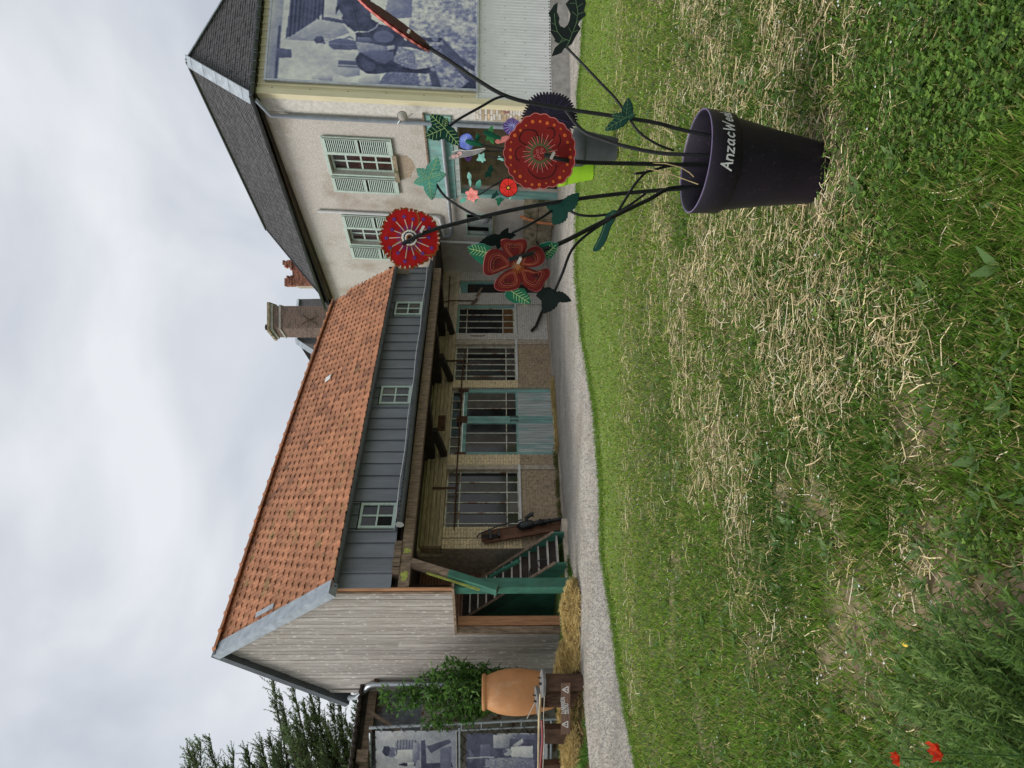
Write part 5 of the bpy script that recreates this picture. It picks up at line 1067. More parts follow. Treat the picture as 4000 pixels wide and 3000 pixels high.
# ---------------------------------------------------------------- drooping conifer behind the shed
ty=25.0; tb0=atY((2000,3330),ty); tree=thing('conifer_tree','tall drooping blue green conifer rising behind the shed','tree',(tb0.x,ty,0))
part('trunk',MB().tube([Vector((tb0.x,ty,z)) for z in np.linspace(-.1,16,14)],np.linspace(.38,.06,14),12),m_bark,tree,True)
tips=[(865,805,0),(955,1000,0),(985,1190,1),(1000,1290,-1),(840,1385,.5),(760,1440,-.5),(645,1505,0),(510,1525,1),(285,1378,0),(200,1430,.5),(130,1475,0),(80,1510,-.5),(90,1620,0),(330,1640,.5),(440,1645,0),(1640,1040,0),(1430,965,1),(1200,905,.4),(1060,900,-.4),(1300,1000,1),(1500,1090,.3),(1660,1200,.5),(1150,1060,.2),(1080,1180,.8),(1200,1250,-.4),(1350,1200,.2),(1500,1260,.6),(950,1420,.5),(900,1530,-.2),(1100,1420,.7),(1280,1380,0),(1420,1380,.9),(1550,1400,.2),(1620,1340,-.3),(1200,1560,.4),(1400,1560,.6),(1000,1620,0),(1600,1560,.2),(780,1620,.4),(1000,1360,-.6),(1130,1320,.9),(1250,1130,.9),(880,1600,.8),(700,1640,.2),(1080,1520,-.5),(1330,1480,-.7),(1480,1480,.4),(1180,1460,.5),(1380,1290,-.5),(1540,1200,-.3)]
mbl=MB(); P=[];Dd=[];Ln_=[];Cc=[]
rg=random.Random(11)
for (a,b,dy) in tips:
    tip=atY(W6(a,b),ty+dy*1.6); att=Vector((tb0.x,ty,max(2.0,tip.z-rg.uniform(.6,2.2)))); mid=att.lerp(tip,.55)+Vector((0,0,.25))
    cur=[att*(1-t)**2+mid*2*t*(1-t)+tip*t*t for t in np.linspace(0,1,16)]; mbl.tube(cur,np.linspace(.05,.010,16),5)
    hi=a<620
    for i in range(5,16):
        if i<7 and hi: continue
        for k in range(6 if hi else 9):
            base_=cur[i].lerp(cur[i-1],rg.random()); dr=Vector((rg.uniform(.25,.8),rg.gauss(0,.35),rg.uniform(.1,.75) if i>11 else rg.uniform(-.35,.7))).normalized(); ln=rg.uniform(.28,.85)*(1.15-.5*i/16)
            droop=rg.uniform(.0,.35)
            pts=[base_+dr*ln*s-Vector((0,0,droop*ln*s*s)) for s in np.linspace(0,1,6)]
            mbl.tube(pts,[.009,.008,.007,.006,.005,.004],3,False)
            for s in np.linspace(.05,1,17):
                q=base_+dr*ln*s-Vector((0,0,droop*ln*s*s))
                for _ in range(2):
                    P.append(q); Dd.append(dr*.7+Vector((rg.gauss(0,.6),rg.gauss(0,.6),rg.gauss(0,.55)))); 
P=np.array(P);Dd=unitv(np.array(Dd)); n=len(P); Nn=unitv(np.cross(Dd,np.random.randn(n,3)))
part('limb',mbl,m_bark,tree)
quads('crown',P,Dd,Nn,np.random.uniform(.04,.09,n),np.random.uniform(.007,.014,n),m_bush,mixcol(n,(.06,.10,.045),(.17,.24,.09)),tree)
# ================================================================ planter pots
def pot(name,label,mat,base,ax,r,H,grp,rimmat=None):
    ax=Vector(ax).normalized(); o=thing(name,label,'pot',base,grp); base=Vector(base); s=r/.24
    part('body',MB().lathe([(0,.0),(.135*s,.0),(.142*s,.006),(.208*s,H-.135),(.21*s,H-.13)],base,ax,48),mat,o,True)
    part('collar',MB().lathe([(.205*s,H-.14),(.224*s,H-.135),(.228*s,H-.13),(.238*s,H-.004),(.236*s,H),(.231*s,H),(.227*s,H-.006),(.216*s,H-.13),(.17*s,.20),(0,.19)],base,ax,48),mat,o,True)
    part('lip',MB().lathe([(.2305*s,H+.0005),(.2365*s,H+.0005),(.2375*s,H+.003),(.2335*s,H+.005),(.2305*s,H+.0005)],base,ax,48),rimmat or mat,o,True)
    return o,ax
pb=Vector((1.005,3.45,0.0)); pH=.58
purple,pax=pot('planter_pot','dark purple tapered planter lettered AnzacWeek standing in the straw',m_purple,pb,(.075,-.045,1),.24,pH,'planter pots in the grass',M('worn_purple_lip',(.16,.12,.22),.45,.15,20))
dc=(CAM-pb); dc=(dc-pax*dc.dot(pax)).normalized(); rgt=pax.cross(dc)
def on_collar(a,h): 
    fr_=(h-(pH-.13))/.126; r=.2285+.010*fr_+.0022
    return pb+pax*h+(dc*math.cos(a)+rgt*math.sin(a))*r
mb=MB(); strokes('AnzacWeek',lambda x,y:on_collar(-.10+(x+y*.16)/.235,pH-.098+y),.050,.0072,mb,{k:v*1.15 for k,v in ADV.items()})
part('lettering',mb,M('white_lettering',(.62,.62,.60),.7,.15,30),purple)
part('soil_fill',MB().lathe([(0,.2),(.165,.2),(.165,.205),(0,.215)],pb,pax,24),m_soil,purple)
gb=G(T7(985,1350)); gp=Vector((gb.x,gb.y+.13,float(gz(gb.x,gb.y+.13))))
pot('planter_pot','dark grey planter in the grass behind the big dark red poppy',m_greypot,gp,(.03,0,1),.24,.56,'planter pots in the grass')
lb=G(Z4(1525,590)); lp=Vector((lb.x,lb.y+.13,float(gz(lb.x,lb.y+.13))))
pot('planter_pot','lime green planter in the grass behind the grey planter',m_limepot,lp,(-.02,0,1),.26,.58,'planter pots in the grass')
# ================================================================ painted cut-out flowers
class Card:
    def __init__(s,p,Yd,tilt=(0,0,0),basis=None):
        s.p=p; s.c=atY(p,Yd); n=((CAM-s.c).normalized()+Vector(tilt)).normalized()
        s.e1=Vector((0,0,1)).cross(n).normalized(); s.n=n; s.e2=n.cross(s.e1); s.u=(s.c-CAM).dot(FV)/FPX
        if basis: s.e1,s.e2=basis; s.n=s.e1.cross(s.e2).normalized()
    def P(s,a,b,o=0): return s.c+s.e1*(a*s.u)+s.e2*(b*s.u)+s.n*o
    def zz(s,fn,pts): return [(-(fn(a,b)[1]-s.p[1]),-(fn(a,b)[0]-s.p[0])) for a,b in pts]
    def slab(s,pts,o0,o1,mb=None): 
        mb=mb or MB(); mb.prism([s.P(a,b,o1) for a,b in pts],[s.P(a,b,o0) for a,b in pts]); return mb
    def ribbon(s,pts,w,o,mb,closed=False):
        n=len(pts); 
        for i in range(n if closed else n-1):
            a=Vector(pts[i]); b=Vector(pts[(i+1)%n]); d=b-a
            if d.length<1e-6: continue
            d.normalize(); q=Vector((-d.y,d.x))*w/2; a2=a-d*w*.3; b2=b+d*w*.3
            f=[s.P(*(a2-q),o),s.P(*(b2-q),o),s.P(*(b2+q),o),s.P(*(a2+q),o)]; mb.add(f,[(0,1,2,3)])
        return mb
    def disc(s,x,y,r,o,mb,n=10): return mb.add([s.P(x+r*math.cos(2*math.pi*k/n),y+r*math.sin(2*math.pi*k/n),o) for k in range(n)],[tuple(range(n))])
def smooth(pts,it=1,closed=True):
    for _ in range(it):
        n=len(pts); q=[]
        for i in range(n):
            a=pts[i]; b=pts[(i+1)%n]; q+=[(a[0]*.75+b[0]*.25,a[1]*.75+b[1]*.25),(a[0]*.25+b[0]*.75,a[1]*.25+b[1]*.75)]
        pts=q
    return pts
def wavy(r,n,amp,ph=0,ry=None,m=160,rough=.02,sd=1,pw=1.0):
    rr=random.Random(sd); k1,k2=rr.random()*6,rr.random()*6; out=[]
    for i in range(m):
        a=2*math.pi*i/m; w=math.sin(a*n/2+ph); q=1+amp*(abs(w)**pw-.5)+rough*math.sin(a*3+k1)+rough*math.sin(a*5+k2); out.append((r*q*math.cos(a),(ry or r)*q*math.sin(a)))
    return out
def lobe(ang,L,Wd_,teeth=6,serr=.16,cx=0,cy=0):
    a=math.radians(ang); d=(math.cos(a),math.sin(a)); s=(-d[1],d[0]); up=[];dn=[]; N_=teeth*4
    for i in range(N_+1):
        t=i/N_; w=Wd_*(math.sin(math.pi*min(1,t**.8*.97+.03))**.8)*(1+serr*((t*teeth)%1-.5)*(1 if t<.97 else 0))
        if i==N_: w=0
        up.append((cx+d[0]*L*t+s[0]*w,cy+d[1]*L*t+s[1]*w)); dn.append((cx+d[0]*L*t-s[0]*w,cy+d[1]*L*t-s[1]*w))
    return up+dn[::-1][1:]
TH=.012
def leaf(card,tips,fn,parent,mat,vmat,wf=.3,teeth=6,edge=None,veins=True,th=TH):
    """tips: zoom points of lobe tips"""
    mb=MB(); vb=MB()
    for i,(tipx,wq) in enumerate(tips):
        (dx,dy),=card.zz(fn,[tipx]); L_=math.hypot(dx,dy); an=math.degrees(math.atan2(dy,dx)); ol=lobe(an,L_,L_*wq,teeth,cx=-dx*.08,cy=-dy*.08)
        o=i*.0012; card.slab(ol,-th+o,o,mb)
        if veins:
            card.ribbon([(0,0),(dx*.9,dy*.9)],max(1.2,L_*.022),o+.0012+.0012*len(tips),vb); d=(dx/L_,dy/L_); s=(-d[1],d[0])
            for k in range(1,5):
                t=k*.18; 
                for sg in (-1,1): card.ribbon([(dx*t,dy*t),(dx*(t+.14)+s[0]*sg*L_*wq*.68,dy*(t+.14)+s[1]*sg*L_*wq*.68)],max(1.,L_*.015),o+.0012+.0012*len(tips),vb)
    l=part('leaf',mb,mat,parent)
    if veins: part('vein',vb,vmat,l,kind='stuff')
    return l
def stemtube(pts,r,parent,name='stem',n=8):
    Q=[Vector(p) for p in pts]; out=[]
    for i in range(len(Q)-1):
        p0=Q[max(i-1,0)];p1=Q[i];p2=Q[i+1];p3=Q[min(i+2,len(Q)-1)]
        for t in (0,.25,.5,.75): out.append(.5*((2*p1)+(p2-p0)*t+(2*p0-5*p1+4*p2-p3)*t*t+(3*p1-p0-3*p2+p3)*t**3))
    out.append(Q[-1]); return part(name,MB().tube(out,r,n),m_stem,parent,True)
def dstem(dpts,y0,y1):
    n=len(dpts); return [atY(D(a,b),y0+(y1-y0)*i/(n-1)) for i,(a,b) in enumerate(dpts)]
potin=lambda a,b:pb+pax*.22+dc*b+rgt*a
def clamp(card,parent,fn,q,ang=0):
    (a,b),=card.zz(fn,[q]); part('clamp',MB().bar(card.P(a-11,b+6,.05),card.P(a+11,b-6,.05),.022,.012).bar(card.P(a-10,b+5,.02),card.P(a-10,b+5,.055),.008,.008).bar(card.P(a+10,b-5,.02),card.P(a+10,b-5,.055),.008,.008),m_steel,parent)
FG=None
# --- a: red poppy with cream rim
c=Card(T4(490,440),3.30,(.12,0,.06)); fa=thing('painted_poppy','bright red cut-out poppy with cream dashed rim, tall stem in purple planter','flower',pb,'painted flowers')
stemtube([c.P(-28,26,.035)]+[q for q in dstem([(925,500),(1000,479),(1100,455),(1200,437),(1300,423),(1400,413)],3.27,3.42)]+[potin(-.06,.02)],.0096,fa)
R=116; bl=part('bloom',c.slab(wavy(R,34,.05,sd=2,rough=.025),-TH,0),p_red,fa)
mb=MB(); ow=wavy(R,34,.05,sd=2,rough=.025)
c.ribbon([(x*.975,y*.975) for x,y in ow],5,.0012,mb,True); part('rim_line',mb,p_gold,bl)
mb=MB()
for k in range(40):
    if k%10 in (3,7) or random.random()<.25: continue
    i=int(k*4); x,y=ow[i]; c.ribbon([(x*.93,y*.93),(x*.985,y*.985)],5,.0022,mb)
part('rim_dab',mb,p_cream,bl,kind='stuff')
mb=MB(); vb=MB(); gb2=MB()
for k in range(14):
    a=2*math.pi*k/14+.2; r0,r1=36,72+9*math.sin(k*2.3); c.ribbon([(r0*math.cos(a),r0*math.sin(a)),(r1*math.cos(a+.05),r1*math.sin(a+.05))],3.8,.0022,mb); c.disc(r1*1.16*math.cos(a+.05),r1*1.16*math.sin(a+.05),7,.0022,vb,8)
    for j in range(3):
        a2=a+.1+j*.09; c.ribbon([(31*math.cos(a2),31*math.sin(a2)),(50*math.cos(a2),50*math.sin(a2))],1.6,.0014,vb)
for base_a in (1.9,3.6,5.6):
    pts=[((30+t*80)*math.cos(base_a+.5*t*t),(30+t*80)*math.sin(base_a+.5*t*t)) for t in np.linspace(0,1,9)]; c.ribbon(pts,5,.0012,gb2)
part('stamen',mb,p_cream,bl,kind='stuff'); part('stamen_tip',vb,p_purp,bl,kind='stuff'); part('petal_line',gb2,p_gold,bl,kind='stuff')
for (r,mt,o) in ((34,p_gold,.003),(30,p_whit,.0042),(23,p_blk,.0054),(18,p_whit,.0066),(12,p_gold,.0078),(7,p_blk,.009)): part('eye_ring',c.slab(wavy(r,14,.10,m=60,sd=r),.0002,o),mt,bl)
clamp(c,fa,T4,(620,372))
c1=Card(T3(350,965),3.32,(.25,.0,.15)); leaf(c1,[((455,712),.30),((200,840),.33),((165,1010),.30),((378,1208),.30),((550,905),.28)],T3,fa,p_teal,p_vein,teeth=5)
stemtube([c1.P(-18,-26,-.01)]+dstem([(962,425),(1000,451),(1038,470)],3.32,3.30),.006,fa,'leaf_stalk')
c3=Card(T4(1975,170),3.36,(.0,0,.2)); leaf(c3,[((1780,128),.36),((1855,325),.38),((2125,0),.30)],T4,fa,p_leafd,p_veind,veins=False)
stemtube([c3.P(0,-15,-.01)]+dstem([(1250,464),(1290,466),(1340,455),(1395,418)],3.36,3.4),.006,fa,'leaf_stalk')
c4=Card(T4(1370,440),3.2,(.1,0,-.2)); leaf(c4,[((1130,510),.22),((1330,560),.30),((1450,335),.24),((1530,405),.22)],T4,fa,p_leafk,p_veind,veins=False)
stemtube([c4.P(20,-45,-.012)]+dstem([(1140,487),(1170,470),(1192,455)],3.22,3.35),.006,fa,'leaf_stalk')
# --- b: big dark red poppy
c=Card(T3(1545,690),3.14,(.05,0,.10)); fb_=thing('painted_poppy','large dark red cut-out poppy with orange spots round its rim','flower',pb,'painted flowers')
stemtube([c.P(-6,-20,.04)]+dstem([(1215,345),(1255,350),(1300,352),(1400,354),(1480,356)],3.12,3.36)+[potin(-.0,.03)],.0096,fb_)
ow=[(x-2+4,y) for x,y in wavy(141,22,.045,sd=4,rough=.022)]; bl=part('bloom',c.slab(ow,-TH,0),p_dred,fb_)
mb=MB(); c.ribbon([(x*.985,y*.985) for x,y in ow],3,.0012,mb,True); part('rim_line',mb,p_pink,bl)
mb=MB(); mc=MB()
for k in range(26):
    a=2*math.pi*k/26; r=118+3*math.sin(k*1.7); c.disc(r*math.cos(a),r*math.sin(a),5.5+1.5*math.sin(k*2.1),.0014,mb,9); c.disc(r*math.cos(a),r*math.sin(a),2.4,.0026,mc,7)
part('rim_spot',mb,p_orange,bl,kind='stuff'); part('spot_centre',mc,p_gold,bl,kind='stuff')
mb=MB()
for zp in ([(1480,640),(1380,600),(1320,560),(1315,520),(1370,440),(1490,455),(1510,480),(1535,570)],[(1510,470),(1640,425),(1690,440),(1705,490),(1680,540),(1620,590)],[(1715,465),(1755,500),(1770,580),(1720,640)],[(1420,750),(1300,770),(1270,700),(1300,630),(1380,610)],[(1420,770),(1410,860),(1480,930),(1560,960),(1680,930),(1725,850),(1720,780)]):
    c.ribbon(smooth(c.zz(T3,zp),2)[2:-6],3,.0014,mb)
part('petal_line',mb,p_blk,bl,kind='stuff'); m1=MB(); m2=MB()
for k in range(40):
    a=2*math.pi*k/40; r0,r1=36,62+10*math.sin(k*3.1)+4*math.sin(k*7); (c.ribbon([(r0*math.cos(a),r0*math.sin(a)),(r1*math.cos(a+.03),r1*math.sin(a+.03))],2.6 if k%2 else 5,.0018+.0006*(k%2),m1 if k%2 else m2))
part('ray',m1,p_pink,bl,kind='stuff'); part('ray',m2,p_olive,bl,kind='stuff'); part('eye_ring',c.slab(wavy(37,12,.04,m=50),.0002,.0034),p_olive,bl); part('eye',c.slab(wavy(27,9,.03,m=40),.0004,.0048),p_dred,bl)
mb=MB()
for (a,b) in c.zz(T3,[(1520,660),(1570,648),(1520,690),(1562,683),(1488,716),(1530,722),(1553,740),(1598,686)]): c.ribbon([(a+4*math.cos(t),b+5*math.sin(t)) for t in np.linspace(0,2*math.pi,9)[:-1]],1.6,.006,mb,True)
part('eye_mark',mb,p_pink,bl,kind='stuff'); clamp(c,fb_,T3,(1695,715))
stemtube([potin(.01,.05)]+dstem([(1500,352),(1440,360),(1395,372),(1372,375)],3.36,3.3),.006,fb_,'leaf_stalk')
cz=Card(Z5(200,1100),3.3,(.0,0,.35)); lf=part('leaf',cz.slab(smooth(cz.zz(Z5,[(135,1205),(165,1150),(190,1090),(200,1030),(255,1003),(252,1050),(225,1090),(205,1160),(165,1208)]),1),-TH,0),p_leafd,fb_)
mb=MB(); cz.ribbon(cz.zz(Z5,[(155,1190),(185,1130),(205,1070),(240,1020)]),1.6,.0015,mb); part('vein',mb,p_veind,lf,kind='stuff')
stemtube([cz.P(48,-38,-.006)]+dstem([(1370,400),(1395,372)],3.3,3.32),.006,fb_,'leaf_stalk')
# --- c: five petalled flower with green leaves
c=Card(T4(1530,715),3.08,(-.15,0,.10)); fc=thing('painted_hibiscus','brick red five petalled cut-out flower with gold loops and green leaves','flower',pb,'painted flowers')
stemtube([c.P(30,32,.035)]+dstem([(1200,530),(1300,480),(1400,432),(1470,404)],3.08,3.4)+[potin(-.11,.03)],.0096,fc)
pets=[[(1510,705),(1420,590),(1330,545),(1240,570),(1205,650),(1195,770),(1225,812),(1310,795),(1410,745)],[(1520,700),(1430,625),(1360,520),(1365,470),(1420,455),(1480,475),(1560,455),(1612,465),(1615,540),(1575,630)],[(1535,705),(1580,610),(1640,535),(1720,515),(1780,575),(1790,660),(1720,715),(1600,722)],[(1530,712),(1640,728),(1720,762),(1785,728),(1835,735),(1838,800),(1790,850),(1765,920),(1710,960),(1640,930),(1570,885),(1550,800)],[(1520,715),(1560,820),(1565,905),(1480,948),(1350,955),(1300,920),(1315,850),(1390,770)]]
for i,zp in enumerate(pets):
    ol=smooth(c.zz(T4,zp),2); pt=part('petal',c.slab(ol,-TH-.001+i*.0015,i*.0015),p_brick,fc); cx=sum(q[0] for q in ol)/len(ol); cy=sum(q[1] for q in ol)/len(ol); mb=MB(); m2=MB(); m3=MB(); o=i*.0015+.001+.0015*(4-i)
    for f,mm in ((.86,mb),(.72,m2),(.54,mb)):
        c.ribbon([((x-cx)*f*.82+cx*(.70+.28*f),(y-cy)*f*.82+cy*(.70+.28*f)) for x,y in ol],.95,o,mm,True)
    for k in range(14):
        a=random.uniform(0,6.28); r=random.uniform(.1,.32); c.disc(cx+(ol[k*2%len(ol)][0]-cx)*r,cy+(ol[k*2%len(ol)][1]-cy)*r,2.2,o,m3,6)
    part('gold_loop',mb,p_gold,pt); part('pink_loop',m2,p_pink,pt); part('spot',m3,p_blk,pt,kind='stuff')
    mbp_=MB(); n=len(ol)//2
    c.ribbon([(x*1.012,y*1.012) for x,y in ol[n//2:n+n//2]],2.2,-TH*.5+i*.0015,mbp_); part('pale_edge',mbp_,p_pink,pt)
mb=MB()
for k in range(18):
    a=2*math.pi*k/18; c.ribbon([(2*math.cos(a),2*math.sin(a)),(26*math.cos(a),26*math.sin(a))],1.6,.0078,mb)
part('heart_line',mb,p_gold,fc,kind='stuff'); clamp(c,fc,T4,(1555,640))
for zp,o,ax_ in (([(1265,545),(1180,512),(1110,520),(1035,552),(1060,610),(1090,650),(1140,690),(1205,732),(1255,640)],-.024,((1250,600),(1050,560))),([(1412,960),(1402,1010),(1430,1050),(1490,1080),(1560,1080),(1655,1088),(1642,1020),(1590,940),(1500,930)],-.022,((1460,960),(1640,1075))),([(1728,512),(1820,482),(1908,500),(1895,570),(1850,635),(1800,648),(1760,560)],-.026,((1760,640),(1890,510)))):
    ol=[]; raw=c.zz(T4,zp); n=len(raw)
    for i in range(n):
        a=raw[i]; b=raw[(i+1)%n]
        for t in (0,.25,.5,.75): j=1.0+(.025 if t in (.25,.75) else -.0); mx_,my_=c.zz(T4,[(sum(q[0] for q in zp)/n,sum(q[1] for q in zp)/n)])[0]; ol.append((mx_+(a[0]+(b[0]-a[0])*t-mx_)*j,my_+(a[1]+(b[1]-a[1])*t-my_)*j))
    lf=part('leaf',c.slab(ol,o-.012,o),p_leafg,fc); mb=MB(); (x0,y0),(x1,y1)=c.zz(T4,ax_); c.ribbon([(x0,y0),(x1,y1)],2,o+.0012,mb)
    L_=math.hypot(x1-x0,y1-y0); d=((x1-x0)/L_,(y1-y0)/L_); s=(-d[1],d[0])
    for k in range(1,6):
        for sg in (-1,1): t=k*.15; c.ribbon([(x0+(x1-x0)*t,y0+(y1-y0)*t),(x0+(x1-x0)*(t+.16)+s[0]*sg*L_*.24,y0+(y1-y0)*(t+.16)+s[1]*sg*L_*.24)],1.5,o+.0012,mb)
    part('vein',mb,p_vein,lf,kind='stuff'); m2=MB(); c.ribbon([(x*1.0,y*1.0) for x,y in ol[:len(ol)//2+3]],2.2,o-.006,m2); part('pale_edge',m2,p_mint2,lf)
c5=Card(T4(1878,985),3.12,(.1,0,.1)); leaf(c5,[((1688,990),.40),((1765,1178),.36),((2060,1052),.26),((1790,925),.3)],T4,fc,p_leafk,p_veind,veins=False)
stemtube([c5.P(12,0,-.012)]+dstem([(1215,590),(1235,540),(1270,505),(1320,472)],3.12,3.18),.006,fc,'leaf_stalk')
# --- d: flower seen edge-on at the top of the right stem
pc_=T1(1330,200); cc=atY(pc_,3.3); va=(RV*(-215)+UV*(-275)).normalized(); vw=(cc-CAM).normalized(); e2=(vw+RV*.10+UV*-.03).normalized(); e2=(e2-va*e2.dot(va)).normalized()
c=Card(pc_,3.3,basis=(va,e2)); fd=thing('painted_flower','red cut-out flower seen edge-on high on the right hand stem','flower',pb,'painted flowers')
bl=part('bloom',c.slab(wavy(158,26,.05,sd=9,rough=.012),-.016,0),p_brick,fd); mb=MB()
part('pale_edge',c.slab([(x*1.004,y*1.004) for x,y in wavy(158,26,.05,sd=9,rough=.012)],-.0155,-.007),p_salmon,bl)
stemtube([atY(T1(1325,235),3.28)]+dstem([(868,70),(950,118),(1030,172),(1100,210),(1200,232),(1400,262),(1480,282)],3.28,3.42)+[potin(.09,.02)],.0096,fd)
q=atY(T1(1425,320),3.27); part('clamp',MB().bar(q+Vector((-.02,-.02,.01)),q+Vector((.02,-.02,-.01)),.02,.012),m_steel,fd)
c2=Card(T3(520,420),3.25,(.15,0,.1)); leaf(c2,[((350,265),.36),((288,515),.36),((685,610),.30),((545,300),.30)],T3,fd,p_leafd,p_vein,teeth=5)
stemtube([c2.P(5,-12,-.01)]+dstem([(990,258),(1040,230),(1070,213),(1095,206)],3.25,3.28),.006,fd,'leaf_stalk')
c8=Card(T7(520,330),3.3,(-.2,0,.1)); ol=c8.zz(T7,[(510,432),(560,400),(585,345),(630,270),(605,235),(628,195),(672,155),(650,120),(666,60),(640,0),(560,-40),(500,-20),(508,40),(482,70),(510,110),(530,150),(525,200),(510,240),(480,268),(440,255),(425,225),(432,190),(405,140),(410,62),(375,80),(352,120),(328,148),(352,190),(350,240),(360,290),(352,300),(400,370),(392,380),(440,405),(400,440),(372,515),(420,500),(465,480),(490,440)])
lf=part('leaf',c8.slab(ol,-TH,0),p_leafk,fd); mb=MB(); c8.ribbon(c8.zz(T7,[(510,425),(540,360),(560,300),(590,220),(600,140),(580,60),(560,-20)]),2,.0015,mb); c8.ribbon(c8.zz(T7,[(530,370),(470,355),(420,300),(395,230),(385,150)]),2,.0015,mb)
for (p,q) in (((560,300),(610,280)),((585,220),(640,190)),((598,150),(650,130)),((590,90),(640,60)),((555,310),(520,260)),((420,300),(370,290)),((400,240),(365,230)),((500,365),(430,400)),((470,360),(440,400)),((592,160),(545,130)),((575,60),(520,60))): c8.ribbon(c8.zz(T7,[p,q]),1.5,.0015,mb)
part('vein',mb,p_veind,lf,kind='stuff')
stemtube([c8.P(-42,6,-.008)]+dstem([(1265,145),(1300,182),(1330,213),(1352,245),(1380,285),(1420,312),(1455,325)],3.3,3.44),.006,fd,'leaf_stalk')
c7=Card(T7(1060,1090),3.33,(.1,0,.3)); leaf(c7,[((1070,900),.28),((1150,1060),.3),((832,1205),.20),((905,1060),.24)],T7,fd,p_leafd,p_veind,teeth=5)
# --- e: dark violet feathery flower behind
def feather(card,r,ry,n,mat,mat2,parent,sd=1,th=TH):
    ow=wavy(r,n*2,.16,ry=ry,m=n*6,sd=sd,pw=.8,rough=.03); b=part('bloom',card.slab(ow,-th,0),mat,parent); mb=MB()
    for k in range(int(n*1.5)):
        a=2*math.pi*k/(n*1.5)+.1*math.sin(k*3); card.ribbon([(r*.12*math.cos(a),ry*.12*math.sin(a)),(r*.95*math.cos(a+.05),ry*.95*math.sin(a+.05))],max(1.,r*.025),.0015,mb)
    part('ray',mb,mat2,b,kind='stuff'); return b
c=Card(T3(1640,285),3.62,(.2,0,.15)); fe_=thing('painted_cornflower','dark violet feathery cut-out flower half hidden behind the big poppy','flower',pb,'painted flowers')
feather(c,86,104,26,p_vio,p_vio2,fe_); stemtube([c.P(15,-70,.02)]+dstem([(1258,282),(1300,300),(1350,316),(1420,330),(1480,334)],3.58,3.5)+[potin(.05,-.02)],.0096,fe_)
# --- flowers of the grey planter
def gin(b,a): return Vector((b.x+a,b.y,b.z+.35))
def gflower(name,label,base,card,pts,Yd,r=.011):
    o=thing(name,label,'flower',base,'painted flowers in the rear planters'); stemtube(pts+[gin(base,random.uniform(-.08,.08))],r,o,n=6); return o
gy=gp.y
c=Card(T3(755,565),gy-.02,(-.1,0,.2)); f=gflower('painted_cornflower','blue feathery cut-out cornflower in the rear grey planter',gp,c,[c.P(0,-8,-.02)]+[atY(T3(*q),gy) for q in ((900,590),(1050,620),(1400,660))],gy); feather(c,29,29,22,p_blue,p_lblue,f,3)
part('bud',MB().tube([atY(T3(*q),gy-.05) for q in ((745,552),(800,575),(860,580),(920,605))],[.02,.035,.035,.02],8),p_leafg,f,True)
part('leaf',MB().tube([atY(T3(*q),gy-.03) for q in ((865,475),(880,505),(865,535),(872,560))],[.012,.03,.03,.01],6),p_leafg,f,True)
c=Card(T3(760,690),gy-.1,(.3,0,.1)); f=gflower('painted_animal','grey cut-out long eared animal with pink patches among the rear flowers',gp,c,[c.P(10,-50,-.01)]+[atY(T3(*q),gy-.05) for q in ((1040,665),(1200,660),(1450,665))],gy)
b=part('body',c.slab(smooth(c.zz(T3,[(557,735),(600,695),(620,662),(690,645),(735,655),(745,672),(830,648),(950,630),(962,645),(880,690),(800,715),(740,722),(640,738),(570,748)]),1),-.02,0),p_grey,f)
mb=MB()
for (q,r) in (((610,722),8),((680,690),9),((650,715),7)): (x,y),=c.zz(T3,[q]); c.disc(x,y,r,.0015,mb,10)
part('pink_patch',mb,p_lsal,b,kind='stuff'); mb=MB()
for q in ((640,690),(668,702)): (x,y),=c.zz(T3,[q]); c.disc(x,y,2.5,.003,mb,8)
part('eye',mb,p_blk,b,kind='stuff'); mb=MB(); c.ribbon(c.zz(T3,[(600,672),(680,650),(740,662),(830,655),(950,636)]),3,.0016,mb); part('white_edge',mb,p_whit,b)
c=Card(T3(770,720),gy+.05); feather(c,18,14,14,p_purp,p_vio2,f,5)
c=Card(T3(1245,400),gy+.2,(0,0,.1)); f=gflower('painted_cornflower','small violet feathery cut-out flower beside the big poppy rim',gp,c,[c.P(10,-10,-.02)]+[atY(T3(*q),gy+.15) for q in ((1400,520),(1550,600))],gy); feather(c,30,34,18,p_purp,p_lblue,f,7)
c=Card(T3(915,740),gy,(.1,0,.1)); f=gflower('painted_leaf_spray','mint five lobed cut-out leaf on a thin stalk, rear grey planter',gp,c,[c.P(4,-8,-.01)]+[atY(T3(*q),gy) for q in ((980,715),(1080,740),(1400,700))],gy,.008); leaf(c,[((855,765),.33),((880,690),.33),((945,680),.3),((965,770),.34),((930,795),.3)],T3,f,p_mint2,p_whit,teeth=3,veins=False)
cz=Card(T3(1120,745),gy); leaf(cz,[((1080,750),.3),((1095,715),.3),((1160,770),.3)],T3,f,p_mint2,p_whit,teeth=3,veins=False)
c=Card(T3(1130,542),gy+.1,(.6,0,.5)); f=gflower('painted_salmon_disc','salmon pink cut-out flower seen from its side by a green bud',gp,c,[c.P(-20,-8,-.01)]+[atY(T3(*q),gy+.1) for q in ((1300,600),(1500,640))],gy,.009)
part('bloom',c.slab(smooth(c.zz(T3,[(1045,540),(1080,510),(1150,505),(1215,510),(1215,565),(1150,575),(1080,572)]),1),-.012,0),p_salmon,f); part('bud',MB().tube([atY(T3(*q),gy+.05) for q in ((945,455),(1000,480),(1060,505),(1125,530))],[.03,.035,.03,.02],8),p_leafg,f,True)
c=Card(T3(1000,490),gy+.15,(.2,0,0)); leaf(c,[((1035,380),.25),((945,480),.25),((1050,595),.22),((960,560),.22)],T3,f,M('fresh_green',(.05,.28,.08),.5,.2,20),p_vein,teeth=4,veins=False)
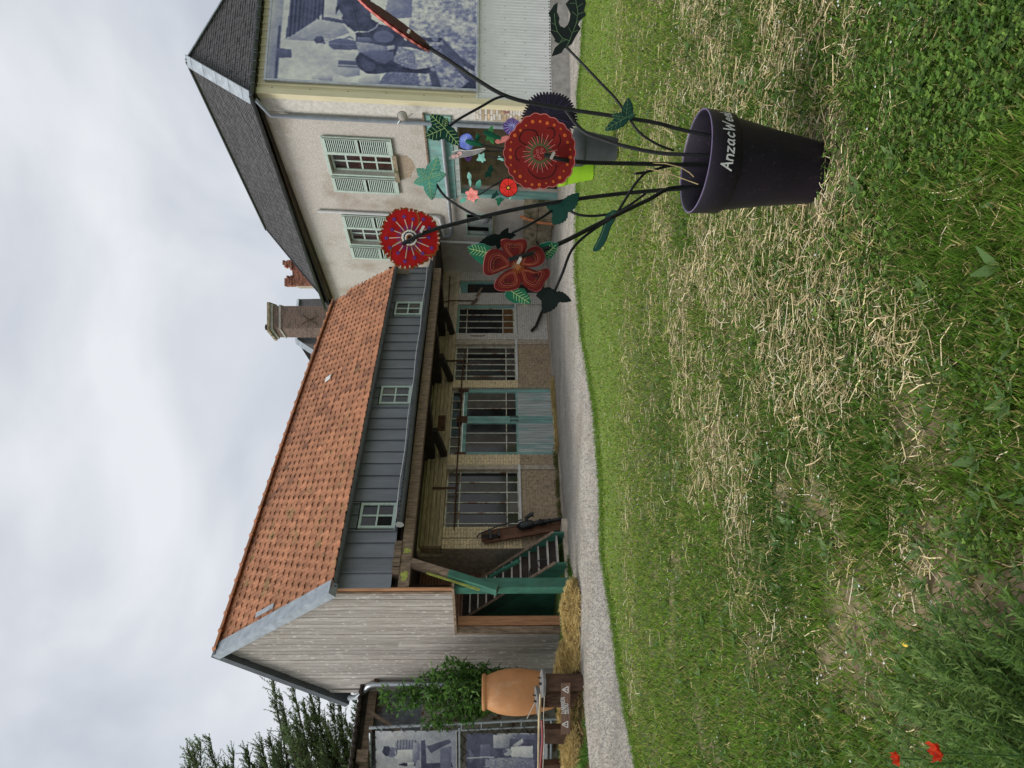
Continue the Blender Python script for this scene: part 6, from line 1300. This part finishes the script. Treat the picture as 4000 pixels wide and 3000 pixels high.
# --- flowers of the lime planter
ly=lp.y
c=Card(T3(815,1140),ly,(-.35,0,.25)); f=gflower('painted_blossom','salmon pink petalled cut-out flower with mint leaves, lime planter',lp,c,[c.P(0,-8,-.02)]+[atY(T3(*q),ly) for q in ((900,1130),(1050,1030),(1180,960),(1500,850))],ly)
for k in range(6):
    a=60*k+10; ol=smooth(lobe(a,30,11,3,0),1); pt=part('petal',c.slab(ol,-.015+k*.002,k*.002),p_salmon,f); mb=MB(); aa=math.radians(a); c.ribbon([(17*math.cos(aa)+5*math.cos(t),17*math.sin(aa)+5*math.sin(t)) for t in np.linspace(0,6.28,8)[:-1]],1.4,k*.002+.002+.012,mb,True); part('petal_mark',mb,p_lsal,pt,kind='stuff')
for (q,tp) in (((870,1060),(905,965)),((860,1150),(838,1232)),((740,1180),(668,1222))):
    cq=Card(T3(*q),ly+.03,(-.2,0,.2)); leaf(cq,[(tp,.3)],T3,f,p_teal,p_vein,teeth=3,veins=False)
cq=Card(T3(788,965),ly); lf=leaf(cq,[((775,885),.3),((795,1058),.16),((758,925),.3)],T3,f,p_mint2,p_whit,teeth=3,veins=False); stemtube([cq.P(-3,-8,0)]+[atY(T3(*q),ly) for q in ((810,985),(880,995),(960,965))],.006,f,'leaf_stalk',5)
cq=Card(T3(1005,885),ly-.05,(.3,0,0)); leaf(cq,[((1030,800),.3),((945,955),.3),((1058,850),.25),((1005,960),.25)],T3,f,p_leafd,p_vein,teeth=3,veins=False)
c=Card(T3(1205,1060),ly-.1,(-.15,0,.1)); f=gflower('painted_poppy','small scarlet cut-out poppy with yellow eye, lime planter',lp,c,[c.P(0,-10,-.02)]+[atY(T3(*q),ly-.05) for q in ((1300,1040),(1450,940))],ly)
ow=wavy(35,18,.05,m=90); b=part('bloom',c.slab(ow,-.02,0),p_scar,f); mb=MB(); c.ribbon(ow,2.4,.0015,mb,True)
for k in range(8): a=k*.785; c.ribbon([(9*math.cos(a),9*math.sin(a)),(33*math.cos(a),33*math.sin(a))],1,.0015,mb)
c.disc(0,0,9,.002,mb,12); part('dark_line',mb,p_blk,b,kind='stuff'); mb=MB(); c.disc(0,0,5,.004,mb,10); part('eye',mb,p_yel,b,kind='stuff')
cq=Card(T3(1105,1195),ly-.05,(.1,0,.2)); leaf(cq,[((1058,1180),.33),((1095,1262),.33),((1165,1185),.33),((1130,1160),.3)],T3,f,p_leafg,p_vein,teeth=3,veins=False)
cq=Card(T3(1070,1130),ly-.02,(.1,0,.2)); leaf(cq,[((1015,1180),.3),((1035,1125),.33),((1085,1090),.33),((1110,1140),.3)],T3,f,p_leafd,p_vein,teeth=3,veins=False)
stemtube([atY(T3(*q),ly) for q in ((895,1140),(980,1075),(1050,1040),(1110,1010),(1180,990))],.008,f,'leaf_stalk',5)
cq=Card(T3(1225,1165),ly,(0,0,.2)); leaf(cq,[((1215,1190),.4),((1240,1150),.4)],T3,f,p_mint2,p_whit,teeth=3,veins=False)
# dry straws caught in the purple planter
solo('dry_grass_stalk',MB().tube([atY(S4(q[0],q[1]),3.3) for q in ((-150,495),(0,500),(100,525),(160,560),(190,590))],.0022,5).tube([atY(S4(q[0],q[1]),3.28) for q in ((-140,530),(0,560),(110,600),(220,640))],.0022,5).tube([atY(S4(q[0],q[1]),3.26) for q in ((290,598),(320,510),(380,545))],.003,5),M('dry_stalk',(.55,.42,.2),.7,.2,30),'dry straw stalks caught between the stems over the purple planter rim','straw')
# ================================================================ ground cover
rs=np.random.RandomState(21)
def sample(n,y0=1.3,y1=19,pw=1.15):
    u=rs.rand(n); q=1-pw; Yv=(y0**q+u*(y1**q-y0**q))**(1/q)
    # area grows with width: resample
    Xv=(rs.rand(n)*2-1)*(.60*Yv+.9); return Xv,Yv
CAMN=np.array([0,0,CAMH])
def keep(x,y,margin=True):
    onp,U,V=on_path(x,y)
    far=V<np.interp(U,farU,farV)
    ed=np.abs(V-np.interp(U,nearU,nearV)); return ((~onp)&(~far))|((ed<9)&(rs.rand(*np.shape(x))<.45))
# --- grass blades
x,y=sample(400000); k=keep(x,y); x,y=x[k],y[k]
sm_,so_=straw_mask(x,y),soil_mask(x,y); p=(1-.30*sm_)*(1-.86*so_)*(.55+.9*fbm(x,y,2.2,80)); k=rs.rand(len(x))<p; x,y,sm_=x[k],y[k],sm_[k]
inpot=(np.hypot(x-pb.x,y-pb.y)<.19)|((np.hypot(x-pb.x,y-pb.y+.12)<.27)&(rs.rand(len(x))<.96)); x,y,sm_=x[~inpot],y[~inpot],sm_[~inpot]
n=len(x); z=gz(x,y)-.008; P=np.stack([x,y,z],1)
az=rs.rand(n)*6.283; lean=rs.uniform(.25,1.15,n); Dr=unitv(np.stack([np.cos(az)*lean,np.sin(az)*lean,np.ones(n)],1)); Sd=unitv(np.cross(Dr,np.stack([np.cos(az+1.3),np.sin(az+1.3),np.full(n,.2)],1)))
near=1-sstep(6,11,y); tall=1+.6*sstep(.60,.75,fbm(x,y,2.0,90))*near
ln=rs.uniform(.025,.06,n)*(.75+.35*near)*tall*(1-.25*sstep(9,14,y)); wd=rs.uniform(.0013,.0026,n)*(1+.16*y)
fr_=np.clip(fbm(x,y,1.1,70)*1.5-.25,0,1)[:,None]; fy_=sstep(4.2,9.5,y)[:,None]
dark=np.array([.044,.105,.014]); mid=np.array([.118,.205,.026]); lite=np.array([.185,.265,.034]); dry=np.array([.30,.26,.10])
col=dark*(1-fr_)+mid*fr_; col=col*(1-.8*fy_)+lite*.8*fy_; col=np.where(rs.rand(n,1)<.17,dry,col)*1.28*np.clip(1+.42*rs.randn(n,1),.25,2.0)
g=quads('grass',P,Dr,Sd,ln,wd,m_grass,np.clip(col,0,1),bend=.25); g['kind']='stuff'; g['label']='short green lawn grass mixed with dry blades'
# --- clover and small broad leaves
x,y=sample(120000,1.3,9,1.5); k=keep(x,y); x,y=x[k],y[k]
cm=sstep(.40,.58,fbm(x,y,1.4,100))*(.35+.65*(1-sstep(2.6,4.2,y)))+.55*np.exp(-((x-1.1)/.5)**2-((y-4.6)/.5)**2); k=rs.rand(len(x))<cm*(1-.55*straw_mask(x,y))*(1-.9*soil_mask(x,y)); x,y=x[k],y[k]; inpot=np.hypot(x-pb.x,y-pb.y)<.17; x,y=x[~inpot],y[~inpot]; n=len(x)
hgt=rs.uniform(.015,.05,n); base=np.stack([x,y,gz(x,y)+hgt],1); PP=[];DD=[];SS=[]
tl=np.stack([rs.randn(n)*.25,rs.randn(n)*.25,np.ones(n)],1); tl=unitv(tl)
for q in range(3):
    a=rs.rand(n)*.4+q*2.094+rs.rand(n)*0; d=np.stack([np.cos(a),np.sin(a),np.zeros(n)],1); d=unitv(d-tl*np.sum(d*tl,1,keepdims=True)+tl*.15); PP.append(base); DD.append(d); SS.append(np.cross(tl,d))
P=np.concatenate(PP);Dr=np.concatenate(DD);Sd=unitv(np.concatenate(SS)); n3=len(P)
c0=np.clip(mixcol(n,(.035,.105,.012),(.17,.27,.05),.35),0,1); col=np.concatenate([c0]*3)
s=rs.uniform(.006,.0125,n); o=quads('clover',P,Dr,Sd,np.concatenate([s]*3),np.concatenate([s*.48]*3),m_grass,col,bend=.0,taper=1.8); o['kind']='stuff'; o['label']='low green clover spreading through the grass'
# --- broad weed rosettes
x,y=sample(2600,1.5,8,1.5); k=keep(x,y)&(rs.rand(len(x))<.34*(1-.5*straw_mask(x,y))); x,y=x[k],y[k]
k=np.hypot(x-pb.x,y-pb.y)>.2; x,y=x[k],y[k]; PP=[];DD=[];SS=[];LL=[];WW=[];CC=[]
for (a,b) in zip(x,y):
    nl=rs.randint(4,9); sz=rs.uniform(.025,.085); hue=rs.rand()
    for q in range(nl):
        an=q*6.283/nl+rs.rand()*.5; up=rs.uniform(.15,.9); d=np.array([math.cos(an),math.sin(an),up]); d/=np.linalg.norm(d); PP.append((a,b,float(gz(a,b)))); DD.append(d); SS.append((-math.sin(an),math.cos(an),0)); LL.append(sz*rs.uniform(.6,1.2)); WW.append(sz*rs.uniform(.13,.24)); CC.append(np.array([.07,.16,.03])*(1-hue)+np.array([.16,.25,.09])*hue*rs.uniform(.8,1.1))
for _ in range(420):
    a=rs.uniform(-2.6,.3); b=rs.uniform(2.0,5.5)
    if abs(a)>.62*b+.6: continue
    nl=rs.randint(3,7); sz=rs.uniform(.015,.045); hue=rs.rand()
    for q in range(nl):
        an=q*6.283/nl+rs.rand(); d=np.array([math.cos(an),math.sin(an),rs.uniform(.1,1.)]); d/=np.linalg.norm(d); PP.append((a,b,float(gz(a,b)))); DD.append(d); SS.append((-math.sin(an),math.cos(an),0)); LL.append(sz*rs.uniform(.6,1.3)); WW.append(sz*rs.uniform(.12,.3)); CC.append((np.array([.08,.17,.03])*(1-hue)+np.array([.22,.32,.13])*hue)*rs.uniform(.7,1.2))
o=quads('weed',np.array(PP),np.array(DD),np.array(SS),np.array(LL),np.array(WW),m_grass,np.array(CC),bend=.18,taper=.6); o['kind']='stuff'; o['label']='broad leaved weeds and dandelion rosettes in the grass'
# --- straw: bent strips with thickness
def straws(name,x,y,z,ln,wd,col,label,flat=.12,anm=None):
    n=len(x); az=rs.rand(n)*6.283 if anm is None else anm; el=rs.randn(n)*flat; d=np.stack([np.cos(az)*np.cos(el),np.sin(az)*np.cos(el),np.sin(el)],1); s=np.stack([-np.sin(az),np.cos(az),np.zeros(n)],1); u=np.cross(d,s); P=np.stack([x,y,z],1)
    kink=(rs.randn(n,1)*.10)*ln[:,None]; a=P-d*ln[:,None]/2; m=P+s*kink+u*np.abs(kink)*.4; b=P+d*ln[:,None]/2; w=s*wd[:,None]/2; t=u*wd[:,None]*.5
    v=np.stack([a-w,a+w,a+t,m-w,m+w,m+t,b-w,b+w,b+t],1).reshape(-1,3); bs=(np.arange(n)*9)[:,None]
    f=np.concatenate([bs+np.array([[i,j,j+3,i+3]]) for (i,j) in ((0,1),(1,2),(2,0),(3,4),(4,5),(5,3))],1).reshape(-1,4)
    me=bpy.data.meshes.new(name); me.vertices.add(len(v)); me.vertices.foreach_set('co',v.astype(np.float32).ravel()); me.loops.add(f.size); me.loops.foreach_set('vertex_index',f.ravel().astype(np.int32)); me.polygons.add(len(f)); me.polygons.foreach_set('loop_start',np.arange(0,f.size,4,dtype=np.int32)); me.polygons.foreach_set('loop_total',np.full(len(f),4,np.int32)); me.update(calc_edges=True)
    ca=me.color_attributes.new('Col','FLOAT_COLOR','POINT'); c=np.ones((n,9,4),np.float32); c[:,:,:3]=col[:,None,:]; ca.data.foreach_set('color',c.ravel()); me.materials.append(m_straw); o=bpy.data.objects.new(name,me); COL.objects.link(o); o['kind']='stuff'; o['label']=label; return o
x,y=sample(150000,1.4,11,1.25); k=keep(x,y); x,y=x[k],y[k]; sm_=straw_mask(x,y); k=rs.rand(len(x))<np.clip(sm_*.44+.02,0,1); x,y,sm_=x[k],y[k],sm_[k]; k=np.hypot(x-pb.x,y-pb.y)>.16; x,y,sm_=x[k],y[k],sm_[k]; n=len(x)
ln=rs.uniform(.03,.17,n)*(rs.rand(n)**1.5*.9+.45); wd=(.0016+.0045*rs.rand(n)**2)*(1+.05*y); col=np.clip(mixcol(n,(.74,.62,.36),(.38,.29,.145),.22),0,1); col=np.where(rs.rand(n,1)<.15,np.array([.74,.66,.46]),col)
straws('straw',x,y,gz(x,y)+rs.uniform(.002,.04,n)*(.35+.6*sm_),ln,wd,col,'loose golden straw strewn over the grass')
# straw heaped along the barn foot
def pile(name,path,wid,hgt,n,label):
    t=rs.rand(n); idx=t*(len(path)-1); i=np.minimum(idx.astype(int),len(path)-2); f=(idx-i)[:,None]; pa=np.array([list(p) for p in path]); q=pa[i]*(1-f)+pa[i+1]*f; off=rs.randn(n)*.45; dirs=pa[i+1]-pa[i]; nr=unitv(np.stack([-dirs[:,1],dirs[:,0],np.zeros(n)],1)); q=q+nr*(off*wid)[:,None]
    hh=hgt*np.exp(-off**2*1.2)*(.25+1.4*fbm(q[:,0],q[:,1],2.8,130)); z=gz(q[:,0],q[:,1])+hh*rs.rand(n)**.35
    straws(name,q[:,0],q[:,1],z,rs.uniform(.08,.28,n),rs.uniform(.005,.010,n),np.clip(mixcol(n,(.74,.57,.24),(.46,.33,.12),.18),0,1),label,flat=.35)
def gpt_(p): q=G(p); return (q.x,q.y,0)
pth=[gpt_(Z3(1921,410)),gpt_(Z3(1919,560)),gpt_(Z3(1905,690)),gpt_(Z3(1895,820))]
pile('straw_heap',pth,.34,.30,17000,'heap of golden straw along the foot of the boarded gable')
pile('straw_heap',[gpt_(Z3(1845,860)),gpt_(Z3(1858,1000)),gpt_(Z3(1868,1150)),gpt_(Z3(1880,1290))],.35,.12,7000,'thin scatter of straw around the timber stumps')
b0=PB.P(tD0-.3,0,.55); b1=PB.P(tD1-.5,0,.75); pile('straw_heap',[(b0.x,b0.y,0),(b1.x,b1.y,0)],.22,.07,2600,'low drift of straw in front of the teal doors')
n=16000; U=rs.uniform(-300,3300,n); V=np.interp(U,nearU,nearV)+np.clip(rs.randn(n)*5+3-9*(fbm(U*.01,U*.003,1.,170)-.5),-16,20); pts=Gv(U,V); az=rs.rand(n)*6.28; Dr=unitv(np.stack([np.cos(az)*.8,np.sin(az)*.8,np.ones(n)],1))
o=quads('path_edge_grass',pts-np.array([0,0,.01]),Dr,unitv(np.cross(Dr,rs.randn(n,3))),rs.uniform(.03,.075,n),rs.uniform(.004,.008,n),m_grass,np.clip(mixcol(n,(.09,.18,.024),(.17,.26,.035),.25),0,1),bend=.2); o['kind']='stuff'; o['label']='ragged grass creeping over the near edge of the path'
# leaf litter and grass verge beside the path on the left
n=9000; U=rs.uniform(-150,900,n); V=np.interp(U,farU,farV)-rs.uniform(0,30,n); pts=Gv(U,V); az=rs.rand(n)*6.28; Dr=unitv(np.stack([np.cos(az)*.6,np.sin(az)*.6,np.ones(n)],1)); Sd=unitv(np.cross(Dr,rs.randn(n,3)))
vm=fbm(pts[:,0],pts[:,1],2.5,140)[:,None]; col=np.where(vm>.5,np.array([[.09,.19,.03]]),np.array([[.19,.13,.065]]))*(1+.25*rs.randn(n,1))
o=quads('verge_grass',pts,Dr,Sd,rs.uniform(.03,.10,n)*np.where(vm[:,0]>.5,1,.45),rs.uniform(.004,.008,n),m_grass,np.clip(col,0,1),bend=.2); o['kind']='stuff'; o['label']='grass and leaf litter along the far edge of the gravel path'
n=1500; t=rs.rand(n); bp_=[PB.P(tL+.1+(tP1a-tL)*q*1.15,0,.06+.3*rs.rand()**2) for q in t]; P=np.array([[q.x,q.y,.01] for q in bp_]); m_=fbm(P[:,0],P[:,1],3,150)>.5; P=P[m_]; n=len(P); az=rs.rand(n)*6.28; Dr=unitv(np.stack([np.cos(az)*.5,np.sin(az)*.5,np.ones(n)],1)); o=quads('wall_foot_grass',P,Dr,unitv(np.cross(Dr,rs.randn(n,3))),rs.uniform(.05,.16,n),rs.uniform(.005,.009,n),m_grass,np.clip(mixcol(n,(.06,.14,.025),(.25,.2,.08)),0,1),bend=.2); o['kind']='stuff'; o['label']='weeds growing at the foot of the brick wall'
# white clover and daisy heads
def specks(name,x,y,r,h,mat,label):
    mb=MB()
    for a,b,q in zip(x,y,h):
        c=Vector((a,b,float(gz(a,b))+q)); s=r*random.uniform(.7,1.2)
        mb.add([c+Vector((s,0,0)),c+Vector((0,s,0)),c+Vector((-s,0,0)),c+Vector((0,-s,0)),c+Vector((0,0,s*.7)),c-Vector((0,0,s*.5))],[(0,1,4),(1,2,4),(2,3,4),(3,0,4),(1,0,5),(2,1,5),(3,2,5),(0,3,5)])
    o=part(name,mb,mat,None); o['kind']='stuff'; o['label']=label
x,y=sample(5200,1.6,15,1.02); k=keep(x,y)&((fbm(x,y,1.0,160)>.56)|((y>8)&(rs.rand(len(x))<.35)))&(rs.rand(len(x))<.20)&(np.hypot(x-pb.x,y-pb.y+.1)>.35); x,y=x[k],y[k]; specks('daisy_heads',x,y,.0065,rs.uniform(.03,.06,len(x)),m_white,'tiny white daisy and clover heads in the grass')
# gravel stones
n=22000; U=rs.uniform(-100,3000,n); f=rs.rand(n); V=np.interp(U,farU,farV)*(1-f)+np.interp(U,nearU,nearV)*f; pts=[Vector(q) for q in Gv(U,V)]; mb=MB()
for q in pts:
    s=random.uniform(.006,.016); mb.add([q+Vector((s,0,.014)),q+Vector((-s*.6,s,.014)),q+Vector((-s*.7,-s,.014)),q+Vector((0,0,.014+s*1.1))],[(0,1,3),(1,2,3),(2,0,3)])
o=part('gravel_stones',mb,M('gravel_stone',(.33,.31,.28),.9,.5,50),None); o['kind']='stuff'; o['label']='loose gravel stones on the path'
# --- tall feathery wild plants in the near left corner with two poppies
PP=[];DD=[];SS=[];LL=[];WW=[];CC=[]; msb=MB(); rr=random.Random(5)
def spot(): 
    while True:
        a,b=rr.uniform(150,700),rr.uniform(180,660)
        p=D(2050+(2400-2050)*rr.random(), 1350+(1720-1350)*rr.random()+60*rr.random())
        return G(p)
for i in range(170):
    b=spot(); 
    if b.x>-.28-.30*(2.75-b.y): continue
    h=rr.uniform(.12,.34); ln_=Vector((rr.uniform(.02,.22),rr.uniform(-.05,.20),h)); pts=[b+Vector((ln_.x*s*s,ln_.y*s*s,h*s)) for s in np.linspace(0,1,8)]
    msb.tube(pts,[.0028]*5+[.0022,.0018,.0012],4)
    nl=int(h*260); hue=rr.random()
    for k in range(nl):
        s=rr.uniform(.12,1); q=b+Vector((ln_.x*s*s,ln_.y*s*s,h*s)); an=rr.uniform(0,6.283); d=np.array([math.cos(an),math.sin(an),rr.uniform(.3,1.4)]); d/=np.linalg.norm(d); PP.append(tuple(q)); DD.append(d); SS.append((-math.sin(an),math.cos(an),rr.uniform(-.3,.3))); LL.append(rr.uniform(.012,.042)); WW.append(rr.uniform(.0014,.0040)); CC.append((np.array([.09,.18,.025])*(1-hue)+np.array([.22,.31,.09])*hue)*rr.uniform(.7,1.25))
o=quads('wild_foliage',np.array(PP),np.array(DD),unitv(np.array(SS)),np.array(LL),np.array(WW),m_grass,np.array(CC),bend=.12,taper=.3); o['kind']='stuff'; o['label']='tall feathery green wild plants in the near left corner'
part('stems',msb,M('wild_stem',(.06,.13,.03),.6,.2,20),o)
def poppy(p,Yd,r,label,sd):
    cc=atY(p,Yd); g=float(gz(cc.x,cc.y)); o=thing('poppy',label,'poppy',(cc.x,cc.y,g),'wild poppies in the near left corner'); rq=random.Random(sd)
    part('stem',MB().tube([Vector((cc.x-.02,cc.y+.02,g)),Vector((cc.x-.015,cc.y+.01,(g+cc.z)/2)),cc-Vector((0,0,.01))],.0022,5),MATS['wild_stem'],o)
    for k in range(5):
        a=k*1.257+rq.uniform(-.35,.35); r0=r; r=r0*rq.uniform(.7,1.25); d=Vector((math.cos(a),math.sin(a),rq.uniform(-.1,.25))); s=Vector((-d.y,d.x,0)); mb=MB(); nu,nv=8,9
        for i in range(nu):
            for j in range(nv):
                w=(j/(nv-1)-.5)*2; u=i/(nu-1); q=cc+d*(r*u*(.9+.1*math.cos(w*2)))*(1-.35*u*u)+s*(w*r*.98*math.sin(u**.8*2.2+.1)*(1-.18*abs(w)*u))+Vector((0,0,r*(.85*u*u+.22*math.sin(w*6+k*2+u*4)*u+rq.uniform(-.03,.03))))
                mb.v.append(tuple(q))
        mb.f=[(i*nv+j,i*nv+j+1,(i+1)*nv+j+1,(i+1)*nv+j) for i in range(nu-1) for j in range(nv-1)]
        part('petal',mb,m_poppy,o,True); r=r0
    part('seed_head',MB().lathe([(0,0),(.004,.002),(.005,.008),(.004,.011),(0,.012)],cc,n=8),m_iron,o)
poppy(T8(945,1510),1.78,.025,'larger wild red poppy in the near left corner plants',1)
poppy(T8(530,1565),2.12,.020,'small wild red poppy bud at the near left corner',2)
yb=atY(T8(610,415),2.25); o=thing('yellow_flower','tiny yellow meadow flower by the bare soil','flower',(yb.x,yb.y,0)); part('petals',MB().lathe([(0,.0),(.012,.004),(.011,.006),(0,.008)],yb,Vector((.1,-.5,1)),9),M('yellow_petal',(.75,.5,.02),.5,.1),o); part('stem',MB().tube([Vector((yb.x,yb.y,0)),yb],.0012,4),MATS['wild_stem'],o)
